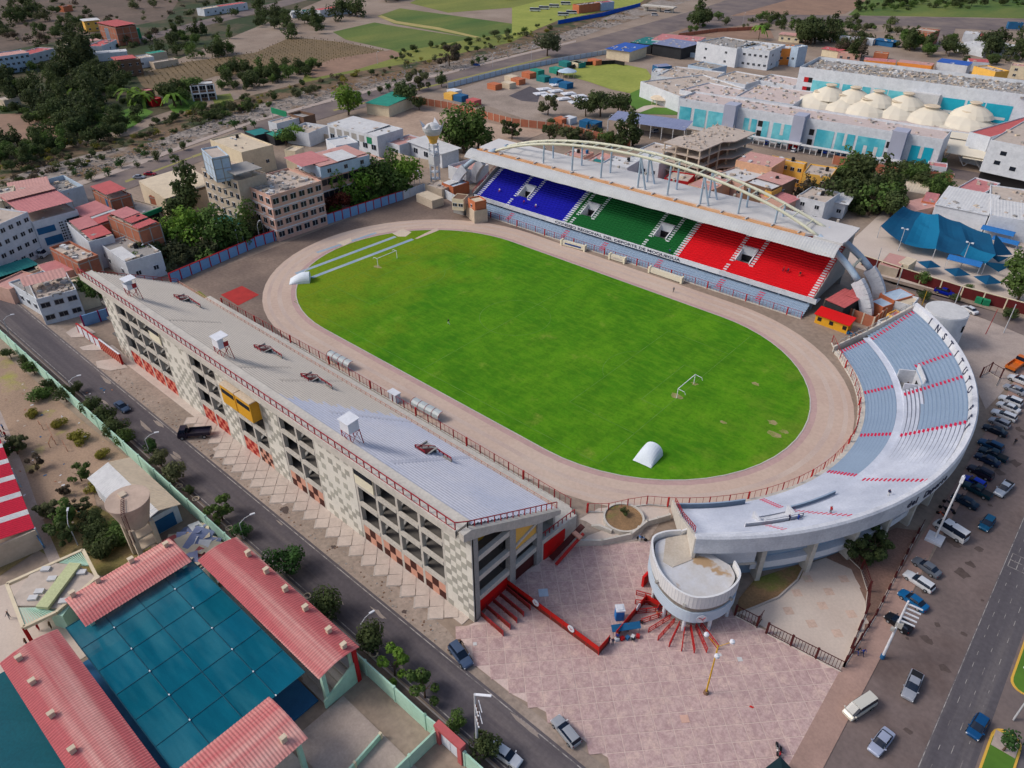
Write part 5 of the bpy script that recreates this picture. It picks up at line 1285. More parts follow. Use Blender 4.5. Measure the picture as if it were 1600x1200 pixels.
wood([(1252,62),(1315,64),(1310,70),(1255,70)],9,(7,10),['forest','dark'],'large dark tree behind the orange hospital building',G5,stuff=False)
wood([(1300,78),(1355,90),(1350,98),(1310,95)],8,(4,6),['dark','dry'],'dark tree behind the hospital roof',G5,stuff=False)
wood([(1400,72),(1470,80),(1510,84),(1500,92),(1440,88)],10,(5,7),['dark','mid'],'dark tree beside the low houses beyond the hospital',G5,stuff=False)
wood([(1525,60),(1600,75),(1600,95),(1540,92)],11,(5,8),['dark','forest'],'dark tree at the right edge beyond the hospital',G5,('tall','wide'),stuff=False)
wood([(1305,290),(1345,300),(1400,320),(1420,330),(1400,345),(1345,345),(1305,320)],14,(4.8,6.8),['dark','dark','mid'],'dark tree of the grove behind the covered stand','trees of the grove behind the covered stand',stuff=False)
wood([(1305,290),(1345,300),(1400,320),(1420,330),(1400,345),(1345,345),(1305,320)],22,(3,5),['dark','mid','olive'],'undergrowth of the grove behind the covered stand',G5)
wood([(1240,315),(1290,318),(1290,335),(1250,330)],8,(3.5,5),['dark','dry'],'dark bush of the grove left of the pink house','trees of the grove behind the covered stand',stuff=False)
wood([(1315,268),(1350,272),(1345,290),(1318,290)],7,(3.5,5.5),['dark','mid'],'tree behind the yellow house below the hospital','trees below the hospital forecourt',stuff=False)
wood([(1370,285),(1470,305),(1460,315),(1390,300)],14,(3,5),['mid','dark'],'small tree by the brick wall below the hospital','trees below the hospital forecourt',stuff=False)
wood([(1400,270),(1470,280),(1460,288),(1410,280)],6,(2.5,4),['mid','dark'],'small tree in the garden strip below the hospital','trees below the hospital forecourt',stuff=False)
for i,(px,py) in enumerate([(1226,217),(1287,229),(1318,236),(1351,243)]):
 tree(px,py,2.4,'bright','ball','round clipped green shrub of the hospital, '+('leftmost','second','third','rightmost')[i],'round shrubs of the hospital',n=300)
for i,(px,py,r) in enumerate([(1440,445,2.4),(1510,460,1.8),(1578,498,1.8),(1575,500,2.0),(1490,472,1.5),(1440,470,2.0)]):
 tree(px,py,r,'mid' if i<2 else 'dark','wide',('small street tree leaning by the maroon panel wall','little bush beside the maroon panel wall','dark bush at the right edge of the side street','dark low bush at the corner of the paved forecourt','yellow green bush below the blue pickup','bush at the foot of the yellow pole')[i],'bushes in the side street beyond the curved stand')
for i,(px,py,r) in enumerate([(1590,470,5.5),(1600,440,6)]):
 tree(px,py,r,'mid','wide',('green tree at the right edge beside the blue umbrellas','green tree at the right edge behind the blue umbrellas')[i],'trees at the playground')
for i,(px,py) in enumerate([(1362,868),(1345,880)]):
 tree(px,py,3.2,'dark','loose',('thin tree in the reddish soil under the curved stand','lower thin tree in the reddish soil under the curved stand')[i],'trees under the curved stand',h=3)
for i,(wx,wy) in enumerate([(121.9,-44),(121.9,-31.5+5),(122,-10)]):
 tree(0,0,1.8,'round','ball',('round tree on the near avenue island','round tree at the tip of the upper avenue island','round tree further up the avenue island')[i],'trees on the avenue islands',world=(wx,wy,.18),h=2.4,n=1200)
tree(975,803,.9,'dark','round','small green bush in the middle of the round concrete flower bed','plants near the stadium gates',cat='bush',name='bush',h=.7,z=1.0,n=260)
SH=('shrub','wide','round')
wood([(0,-6),(400,-6),(380,30),(260,60),(150,100),(0,60)],150,(1.2,4.2),['dark','olive','dry','forest'],'scattered scrub of the hillside in the top left corner',G5,SH,120)
wood([(0,95),(200,130),(230,200),(100,215),(0,180)],90,(3,6.5),['forest','dark','mid'],'undergrowth of the dense wood on the far left slope',G5,('wide','round','shrub'),260)
wood([(0,262),(100,232),(280,178),(450,135),(700,84),(790,60),(880,22),(900,36),(790,74),(600,120),(400,172),(250,216),(60,285),(0,300)],200,(.8,2.4),['olive','dry','dark','yellow'],'scrub along the stony river bank',G5,SH,90)
wood([(0,285),(60,262),(240,222),(470,148),(700,98),(900,45),(990,12),(1000,28),(800,85),(600,133),(400,188),(200,258),(0,330)],60,(.6,1.4),['olive','dry','mid'],'low weeds between the stones of the river bed',G5,('shrub',),70)
wood([(600,86),(740,62),(860,40),(870,48),(740,74),(620,96)],40,(1.2,3),['dark','olive','mid'],'bushes along the edge of the green fields',G5,SH,90)
wood([(340,112),(500,100),(506,112),(430,132),(345,146)],30,(2,3.4),['dark','forest','mid'],'tree belt between the vineyard and the river',G5,('wide','round'),200)
wood([(455,150),(520,130),(480,152),(300,200),(250,190),(330,165)],30,(1.5,3.4),['dark','olive','mid'],'bushes above the river beside the pale house',G5,SH,100)
wood([(1060,30),(1300,30),(1420,38),(1420,46),(1200,46),(1070,52)],46,(1.5,4.5),['dark','olive','mid'],'bushes along the highway wall',G5,SH,110)
wood([(1330,6),(1600,-4),(1600,10),(1450,16),(1340,20)],70,(2,6),['dark','forest','mid'],'scrub of the top right corner',G5,SH,120)
wood([(1270,40),(1440,52),(1430,74),(1300,76)],44,(1.5,4),['dark','mid','olive'],'garden bushes between the low houses beyond the hospital',G5,SH,110)
wood([(1470,56),(1600,70),(1600,108),(1500,96)],30,(2,4),['dark','mid','olive'],'garden trees among the houses at the right edge',G5,SH,110)
wood([(850,200),(900,196),(1000,222),(990,236),(880,232)],30,(1.5,3.6),['dry','olive','dark'],'dry bushes behind the arch of the covered stand',G5,SH,110)
wood([(235,395),(300,380),(400,372),(400,384),(330,404),(260,425),(225,432)],26,(2.4,4.6),['mid','olive','bright'],'undergrowth behind the blue wall',G5,('wide','shrub','round'),200)
wood([(430,352),(520,328),(640,292),(640,302),(520,342),(440,366)],30,(1.8,3.6),['mid','dark','bright'],'undergrowth behind the right half of the blue wall',G5,('wide','shrub','round'),200)
wood([(1320,275),(1480,300),(1465,312),(1330,292)],26,(1.5,3.5),['dark','mid','olive'],'garden bushes below the hospital wall',G5,SH,110)
def palm(px,py,h,r,lab,grp,kind='bright',nf=14):
 p=g(px,py); t=thing('palm_tree',lab,'palm',p,0,grp); mb=MB(); mb.tube([(0,0,0),(.1,0,h*.5),(0,.1,h)],[.3,.22,.16],7); part('trunk',mb,[m_bark],t,world=False)
 mb=MB(); q=random.Random(int(px))
 for i in range(nf):
  a=2*PI*i/nf+q.uniform(-.2,.2); el=q.uniform(.2,1.0); w_=r*.13
  pr=None
  for k in range(5):
   s=k/4; x=r*s; zz=h+r*el*s-r*1.1*s*s; c=Vector((x*math.cos(a),x*math.sin(a),zz)); n=Vector((-math.sin(a),math.cos(a),0))*w_*(1-.8*abs(s-.4))
   if pr: mb.face([pr[0]-pr[1],c-n,c+n,pr[0]+pr[1]])
   pr=(c,n)
 part('fronds',mb,[F[kind]],t,world=False)
for px,py,h,r,lab in ((122,150,4,7,'banana like palm in the far left wood, left one'),(140,146,5,8,'banana like palm in the far left wood, middle one'),(210,160,5,9,'bright palm beside the green patch above the river'),(226,165,5,8,'second palm beside the green patch above the river'),(275,168,6,7,'dark palm clump left of the white framed house'),(410,262,2,5,'low palm between the beige houses and the pink block'),(172,85+380-130,1.5,3.5,'dark palm beside the pale wall of the side street'),(1185,62,8,7,'palm tree beside the white hospital annex')):
 palm(px,py,h,r,lab,'palms')
# -- buildings of the town
WALLM={}
def wm(kind):
 if kind in WALLM: return WALLM[kind]
 T={'hosp':((196,180,174),(182,164,158)),'white':((206,210,216),(176,182,190)),'cream':((214,200,172),(190,174,148)),'beige':((196,180,160),(168,152,134)),'grey':((158,156,152),(132,130,128)),'brick':((168,104,80),(140,84,66)),
 'paleb':((176,194,210),(150,168,188)),'pink':((206,166,150),(184,146,130)),'peach':((212,164,132),(190,146,118)),'yellow':((226,176,84),(206,158,78)),'orange':((226,140,64),(208,128,58)),
 'redroof':((184,92,92),(160,76,78)),'pinkroof':((188,122,122),(168,104,106)),'salmonroof':((192,146,138),(176,130,122)),'whiteroof':((200,200,200),(176,176,178)),'teal':((34,120,118),(26,96,100)),'tealroof':((42,140,120),(34,116,104)),
 'green':((30,130,90),(24,104,74)),'blueroof':((48,92,170),(40,78,150)),'bluegreyroof':((128,136,166),(112,120,150)),'tanroof':((206,190,166),(184,168,146)),'concroof':((186,172,160),(158,144,132)),'greyroof':((150,146,142),(128,124,120)),
 'brown':((120,92,74),(98,74,60)),'bluewall':((38,96,140),(30,78,120)),'mint':((172,206,186),(146,184,164)),'dark':((44,46,50),(34,34,38)),'maroon':((92,26,28),(72,20,22)),'redw':((176,28,34),(150,22,26)),'turq':((96,176,190),(70,150,172)),'bluetarp':((24,92,136),(18,76,116)),'orangew':((188,110,76),(170,96,66)),'rust':((150,96,70),(176,150,130))}
 a,b_=T[kind]; WALLM[kind]=mat('wall_'+kind,a,tuple((x+2*y)/3 for x,y in zip(a,b_)),scale=.4,amt=.8,fine=.07,fscale=1.5,rand=.03,thr=(.4,.7)); return WALLM[kind]
m_brickf=wm('grey')
WME={}
def winmesh(w_,h_,fr='white'):
 key=(w_,h_,fr)
 if key not in WME:
  mb=MB(); mb.box(-w_/2,w_/2,-.06,.06,0,h_,0); f_=.09
  mb.box(-w_/2-f_,w_/2+f_,-.1,.1,-f_,0,1); mb.box(-w_/2-f_,w_/2+f_,-.1,.1,h_,h_+f_,1); mb.box(-.04,.04,-.09,.09,0,h_,1)
  WME[key]=mb.mesh('window',[m_glass,wm(fr)])
 return WME[key]
tw=random.Random(77)
def bld(label,A,B,C,H,wall='white',roof='concroof',win=None,cat='house',name='house',group=None,par=.5,sheets=(),clutter=3,tank=0,z0=0,frame=None,ww=1.3,wh=1.2,band=None,fr='white',gap=0):
 A=Vector(g(A[0],A[1],H+par)); B=Vector(g(B[0],B[1],H+par)); A.z=B.z=0
 e=(B-A); L_=e.length; e.normalize(); n=Vector((-e.y,e.x,0))
 if (A+n-Vector((CAM[0],CAM[1],0))).length<(A-Vector((CAM[0],CAM[1],0))).length: n=-n
 if isinstance(C,(int,float)): dep=float(C)
 else:
  c=Vector(g(C[0],C[1],H+par)); c.z=0; dep=max(2.5,abs((c-B).dot(n)))
 t=thing(name,label,cat,tuple(A+Vector((0,0,z0))),group=group)
 rz=math.atan2(e.y,e.x); fl=n.dot(Vector((-math.sin(rz),math.cos(rz),0)))>0
 def W_(u,v,z): return tuple(A+e*u+n*v+Vector((0,0,z)))
 def q(u0,u1,v0,v1): return [W_(u0,v0,0)[:2],W_(u1,v0,0)[:2],W_(u1,v1,0)[:2],W_(u0,v1,0)[:2]]
 mb=MB(); mb.prism(q(0,L_,0,dep),z0,H); part('wall',mb,[wm(wall)],t)
 mb=MB(); th=.18
 for u0,u1,v0,v1 in ((0,L_,0,th),(0,L_,dep-th,dep),(0,th,th,dep-th),(L_-th,L_,th,dep-th)): mb.prism(q(u0,u1,v0,v1),H,H+par)
 if par>0: part('parapet',mb,[wm(wall)],t)
 mb=MB(); mb.prism(q(th,L_-th,th,dep-th),H-.05,H+.06); part('roof',mb,[wm(roof)],t)
 if band:
  for zb in band:
   mb=MB(); mb.prism(q(-.08,L_+.08,-.08,.0),zb,zb+.35); mb.prism(q(L_,L_+.08,0,dep),zb,zb+.35); part('cornice',mb,[wm('white')],t)
 if wall=='brick' or frame:
  mb=MB(); nc=max(2,int(L_/3.6)); nz=max(1,int(H/3))
  for i in range(nc+1): u=L_*i/nc; mb.prism(q(u-.15,u+.15,-.05,.02),z0,H+par*.5)
  for i in range(max(2,int(dep/3.6))+1): v=dep*i/max(2,int(dep/3.6)); mb.prism(q(L_-.02,L_+.05,v-.15,v+.15),z0,H+par*.5); mb.prism(q(-.05,.02,v-.15,v+.15),z0,H+par*.5)
  for k in range(1,nz+1): z=H*k/nz; mb.prism(q(-.04,L_+.04,-.045,.0),z-.2,z+.02); mb.prism(q(L_,L_+.045,0,dep),z-.2,z+.02); mb.prism(q(-.045,0,0,dep),z-.2,z+.02)
  part('concrete_frame',mb,[m_brickf],t)
 if win:
  rows,na,nb=win[:3]; fh=(H-z0)/rows
  me=winmesh(ww,wh,fr)
  for r_ in range(rows):
   zz=z0+fh*r_+fh*.38
   for i in range(na):
    if tw.random()<gap: continue
    u=L_*(i+.5)/na; p=W_(u,-.04,zz); link('window',me,t,tuple(Vector(p)-t.location),rz=rz)
   for i in range(abs(nb)):
    v=dep*(i+.5)/abs(nb); p=W_(L_+.04 if nb>0 else -.04,v,zz); link('window',me,t,tuple(Vector(p)-t.location),rz=rz+PI/2)
 for s_ in sheets:
  u0,u1,v0,v1,zh,colr=s_[:6]; tilt=s_[6] if len(s_)>6 else .5
  mb=MB(); z1=H+zh
  mb.corr(W_(L_*u0,dep*v0,z1),W_(L_*u1,dep*v0,z1),W_(L_*u1,dep*v1,z1+tilt),W_(L_*u0,dep*v1,z1+tilt),period=.9,amp=.06)
  part('sheet_roof',mb,[wm(colr)],t)
  if zh>.6:
   for uu in (u0+.02,u1-.02):
    for vv in (v0+.03,v1-.03):
     mb=MB(); mb.bar(W_(L_*uu,dep*vv,H),W_(L_*uu,dep*vv,z1+tilt*.5),.15); part('post',mb,[wm('grey')],t)
 mb=MB(); k=0
 for _ in range(int(clutter*L_*dep/60)):
  u,v=tw.uniform(.4,L_-.6),tw.uniform(.4,dep-.6); p=W_(u,v,0); s_=tw.uniform(.3,1.2)
  mb.cbox((p[0],p[1],H+.06+s_*.3),(s_*tw.uniform(.6,2),s_,s_*.6),tw.random()*3,m=tw.randint(0,3)); k+=1
 if k: part('roof_clutter',mb,[wm('concroof'),wm('whiteroof'),wm('beige'),wm('greyroof')],t,kind='stuff')
 for i in range(tank):
  p=W_(L_*tw.uniform(.15,.85),dep*tw.uniform(.4,.85),0); mb=MB(); mb.lathe(p[0],p[1],[(.55,H+.1),(.6,H+.3),(.6,H+1.2),(.45,H+1.45),(.12,H+1.55)],12); part('water_tank',mb,[m_black if i%2==0 else wm('bluewall')],t)
 return t,W_,L_,dep,rz
WG='houses west of the stadium'
bld('white four storey apartment block at the left edge with rows of dark windows',(-60,376),(43,331),16,13,'white','concroof',(4,8,0),cat='apartment block',name='apartment_block',clutter=2)
t,W_,L_,dep,rz=bld('white building with blue strip windows and a red roof over its open top floor',(50,347),(121,328),17,10,'white','concroof',None,cat='building',name='building',sheets=[(-.1,1.0,.05,1.1,3,'pinkroof',.8),(-.1,1,.75,1.1,4.1,'salmonroof',.4)],clutter=3)
for u0,u1,z0,z1,mm in ((.03,.42,6.3,8.2,'bluewall'),(.12,.5,2.6,5.0,'bluewall'),(.7,.98,7.2,8.8,'dark')):
 mb=MB(); mb.prism([W_(L_*u0,-.08,0)[:2],W_(L_*u1,-.08,0)[:2],W_(L_*u1,.02,0)[:2],W_(L_*u0,.02,0)[:2]],z0,z1); part('strip_window',mb,[m_glass if mm=='dark' else wm('bluewall')],t)
for i in range(4):
 for j in range(7):
  mb=MB(); u=L_*(.52+.05*i)+ (L_*.03 if i>1 else 0); z=2.9+j*.85
  mb.prism([W_(u,-.06,0)[:2],W_(u+L_*.035,-.06,0)[:2],W_(u+L_*.035,.02,0)[:2],W_(u,.02,0)[:2]],z,z+.42); part('louvre',mb,[m_glass],t)
bld('low brick house with rubble on its flat roof behind the white corner house',(77,386),(121,409),(151,397),7.5,'brick','concroof',None,group=WG,clutter=14,par=.8)
t,W_,L_,dep,rz=bld('two storey white corner house with a pink sheet roof and junk on its terrace',(56,468),(119,452),(103,426),6.8,'white','concroof',(2,3,0),group=WG,clutter=26,ww=2.0,wh=1.2,sheets=[(-.15,.95,.4,.8,2.4,'salmonroof',.6)],fr='grey')
bld('white side wing of the corner house along the dirt verge',(13,441),(55,466),9,4.6,'white','greyroof',(1,4,0),group=WG,ww=1.6)
bld('low yard covered with a dark green shade sheet beside the white apartment block',(2,440),(68,418),9,3.2,'cream','dark',None,cat='yard roof',name='yard_shelter',group=WG,sheets=[(-.02,1.0,.3,1.02,.7,'teal',.3)])
bld('low house with a pale pink sheet roof left of the brick house',(14,452),(62,430),7,4,'pink','salmonroof',None,group=WG,clutter=1)
bld('low shed with a mauve pink roof below the brick house',(76,432),(118,420),10,4.6,'pink','pinkroof',None,group=WG,par=.1,clutter=0)
bld('single storey house with a clean cream roof right of the white corner house',(104,436),(122,459),(139,438),4.4,'cream','tanroof',None,group=WG,clutter=1)
bld('house with a long white gable wall and a grey flat roof beside the blossom tree',(155,380),(196,410),(247,390),6.5,'white','greyroof',(1,2,2),group=WG,clutter=5,tank=1,sheets=[(.4,.95,0,.35,.6,'whiteroof',.2)])
bld('tall unplastered brick house with three red sheet roofs',(168,337),(216,359),(240,344),11,'brick','concroof',(1,0,0),group=WG,clutter=6,tank=1,sheets=[(.0,.45,.1,.95,1.2,'pinkroof',.3),(.45,.72,.1,.9,1.0,'redroof',.3),(.78,1.0,.0,.9,.7,'redroof',.4)])
bld('house under a long pink roof with a white stripe west of the tall brick house',(110,330),(151,352),(178,334),8.6,'brick','pinkroof',None,group=WG,par=.15,clutter=0,sheets=[(-.05,.6,0,1.1,.5,'pinkroof',.5),(.64,.72,0,1.1,.6,'whiteroof',.5),(.74,1.02,0,1.1,.5,'redroof',.5)])
bld('house with two pink roof panels and a narrow light well right of the blue windows',(104,348),(138,378),(163,356),8.2,'white','greyroof',(1,0,1),group=WG,clutter=8,sheets=[(.0,.5,.1,.9,.9,'pinkroof',.3),(.5,.95,.15,1,.6,'redroof',.3)])
bld('house with a blue painted front and a red sheet roof near the riverside road',(144,297),(172,312),(203,303),10,'brick','concroof',None,group=WG,clutter=4,sheets=[(.0,.9,-.05,.95,1.8,'redroof',.3)])
bld('blue glazed front wing of the red roofed house near the riverside road',(171,313),(205,303),3,9.5,'bluewall','concroof',(2,2,0),group=WG,ww=3,wh=2.2,clutter=0,fr='bluewall')
bld('blue walled terrace with clutter beside the pink roofed house',(82,302),(130,290),16,7,'paleb','greyroof',None,group=WG,clutter=12,tank=1,par=1.6)
bld('long low building with pale pink roofs at the foot of the river road',(15,303),(80,292),12,9,'salmonroof','salmonroof',None,group=WG,clutter=2,sheets=[(.0,1,.0,.9,.6,'salmonroof',.4)])
bld('cream corner building at the left edge above the white block',(-40,320),(18,312),14,12,'cream','concroof',(3,3,0),group=WG,clutter=6)
bld('large warehouse with a broad cream roof beside the riverside road',(217,284),(258,311),(312,276),7.5,'tanroof','tanroof',None,cat='warehouse',name='warehouse',par=.1,clutter=0,sheets=[(-.02,1.02,0,1.0,.3,'tanroof',1.2)])
bld('brick annex below the large cream roofed warehouse',(258,312),(300,296),8,5,'brick','concroof',None,group=WG,clutter=2)
t,W_,L_,dep,rz=bld('flat roofed hall with a bright green shop front',(223,334),(252,323),(204,300),5.0,'beige','concroof',None,group=WG,clutter=3)
mb=MB(); mb.prism([W_(-.3,-.5,0)[:2],W_(L_,-.5,0)[:2],W_(L_,0,0)[:2],W_(-.3,0,0)[:2]],4.2,5.6); part('shop_sign',mb,[wm('green')],t)
mb=MB(); mb.prism([W_(.3,-.06,0)[:2],W_(L_*.8,-.06,0)[:2],W_(L_*.8,.02,0)[:2],W_(.3,.02,0)[:2]],.1,4.0); part('shop_opening',mb,[m_dark],t)
bld('grey five storey block with small windows and a box tower on its roof',(314,262),(371,283),(352,240+8),17,'beige','concroof',(5,6,0),cat='apartment block',name='apartment_block',clutter=5,ww=1.5,wh=1.6)
bld('blue white tower box standing on the grey five storey block',(314,232),(331,247),(352,238),24,'paleb','concroof',None,cat='tower',name='stair_tower',clutter=0,z0=17,frame=True)
bld('sheet metal canopy on the roof of the grey block',(343,262),(368,273),(402,259),20,'grey','greyroof',None,cat='canopy',name='canopy',par=.05,clutter=0,z0=19.8)
t,W_,L_,dep,rz=bld('pinkish four storey block with clutter all over its flat roof',(371,284),(422,306),(497,280),14,'pink','concroof',(4,5,6),cat='apartment block',name='apartment_block',clutter=16,ww=1.9,wh=1.7,band=(3.4,7,10.4),par=.7)
bld('long pink gallery wing with dark openings behind the red trees',(497,278),(601,248),14,12.5,'pink','concroof',(3,13,0),cat='apartment block',name='apartment_block',clutter=8,ww=2.6,wh=2.0,band=(3.6,7.8),fr='pink')
bld('pale blue top floor with pink and white roof sheets on the gallery wing',(500,262),(577,242),15,16,'paleb','salmonroof',(1,3,0),cat='building',name='rooftop_house',z0=12.5,clutter=0,par=.1,sheets=[(-.25,.3,.2,.95,.7,'pinkroof',.5),(.0,.5,.0,.35,.4,'salmonroof',.3),(.35,.75,.0,.6,.6,'whiteroof',.4),(.6,1.0,.1,.9,.3,'salmonroof',.3)],fr='grey')
bld('white low house behind the dark pink roof on the gallery wing',(525,228),(560,222),10,15,'white','whiteroof',None,cat='house',name='rooftop_house',z0=9,clutter=2)
bld('slim cream water tower house between the palm yard and the pink block',(444,234),(461,236),(473,229),15,'cream','tanroof',(1,1,0),cat='tower',name='tower',clutter=0,ww=1)
bld('plain cream building with a long slanting cream roof behind the grey block',(377,238),(426,226),(372,208),9,'cream','tanroof',(1,2,0),cat='building',name='building',clutter=1,tank=1)
bld('cream wing with a projecting blank upper storey beside the palm yard',(401,236),(425,228),6,8,'cream','tanroof',None,cat='building',name='building',clutter=0)
t,W_,L_,dep,rz=bld('long white workshop with grey shutters and a white sheet roof',(511,193),(589,213),(627,200),8.5,'white','whiteroof',(1,6,1),cat='workshop',name='workshop',clutter=2,sheets=[(.0,.75,.0,1,.2,'whiteroof',.5)],ww=2.6,wh=2.0,fr='paleb')
for i in range(6):
 mb=MB(); u=L_*(.04+.15*i); mb.prism([W_(u,-.07,0)[:2],W_(u+L_*.1,-.07,0)[:2],W_(u+L_*.1,.02,0)[:2],W_(u,.02,0)[:2]],5.2,7.8); part('shutter',mb,[wm('grey') if i<5 else wm('green')],t)
bld('small white house right of the long workshop',(602,221),(624,227),(652,213),5.2,'white','salmonroof',(1,2,0),clutter=3)
bld('open garage under a broad off-white roof beside the lattice tower',(641,222),(690,240),(702,228),5.6,'white','tanroof',(1,3,0),cat='garage',name='garage',clutter=0,par=.1,sheets=[(-.1,1.05,-.1,1.1,.2,'whiteroof',.4)],ww=2.5,wh=2)
bld('white yard building by the river road left of the workshop',(432,193),(474,182),6,5,'white','concroof',(1,3,0),clutter=2)
bld('roofless grey and brown yard building by the river road',(474,183),(492,178),10,5,'brown','greyroof',None,clutter=2,par=1.2)
bld('white walled courtyard building between the yard and the workshop',(482,208),(512,196),12,4.5,'white','concroof',None,clutter=6,par=1.2)
bld('house with a bright teal roof on the sandy lot beside the road',(572,161),(607,166),(636,150),5,'cream','tealroof',None,par=.1,clutter=0,sheets=[(-.03,1.03,-.05,1.05,.3,'tealroof',.6)])
bld('teal shade roofs beside the palm yard',(398,212),(425,206),9,3.6,'dark','teal',None,cat='shelter',name='shade_shelter',clutter=0,par=.1)
bld('dark green shade roof right of the teal one by the yard',(428,214),(456,208),9,3.6,'dark','tealroof',None,cat='shelter',name='shade_shelter',clutter=2,par=.1)
bld('teal canopy at the foot of the grey five storey block',(326,345),(372,358),7,4,'white','teal',None,cat='canopy',name='canopy',par=.05,clutter=0,z0=3.6)
t,W_,L_,dep,rz=bld('open metal canopy with stored goods between the red trees and the wall',(481,311),(514,300),6,6.8,'dark','whiteroof',None,cat='canopy',name='canopy',par=.05,clutter=0,z0=6.6)
mb=MB(); [mb.prism([W_(u,v,0)[:2],W_(u+.2,v,0)[:2],W_(u+.2,v+.2,0)[:2],W_(u,v+.2,0)[:2]],0,6.2) for u in (.2,L_-.4) for v in (.2,dep-.4)]; part('post',mb,[wm('grey')],t)
mb=MB(); [mb.cbox((W_(u,3,0)[0],W_(u,3,0)[1],1),(3,2,2),rz,m=k%3) for k,u in enumerate((1.5,5,8.5))]; part('stored_goods',mb,[wm('paleb'),wm('green'),wm('beige')],t)
HG='houses on the far river slope'
HL=[('white building with a blue grid front at the left edge of the slope',(-30,92),(45,82),14,9,'paleb','salmonroof',(3,9,0),[(0,1,0,.6,.4,'salmonroof',.4)]),
('low white house with reddish roof above a retaining wall',(46,85),(85,75),12,5,'white','redroof',(1,4,0),[(0,.6,.0,.5,.3,'redroof',.3)]),
('long white house with pale roof left of the steep road',(102,70),(158,62),12,5,'beige','tanroof',(1,3,0),[(.5,1,.0,.5,.4,'salmonroof',.3)]),
('white garage house right of the long pale roof',(158,72),(182,62),10,5,'white','redroof',(1,1,0),[]),
('three storey brick house with a red roof on the slope',(153,37),(180,43),(193,35),11,'brick','pinkroof',None,[(-.05,1.05,-.05,1.0,1.2,'redroof',.4)]),
('white and blue fronted house joined to the brick house on the slope',(181,44),(200,37),8,9.5,'white','concroof',(3,2,0),[]),
('small green house beside the white and blue one',(200,48),(218,44),8,6,'green','tealroof',(1,1,0),[(-.1,1,0,1,.6,'tealroof',.3)]),
('yellow two storey house behind the brick house on the slope',(131,33),(154,31),9,7,'yellow','whiteroof',(2,2,0),[(-.1,1.1,-.1,1.1,.5,'whiteroof',.3)]),
('white roofed low house left of the brown one by the vineyard',(152,84),(198,80),8,4,'white','whiteroof',None,[(-.02,1.02,0,1,.3,'whiteroof',.3)]),
('brown two storey house with a red roof by the vineyard corner',(184,96),(219,92),12,8,'brown','concroof',(2,3,0),[(-.1,.9,.2,1,.8,'redroof',.3)]),
('white house with flat roofs at the corner of the vineyard',(214,92),(240,88),10,5,'white','concroof',(1,2,0),[]),
('teal roofed shed above the vineyard',(236,84),(260,80),6,4,'beige','teal',None,[(-.05,1,0,1,.3,'tealroof',.2)]),
('stone coloured low sheds in a row above the vineyard',(240,98),(278,92),6,3,'beige','concroof',None,[]),
('long white low buildings at the top of the hillside',(318,14),(386,4),9,5,'white','tanroof',(1,6,0),[(.4,1,0,.8,.3,'redroof',.2)]),
('farm buildings with teal and pale roofs beyond the dark trees',(456,19),(500,16),10,4,'white','teal',(1,3,0),[(0,.4,0,.7,.3,'whiteroof',.2)]),
('farm buildings with a long red roof beyond the dark trees',(500,16),(556,8),10,5,'white','redroof',(1,4,0),[(0,1,0,.8,.3,'redroof',.3)]),
('small pale hut at the left edge beside the brown field',(5,157),(30,152),9,4,'beige','concroof',(1,2,0),[]),
('little house with a pink roof below the vineyard',(228,142),(240,140),6,4,'brown','pinkroof',None,[]),
('low red roofed hut near the white framed house',(236,156),(252,153),5,3,'redw','redroof',None,[]),
('small brown hut on the hillside at the top left',(98,10),(112,8),6,4,'orangew','greyroof',None,[])]
for lab,a,b_,c,h,w_,r_,wn,sh in HL: bld(lab,a,b_,c,h,w_,r_,wn,group=HG,sheets=sh,clutter=2)
t,W_,L_,dep,rz=bld('white framed modern two storey house alone beside the vineyard',(297,133),(333,130),8,7.2,'brown','whiteroof',(2,3,0),group=HG,clutter=0,ww=2.6,wh=2,band=(3.3,7))
for u in (0,.33,.66,1):
 mb=MB(); p=W_(L_*u,-1.2,0); mb.bar((p[0],p[1],0),(p[0],p[1],7.5),.45); part('column',mb,[wm('white')],t)
mb=MB(); mb.prism([W_(-.3,-1.5,0)[:2],W_(L_+.3,-1.5,0)[:2],W_(L_+.3,0,0)[:2],W_(-.3,0,0)[:2]],3.3,3.7); part('balcony',mb,[wm('white')],t)
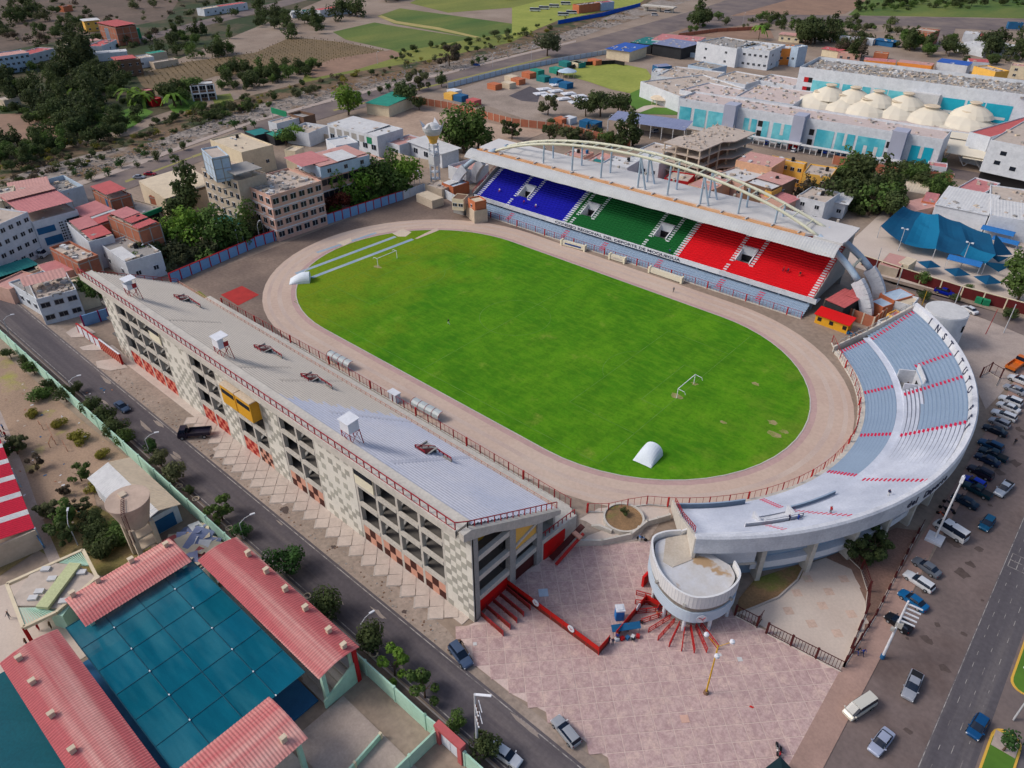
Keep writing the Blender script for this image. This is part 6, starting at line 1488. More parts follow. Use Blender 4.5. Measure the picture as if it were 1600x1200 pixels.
# -- hospital complex
m_turq=mat('turquoise_glass',(70,168,186),(116,196,206),scale=.12,amt=1,fine=.08,rough=.3,fscale=.6,thr=(.4,.6))
m_turqd=mat('deep_turquoise_glass',(20,150,176),(40,166,188),scale=.2,amt=1,rough=.3,fine=.05)
t,W_,L_,dep,rz=bld('long white hospital front building with turquoise glass panels and grey towers',(1062,153),(1475,218),16,11.5,'white','hosp',None,cat='hospital',name='hospital',clutter=3,par=.9)
def face(u0,u1,z0,z1,m_,nm,d=.1,d0=0):
 mb=MB(); mb.prism([W_(u0,-d,0)[:2],W_(u1,-d,0)[:2],W_(u1,-d0+.02,0)[:2],W_(u0,-d0+.02,0)[:2]],z0,z1); return part(nm,mb,[m_],t)
ux=lambda px: L_*(px-1062)/(1475-1062)
for a,b_,z0,z1,k in ((1065,1086,1.5,9,0),(1092,1113,1.5,9,0),(1117,1146,1.0,9,0),(1180,1202,1,8.6,2),(1212,1222,1,8.6,0),(1229,1260,1,8.6,2),(1298,1325,1,8.8,0),(1329,1356,1,8.8,2),(1360,1400,1,8.8,1),(1436,1466,1.2,8.6,3)):
 o=face(ux(a),ux(b_),z0,z1,m_turqd if k==3 else m_turq,'glass_panel',.12)
 w_=ux(b_)-ux(a)
 if k>=2: face(ux(a)+w_*.42,ux(a)+w_*.58,z0+3.0,z1,wm('whiteroof'),'white_inlay',.17,.1)
 if k==1:
  for q_ in (.28,.66): face(ux(a)+w_*q_,ux(a)+w_*(q_+.13),z0,z0+4.6,wm('whiteroof'),'white_inlay',.17,.1)
for px in (1204,1287,1402):
 for z in (2,6): face(ux(px),ux(px)+2.0,z,z+2.4,m_dark,'dark_window',.05)
m_tower=mat('lavender_grey_cladding',(164,168,186),(150,154,172),scale=.3,fine=.03)
for a,b_ in ((1148,1168),(1262,1280),(1408,1428)):
 mb=MB(); mb.prism([W_(ux(a),-3.5,0)[:2],W_(ux(b_),-3.5,0)[:2],W_(ux(b_),3,0)[:2],W_(ux(a),3,0)[:2]],0,13.6); part('tower',mb,[m_tower],t)
 mb=MB(); mb.prism([W_(ux(a)-2,-6.5,0)[:2],W_(ux(b_)+1,-6.5,0)[:2],W_(ux(b_)+1,-3.5,0)[:2],W_(ux(a)-2,-3.5,0)[:2]],3,3.3); part('porch_roof',mb,[wm('whiteroof')],t)
 mb=MB(); mb.prism([W_(ux(a)+.5,-3.7,0)[:2],W_(ux(b_)-.5,-3.7,0)[:2],W_(ux(b_)-.5,-3.5,0)[:2],W_(ux(a)+.5,-3.5,0)[:2]],0,3); part('red_door',mb,[wm('redw')],t)
mb=MB(); mb.prism([W_(ux(1168),-6.2,0)[:2],W_(L_,-6.2,0)[:2],W_(L_,-3.8,0)[:2],W_(ux(1168),-3.8,0)[:2]],2.9,3.1); part('colonnade_roof',mb,[wm('whiteroof')],t)
cp=MB(); cp.bar((0,0,0),(0,0,2.9),.3); cpm=cp.mesh('colonnade_post',[wm('whiteroof')])
for i in range(34):
 p=W_(ux(1172)+(L_-ux(1172))*i/33.,-5.8,0); link('colonnade_post',cpm,t,tuple(Vector(p)-t.location))
t,W_,L_,dep,rz=bld('tall rear hospital building with turquoise glass and crowded technical roof',(1250,104),(1660,155),30,18,'white','greyroof',None,cat='hospital',name='hospital',clutter=16,par=1.6)
ux=lambda px: L_*(px-1250)/(1660-1250)
for a,b_ in ((1278,1326),(1332,1360),(1366,1380),(1386,1408),(1410,1440),(1496,1530),(1534,1560),(1562,1600)):
 o=face(ux(a),ux(b_),4,14.5,m_turqd if a>1490 else m_turq,'glass_panel',.12)
 face(ux(a)+1.5,ux(b_)-1.5,8.5,9.6,wm('whiteroof'),'white_inlay',.17,.1)
for z in (9,13.2): face(ux(1262),ux(1270),z,z+2.2,wm('redw'),'red_panel',.1); face(ux(1270),ux(1277),z,z+2.2,m_dark,'dark_window',.1)
mb=MB(); mb.prism([W_(ux(1446),-3,0)[:2],W_(ux(1492),-3,0)[:2],W_(ux(1492),0,0)[:2],W_(ux(1446),0,0)[:2]],0,15.5); part('white_stair_block',mb,[wm('whiteroof')],t)
bld('low linking wing between the hospital buildings under the tent roofs',(1215,168),(1560,214),26,7.0,'white','hosp',None,cat='hospital',name='hospital_wing',clutter=2)
m_tent=mat('cream_tent_membrane',(230,222,204),(216,206,188),scale=.2,amt=.7,fine=.04,fscale=.4,transl=.15)
k=0
for row,(lst,zt) in enumerate(((((1280,158),(1318,163),(1355,170),(1402,174),(1452,182),(1510,190)),12.5),(((1296,148),(1334,152),(1370,158),(1416,162),(1520,177)),15.5))):
 for px,py in lst:
  c=g(px,py,zt-4.2); R_=11.2 if row==0 else 8.6
  nm=('first','second','third','fourth','fifth','rightmost')[lst.index((px,py))] if row==0 else ('first','second','third','fourth','rightmost')[lst.index((px,py))]
  t=thing('tent_roof',f'cream cone shaped tent roof on the hospital, {nm} from the left of the '+('front' if row==0 else 'back')+' row','tent roof',(c[0],c[1],zt-4.2),0,'cream tent roofs of the hospital')
  mb=MB(); mb.lathe(0,0,[(R_,-1.2),(R_*.86,.4),(R_*.6,1.9),(R_*.36,3.0),(R_*.2,3.6)],16); part('membrane',mb,[m_tent],t,world=False)
  mb=MB(); mb.lathe(0,0,[(R_*.2,3.5),(R_*.2,4.1)],14); part('neck',mb,[m_tent],t,world=False)
  mb=MB(); mb.lathe(0,0,[(R_*.28,4.1),(R_*.3,4.35),(R_*.26,4.6)],18); part('cap',mb,[wm('tanroof')],t,world=False)
OG='hospital outbuildings'
OL=[('white hospital wing with rows of dark skylights beside the lawn',(1001,127),(1062,150),(1135,128),7,'white','concroof',None,[]),
('flat pink roofed hospital pavilion left of the skylight wing',(1062,140),(1140,165-8),(1165,140),8.5,'white','hosp',None,[]),
('hospital pavilion with a row of white air conditioners on the roof',(1150,150),(1240,163),(1250,140),9,'white','hosp',None,[]),
('hospital pavilion with a sunk grey court between the roofs',(1110,122),(1165,132),(1180,116),7,'white','concroof',None,[]),
('long low hospital roof behind the sunk grey court',(1025,118),(1105,128),(1130,112),5.5,'white','concroof',None,[]),
('square hospital pavilion behind the air conditioner roof',(1180,124),(1240,134),(1246,122),7,'white','hosp',None,[]),
('grey roofed hospital pump house with blue doors',(1075,101),(1112,108),(1124,100),6,'paleb','greyroof',(1,2,0),[]),
('long two storey white clinic with small orange windows',(1089,65),(1152,76),(1160,62),10,'white','greyroof',(2,2,0),[]),
('right half of the white clinic with paired square windows',(1152,74),(1203,80),(1213,68),10,'white','whiteroof',(2,6,2),[]),
('orange clinic building with a teal window band',(1208,76),(1250,76),(1263,70),8.5,'orange','whiteroof',(1,4,1),[]),
('pale blue tower between the two orange walls',(1237,72),(1248,74),(1254,70),10.5,'paleb','whiteroof',(1,1,0),[]),
('white shed with a bright blue roof beside the pale lawn',(948,76),(984,81),(1002,72),5.5,'cream','blueroof',None,[(-.05,1.05,-.05,1.1,.3,'blueroof',.5)]),
('open warehouse with a blue-grey roof right of the blue roofed shed',(1020,68),(1065,75),(1076,66),6.5,'dark','bluegreyroof',None,[(-.05,1.05,-.05,1.1,.3,'bluegreyroof',.4)]),
('warehouse with a teal roof behind the blue roofed shed',(985,66),(1018,70),(1030,61),5.5,'dark','tealroof',None,[(0,1,0,1,.3,'teal',.4)]),
('long pink roofed warehouse behind the blue-grey one',(1018,62),(1088,68),(1090,58),6.5,'white','pinkroof',None,[(0,1,0,1,.3,'pinkroof',.3)]),
('small blue tank house near the hospital yard',(1028,105),(1050,103),6,3.5,'bluewall','bluegreyroof',None,[(0,1,0,1,.3,'bluegreyroof',.2)]),
('white roofed low block beside the skylight wing',(1018,112),(1058,115),10,5,'white','whiteroof',None,[]),
('house with a red tiled roof beside the palm tree',(1218,54),(1250,57),8,4,'cream','salmonroof',(1,3,0),[(-.05,1.05,-.1,1,.4,'salmonroof',.5)]),
('unfinished brick building with three bays beyond the hospital',(1424,46),(1460,50),12,8,'brick','concroof',(2,3,0),[]),
('low orange tiled sheds in a row behind the hospital, left part',(1350,94),(1400,98),8,4,'orange','salmonroof',None,[(0,1,0,1,.2,'pinkroof',.3)]),
('low orange tiled sheds in a row behind the hospital, right part',(1402,97),(1456,103),8,4,'orange','pinkroof',None,[(0,1,0,1,.2,'salmonroof',.3)]),
('bright blue roofed hall right behind the hospital',(1464,97),(1512,103),10,5,'white','blueroof',None,[(-.02,1.02,0,1,.3,'blueroof',.6)]),
('ochre framed unfinished house right of the blue roofed hall',(1522,103),(1556,112),9,7,'yellow','concroof',(1,2,0),[]),
('pink roofed white house behind the blue roofed hall',(1515,96),(1546,98),8,5,'white','pinkroof',None,[(0,1,0,1,.3,'redroof',.3)]),
('pale yellow house at the right edge beyond the hospital',(1580,102),(1640,108),10,6,'cream','salmonroof',(2,3,0),[]),
('white sheds in a stepped row below the highway, lower ones',(1496,66),(1540,76),(1545,62),5,'white','whiteroof',None,[(0,1,0,1,.2,'whiteroof',.3)]),
('white shed with a red lean-to below the highway',(1506,52),(1530,54),12,5,'white','whiteroof',None,[(1,1.4,.0,.7,-.5,'redroof',.3)]),
('blue awning stalls at the side of the market path',(1368,62),(1396,66),6,3,'bluewall','bluetarp',None,[(-.1,1.1,-.1,1.1,.2,'bluetarp',.4)]),
('pale long roof of the market sheds',(1300,56),(1365,62),6,3.2,'white','whiteroof',None,[]),
('orange stall beside the sloping path',(1366,82),(1388,84),5,3,'orangew','tanroof',None,[]),
('red roofed low house at the left of the hospital parking',(1285,76),(1310,80),6,4,'cream','redroof',None,[(-.1,1.1,-.1,1.1,.2,'redroof',.4)]),
('pink house behind the hospital fence row',(1310,82),(1345,85),6,4,'pink','pinkroof',(1,3,0),[]),
('pale house near the junction at the highway edge',(1578,66),(1640,72),8,4,'beige','concroof',None,[]),
('blue and green stall at the right end of the highway',(1577,35),(1600,36),5,4,'bluewall','tealroof',None,[])]
for lab,a,b_,c,h,w_,r_,wn,sh in OL: bld(lab,a,b_,c,h,w_,r_,wn,group=OG,sheets=sh,clutter=4,cat='building',name='building',ww=1.5,par=.25 if sh else .6)
t,W_,L_,dep,rz=bld('windowless light grey modern hospital block at the right edge',(1548,218),(1660,240),(1570,182),15,'white','concroof',None,cat='hospital',name='hospital',z0=4,clutter=2)
for u,z in ((.2,11),(.16,7.5),(.4,6.5)):
 mb=MB(); mb.prism([W_(L_*u,-.08,0)[:2],W_(L_*u+2,-.08,0)[:2],W_(L_*u+2,.02,0)[:2],W_(L_*u,.02,0)[:2]],z,z+1.4); part('window',mb,[m_glass],t)
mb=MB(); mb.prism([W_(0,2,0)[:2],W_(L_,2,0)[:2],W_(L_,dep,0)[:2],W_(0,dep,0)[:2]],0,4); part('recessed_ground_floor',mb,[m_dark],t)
bld('white block with a red roof terrace left of the modern grey block',(1515,206),(1548,214),(1575,172),11,'white','redroof',None,cat='hospital',name='hospital_wing',clutter=0)
for i,(px,py,w_) in enumerate(((1496,200,13),(1490,212,13),(1484,225,14),(1512,240,14),(1538,248,14))):
 c=g(px,py,7-i*.7); t=thing('sail_canopy',('uppermost','second','third','fourth','lowest')[i]+' cream flat sail canopy of the stepped hospital entrance','canopy',(c[0],c[1],0),math.radians(4),'cream canopies of the hospital entrance')
 zz=7-i*.7; mb=MB(); mb.prism([(-w_/2,-4),(w_/2,-4),(w_/2,4),(-w_/2,4)],[zz,zz,zz+.8,zz+.8],[zz+.2,zz+.2,zz+1,zz+1]); part('panel',mb,[m_tent],t,world=False)
 for s in (-1,1):
  mb=MB(); mb.bar((0,0,0),(s*3.5,-1,zz),.35); part('slanted_post',mb,[wm('whiteroof')],t,world=False)
A_=Vector(g(1037,222,13)); B_=Vector(g(1095,236,13)); C_=Vector(g(1166,204,13)); e=(B_-A_).normalized(); f2=(C_-B_).normalized(); f2=(f2-e*f2.dot(e)).normalized()
LA=(B_-A_).length; LB=abs((C_-B_).dot(f2))
t=thing('unfinished_building','bare concrete frame of an unfinished four storey building','building site',(A_.x,A_.y,0))
O_=Vector((A_.x,A_.y,0))
for k,z in enumerate((3.4,6.8,10.2,13)):
 mb=MB(); P=[O_+e*u+f2*v for u,v in ((0,0),(LA,0),(LA,LB*.45),(LA+3,LB*.55),(LA+3,LB),(2,LB),(2,LB*.4),(0,LB*.3))]; mb.prism([(p.x,p.y) for p in P],z-.35,z); part('floor_slab',mb,[wm('concroof')],t)
clm=MB(); clm.box(-.25,.25,-.25,.25,0,12.7); clm=clm.mesh('column',[wm('beige')])
for i in range(4):
 for j in range(6):
  p=e*(.4+(LA-.8)*i/3)+f2*(.4+(LB-.8)*j/5); link('column',clm,t,tuple(p),rz=math.atan2(e.y,e.x))
mb=MB(); P=[O_+e*2+f2*LB*.2,O_+e*(LA-2)+f2*LB*.2,O_+e*(LA-2)+f2*(LB-1),O_+e*2+f2*(LB-1)]; mb.prism([(p.x,p.y) for p in P],0,10); part('inner_core',mb,[wm('brown')],t)
mb=MB()
for _ in range(60):
 p=O_+e*tw.uniform(1,LA-1)+f2*tw.uniform(1,LB-1); mb.cbox((p.x,p.y,13.2),(tw.uniform(.3,1.6),tw.uniform(.2,.8),tw.uniform(.2,.7)),tw.random()*3)
 if tw.random()<.4: mb.bar((p.x,p.y,13),(p.x+.2,p.y,14.6),.12)
part('debris',mb,[wm('concroof')],t,kind='stuff')
PG='houses between the covered stand and the hospital'
PL=[('yellow fronted two storey house facing the grove',(1255,270),(1298,277),(1309,262),8.5,'yellow','concroof',(2,2,0),[],1),
('long low yellow and grey house row along the hospital street',(1202,246),(1257,257),(1264,254),8,'yellow','concroof',(2,5,0),[],1),
('pink gabled house left of the yellow row',(1150,250),(1206,262),(1215,246),9,'peach','salmonroof',(1,0,1),[(0,1,0,1,.2,'salmonroof',.4)],0),
('pink walled house with a bare white flat roof',(1120,270),(1164,284),(1188,262),6.5,'pink','whiteroof',(1,3,2),[],1),
('house with a white and pink roof and a small white tank room',(1165,284),(1206,296),(1230,276),8.5,'brown','whiteroof',(2,3,1),[(0,1,.4,1,.5,'salmonroof',.3)],1),
('tall narrow ochre house wall with many windows facing the lane',(1206,300),(1232,308-22),(1256,270),8,'yellow','concroof',(2,2,2),[],0),
('pink roofed house directly behind the arch of the covered stand',(1190,306),(1226,318),(1243,308),6,'pink','pinkroof',(1,2,1),[(-.1,1.1,0,1,.4,'pinkroof',.4)],0),
('low pink house with a salmon roof behind the arch, left one',(1075,288),(1110,298),(1130,280),5.5,'peach','salmonroof',(1,2,1),[(0,1,0,1,.3,'salmonroof',.3)],0),
('low white roofed house above the arch beside the frame building',(1095,280),(1128,288),(1150,272),6,'pink','whiteroof',(1,2,0),[],1),
('white house with cornices and a water tank beside the grove',(1245,306),(1290,317),(1300,298),7,'white','concroof',(2,2,0),[],1),
('white house with a wavy sheet roof beside the grove',(1290,312),(1322,318),(1332,305),4.8,'white','whiteroof',(1,2,0),[(-.1,1.15,-.1,1,.4,'whiteroof',.4)],0),
('white stepped roofs left of the frame building, front one',(985,245),(1030,256),(1044,240),6,'white','whiteroof',(1,3,1),[],1),
('white stepped roofs left of the frame building, rear one',(1000,232),(1036,240),(1050,228),8,'white','concroof',(1,2,0),[],0),
('pink house with blue tanks above the arch left part',(882,240),(912,246),(930,238),5,'pink','salmonroof',(1,2,0),[],2),
('pink terrace roof with a teal awning above the arch',(915,250),(955,258),(960,242),5,'pink','salmonroof',(1,2,0),[(.2,.8,0,.3,.3,'teal',.2)],0),
('white and pink roof with a grey edge above the arch centre',(940,254),(980,262),(996,250),5.5,'white','whiteroof',(1,2,0),[],1),
('shop with red front under the frame building',(1038,278),(1075,284),(1085,272),4,'redw','concroof',(1,2,0),[],0),
('white house with a pink inner court right of the brick wall',(1490,296),(1530,306),(1550,283),6,'white','pinkroof',(1,0,0),[],0),
('broad white corrugated warehouse roof above the maroon wall',(1462,318),(1545,335),(1552,306),6,'white','whiteroof',None,[(-.01,1.01,-.02,1.0,.2,'whiteroof',.8)],0),
('white warehouse at the right edge above the maroon wall',(1548,336),(1650,352),(1560,290),6.5,'white','concroof',None,[(0,1,.0,.5,.2,'whiteroof',.6)],0),
('rambling low house with a torn beige roof below the brick wall',(1402,296),(1448,304),(1456,288),4,'beige','tanroof',None,[(0,1,0,1,.5,'tanroof',.4)],0),
('pink long shed roof running down to the blue tents',(1400,318),(1430,330),(1450,306),4,'pink','salmonroof',None,[(0,1,0,1,.3,'salmonroof',.3)],0),
('small pink roofed shed beside the white warehouse',(1440,314),(1462,318),(1470,304),4.5,'orangew','pinkroof',None,[(0,1,0,1,.3,'pinkroof',.3)],0),
('white ticket kiosk with a pink roof in front of the hospital',(1450,258),(1480,262),6,3.5,'white','pinkroof',(1,1,0),[],0)]
for lab,a,b_,c,h,w_,r_,wn,sh,tk in PL: bld(lab,a,b_,c,h,w_,r_,wn,group=PG,sheets=sh,clutter=4,tank=tk)
A_=Vector(g(950,187,5.5)); B_=Vector(g(1070,204,5.5)); n_=Vector((-(B_-A_).y,(B_-A_).x,0)).normalized(); D_=A_+n_*11; C2=B_+n_*11
t=thing('open_shed','long open shed with a blue-grey sheet roof on posts','shed',(A_.x,A_.y,0))
mb=MB(); mb.corr(A_,B_,C2+Vector((0,0,1.4)),D_+Vector((0,0,1.4)),period=1.2); part('sheet_roof',mb,[wm('bluegreyroof')],t)
for i in range(8):
 p=A_.lerp(B_,i/7); mb=MB(); mb.bar((p.x,p.y,0),(p.x,p.y,5.5),.25); part('post',mb,[wm('whiteroof')],t)
mb=MB(); mb.bar((D_.x,D_.y,1.5),(C2.x,C2.y,1.5),.3,3); part('back_wall',mb,[wm('beige')],t)
# -- walls
def wallrun(label,pts,h,mats,seg=3.5,th=.25,posts=None,name='boundary_wall',cat='wall',group=None,world=False,cap=None,panel=.6):
 P=[Vector(p) if world else Vector(g(*p)) for p in pts]
 t=thing(name,label,cat,tuple(P[0]),group=group)
 for a,b_ in zip(P,P[1:]):
  L_=(b_-a).length; n=max(1,round(L_/seg)); d=(b_-a)/n; ang_=math.atan2(d.y,d.x)
  pm=MB(); w_=L_/n; pm.box(.12,w_-.12,-th/2,th/2,0,h); pme=pm.mesh('wall_panel',[mats[0]])
  pp=MB(); pp.box(-.16,.16,-th/2-.08,th/2+.08,0,h+.12); ppe=pp.mesh('pillar',[mats[1]])
  for i in range(n):
   q=a+d*i-P[0]; link('wall_panel',pme,t,tuple(q),rz=ang_); link('pillar',ppe,t,tuple(q),rz=ang_)
  link('pillar',ppe,t,tuple(b_-P[0]),rz=ang_)
  if cap:
   mb=MB(); mb.bar(tuple(a+Vector((0,0,h+.08))),tuple(b_+Vector((0,0,h+.08))),th+.1,.16); part('coping',mb,[cap],t)
 return t
m_bpan=mat('sky_blue_wall_panel',(124,164,206),(112,150,194),scale=.2,amt=1,fine=.08); m_rp=mat('crimson_wall_frame',(166,28,44),(140,24,36),fine=.05)
wallrun('long blue panelled wall with red pillars along the left end of the track',[(268,443),(400,386)],3.0,[m_bpan,m_rp],seg=3.4,cap=m_rp,group='blue and red walls')
wallrun('blue panelled wall with red pillars ending at the pale wall near the lattice tower',[(400,386),(630,312)],3.2,[m_bpan,m_rp],seg=3.1,cap=m_rp,group='blue and red walls')
wallrun('plain pale wall continuing the blue wall to the stand entrance',[(630,312),(662,300),(690,306),(718,322)],3.0,[wm('white'),wm('whiteroof')],seg=4)
wallrun('long brick wall along the sandy lot below the building site',[(640,160),(700,170),(800,196),(880,205),(950,222),(985,232)],3.2,[wm('brick'),wm('beige')],seg=4)
wallrun('brick and cement wall behind the pink gallery block',[(432,203),(560,232),(640,256),(672,262)],3,[wm('beige'),wm('grey')],seg=4)
wallrun('brick wall between the hospital street and the grove',[(1300,256),(1400,276),(1486,286)],3.4,[wm('brick'),wm('pink')],seg=5)
wallrun('grey panel wall along the riverside road by the building site',[(700,138),(800,112),(870,98),(950,84)],2.6,[wm('paleb'),wm('grey')],seg=5)
wallrun('grey panel wall between the clinic and the hospital yard',[(1018,82),(1100,92),(1200,102),(1215,104)],2.8,[wm('paleb'),wm('whiteroof')],seg=5)
wallrun('brown wall along the field below the highway',[(1060,58),(1120,50),(1200,46)],2.4,[wm('brick'),wm('brown')],seg=8)
wallrun('bright blue sheet fence beside the parked white buses',[(872,38),(940,26),(1000,10)],2.8,[mat('vivid_blue_sheet',(16,84,190),(12,70,170)),wm('bluewall')],seg=8)
wallrun('black net fence around the upper edge of the pale lawn',[(870,118),(905,103),(960,100),(975,103)],2.2,[m_black,m_black],seg=6)
wallrun('maroon panel wall with cream pillars beside the blue sail tents',[(1345,414),(1405,434),(1500,464),(1640,502)],3.0,[wm('maroon'),wm('cream')],seg=5.2,cap=wm('cream'),group='maroon and cream walls')
wallrun('maroon panel wall with cream pillars behind the playground',[(1440,325),(1530,350),(1640,378)],3.0,[wm('maroon'),wm('cream')],seg=5.2,cap=wm('cream'),group='maroon and cream walls')
wallrun('pale mint wall along the street from the far corner to the red framed gate',[(-130,-91,0),(64,-91,0),(66.5,-90.8,0)],3.3,[wm('mint'),wm('mint')],seg=6,world=True,th=.22)
m_corr=mat('pink_red_corrugated_sheet',(184,98,100),(172,84,88),scale=.2,amt=1,fine=.06,fscale=.8,c3=(206,160,150),s3=.28,thr3=(.46,.66),stretch=(.03,1,1)); m_corr2=mat('faded_red_corrugated_sheet',(188,106,106),(178,92,94),scale=.2,amt=1,fine=.06,fscale=.8,c3=(208,166,156),s3=.28,thr3=(.42,.64),stretch=(1,.03,1))
def vault(label,x0,x1,y0,y1,z,axis,rise=.9,vents=()):
 t=thing('corrugated_roof_hall',label,'hall',((x0+x1)/2,(y0+y1)/2,0),group='halls with red corrugated roofs')
 mb=MB()
 if axis=='x': # ridges run along y, repeat along x
  mb.corr((x0,y0,z),(x1,y0,z),(x1,y1,z),(x0,y1,z),period=.42,amp=.07,rows=8,f=lambda a,b_:rise*math.sin(PI*(.12+.8*b_)))
 else:
  mb.corr((x0,y0,z),(x0,y1,z),(x1,y1,z),(x1,y0,z),period=.42,amp=.07,rows=8,f=lambda a,b_:rise*math.sin(PI*(.12+.8*b_)))
 part('corrugated_sheet',mb,[m_corr if axis=='x' else m_corr2],t)
 mb=MB(); mb.box(x0+.8,x1-.8,y0+.8,y1-.8,0,.4); part('tiered_floor',mb,[wm('greyroof')],t)
 for xx in (x0+1,x1-1):
  for yy in (y0+1,y1-1):
   mb=MB(); mb.box(xx-.3,xx+.3,yy-.3,yy+.3,0,z+.2); part('column',mb,[wm('mint')],t)
 for (vx,vy) in vents:
  mb=MB(); zz=z+rise*.9; mb.box(vx-.25,vx+.25,vy-.35,vy+.35,zz-.4,zz+.7); mb.box(vx-.32,vx+.32,vy-.42,vy+.42,zz+.7,zz+.8); part('roof_vent',mb,[wm('tanroof')],t)
 return t
tA=vault('long hall with a red corrugated roof beside the mint wall and the street',21.8,52.2,-98.2,-91.6,7,'x',vents=[(27,-92.6),(32,-92.7),(37,-92.8),(42,-92.9),(47.5,-93),(51,-93.2)])
for i in range(6):
 mb=MB(); mb.box(46,51.4,-97.8+i*.95,-96.9+i*.95,.4,.5+i*.45); part('step',mb,[wm('greyroof')],tA)
mb=MB(); mb.prism([(51.5,-98),(51.75,-98),(51.75,-92.2),(51.5,-92.2)],0,[1.6,1.6,4.5,4.5]); part('side_wall',mb,[wm('mint')],tA)
mb=MB(); mb.box(51.2,51.9,-92.6,-92.0,0,7); part('end_column',mb,[wm('redw')],tA)
vault('hall with a red corrugated roof between the pavilion and the net, upper one',14.2,21.2,-114.6,-98.8,7,'y',vents=[(16,-100),(15,-105),(15,-110),(14.9,-113.5)])
vault('broad hall with a red corrugated roof at the left bottom edge',18.6,72,-124.6,-117.3,7,'x',vents=[(20.5,-122.6),(25.5,-122.8),(32,-123),(38.5,-123.2)])
vault('hall with a red corrugated roof at the bottom edge right of the net',49.4,57.6,-117.2,-103.8,7,'y',vents=[(56,-106)])
m_net=mat('teal_shade_net',(18,96,116),(14,84,104),scale=.5,amt=1,rough=1,fine=.06,fscale=6,alpha=.95,c3=(44,108,124),s3=.12,thr3=(.44,.6),stretch=(.3,1.6,1),rand=.09,spec=0)
t=thing('shade_net','large teal blue shade net stretched between the red roofs','shade net',(33,-107,0))
x0,x1,y0,y1=18.2,49.2,-116.4,-98.4
nx,ny=6,4
def nz_(x,y): u=(x-x0)/(x1-x0)*6; v=(y-y0)/(y1-y0)*4; return 6.2-.16*abs(math.sin(PI*u))*abs(math.sin(PI*v))
for i in range(nx):
 for j in range(4):
  mb=MB(); a0,a1=x0+(x1-x0)*i/nx,x0+(x1-x0)*(i+1)/nx; b0,b1=y0+(y1-y0)*j/4,y0+(y1-y0)*(j+1)/4
  for p in range(5):
   for q in range(5):
    xs=[a0+(a1-a0)*(p+k)/5 for k in (0,1,1,0)]; ys=[b0+(b1-b0)*(q+k)/5 for k in (0,0,1,1)]
    mb.face([(x,y,nz_(x,y)) for x,y in zip(xs,ys)])
  part('net_panel',mb,[m_net],t)
m_cable=paint('dark_teal_seam',(12,76,96))
for i in range(nx+1):
 mb=MB(); x=x0+(x1-x0)*i/nx; mb.tube([(x,y0+(y1-y0)*k/12,nz_(x,y0+(y1-y0)*k/12)+.03) for k in range(13)],.05,5); part('cable',mb,[m_cable],t)
for j in range(5):
 mb=MB(); y=y0+(y1-y0)*j/4; mb.tube([(x0+(x1-x0)*k/20,y,nz_(x0+(x1-x0)*k/20,y)+.03) for k in range(21)],.06,5); part('cable',mb,[m_cable],t)
for i in range(nx+1):
 for j in (1,3):
  x=x0+(x1-x0)*i/nx; y=y0+(y1-y0)*j/4; mb=MB(); mb.box(x-.12,x+.12,y-.07,y+.07,nz_(x,y)+.05,nz_(x,y)+.2); part('clamp',mb,[m_white],t)
t=thing('shade_net','second darker teal net at the left bottom corner','shade net',(26,-131,0))
mb=MB();
for i in range(10):
 for j in range(4): mb.face([(18+i*4,-136+j*3,5+.25*((i+j)%2)),(22+i*4,-136+j*3,5+.25*((i+j+1)%2)),(22+i*4,-133+j*3,5+.25*((i+j)%2)),(18+i*4,-133+j*3,5+.25*((i+j+1)%2))])
part('net_panel',mb,[mat('deep_teal_net',(0,84,96),(0,70,84),scale=.2)],t)
mb=MB(); mb.box(20,50,-117,-98,.02,.3); struct('sports_court',mb,wm('bluewall'))
mb=MB(); mb.prism([(52,-104),(82,-104),(82,-95.3),(52,-95.3)],0,.12); struct('schoolyard_paving',mb,m_walk)
flat('schoolyard_paving',[(0,-135),(19,-135),(19,-114),(14,-108),(-2,-112),(-6,-125)],.06,m_light)
pf('garden_path',.05,m_walk,(0,640),(38,732),(62,800),(98,882),(80,886),(55,830),(30,760),(0,690))
pf('schoolyard_ground',.04,mat('bare_school_ground',(164,138,116),(140,118,100),scale=.12,amt=1,fine=.18,c3=(150,146,74),s3=.09,thr3=(.56,.68)),(0,548),(120,650),(230,740),(140,740),(170,880),(90,880),(0,640))
pf('garden_lawn',.045,mat('dry_lawn',(112,106,52),(80,92,44),scale=.15,amt=1,fine=.25,c3=(150,124,88),s3=.1),(92,800),(150,790),(215,830),(235,850),(240,880),(160,900),(100,885),(60,860),(0,900),(0,870),(80,830))
t=thing('garden_pavilion','white and mint garden pavilion with slatted corners and a diagonal roof beam','pavilion',g(85,925,0))
fr=[g(*p,3.6) for p in ((11,913),(130,860),(152,903),(88,957),(37,981))]
mb=MB()
for a,b_ in zip(fr,fr[1:]+fr[:1]): mb.bar(a,b_,.5,.5)
part('frame_beam',mb,[wm('cream')],t)
mb=MB(); P=[g(*p,3.5) for p in ((22,935),(50,896),(80,881),(122,884),(150,903),(120,935),(92,952),(58,948),(28,948))]; mb.prism([(p[0],p[1]) for p in P],3.3,3.75); part('roof_slab',mb,[wm('concroof')],t)
a,b_=g(66,950,4.2),g(118,881,4.2); mb=MB(); mb.bar(a,b_,1.9,.5); part('diagonal_beam',mb,[mat('pale_green_beam',(190,196,150))],t)
for q0,q1,q2,q3 in (((92,880),(130,861),(142,884),(124,884)),((28,950),(60,950),(88,957),(38,978))):
 A2,B2,C2_,D2=[Vector(g(*p,3.6)) for p in (q0,q1,q2,q3)]
 for i in range(12):
  mb=MB(); mb.bar(A2.lerp(B2,(i+.5)/12),D2.lerp(C2_,(i+.5)/12),.12,.25); part('slat',mb,[wm('mint')],t)
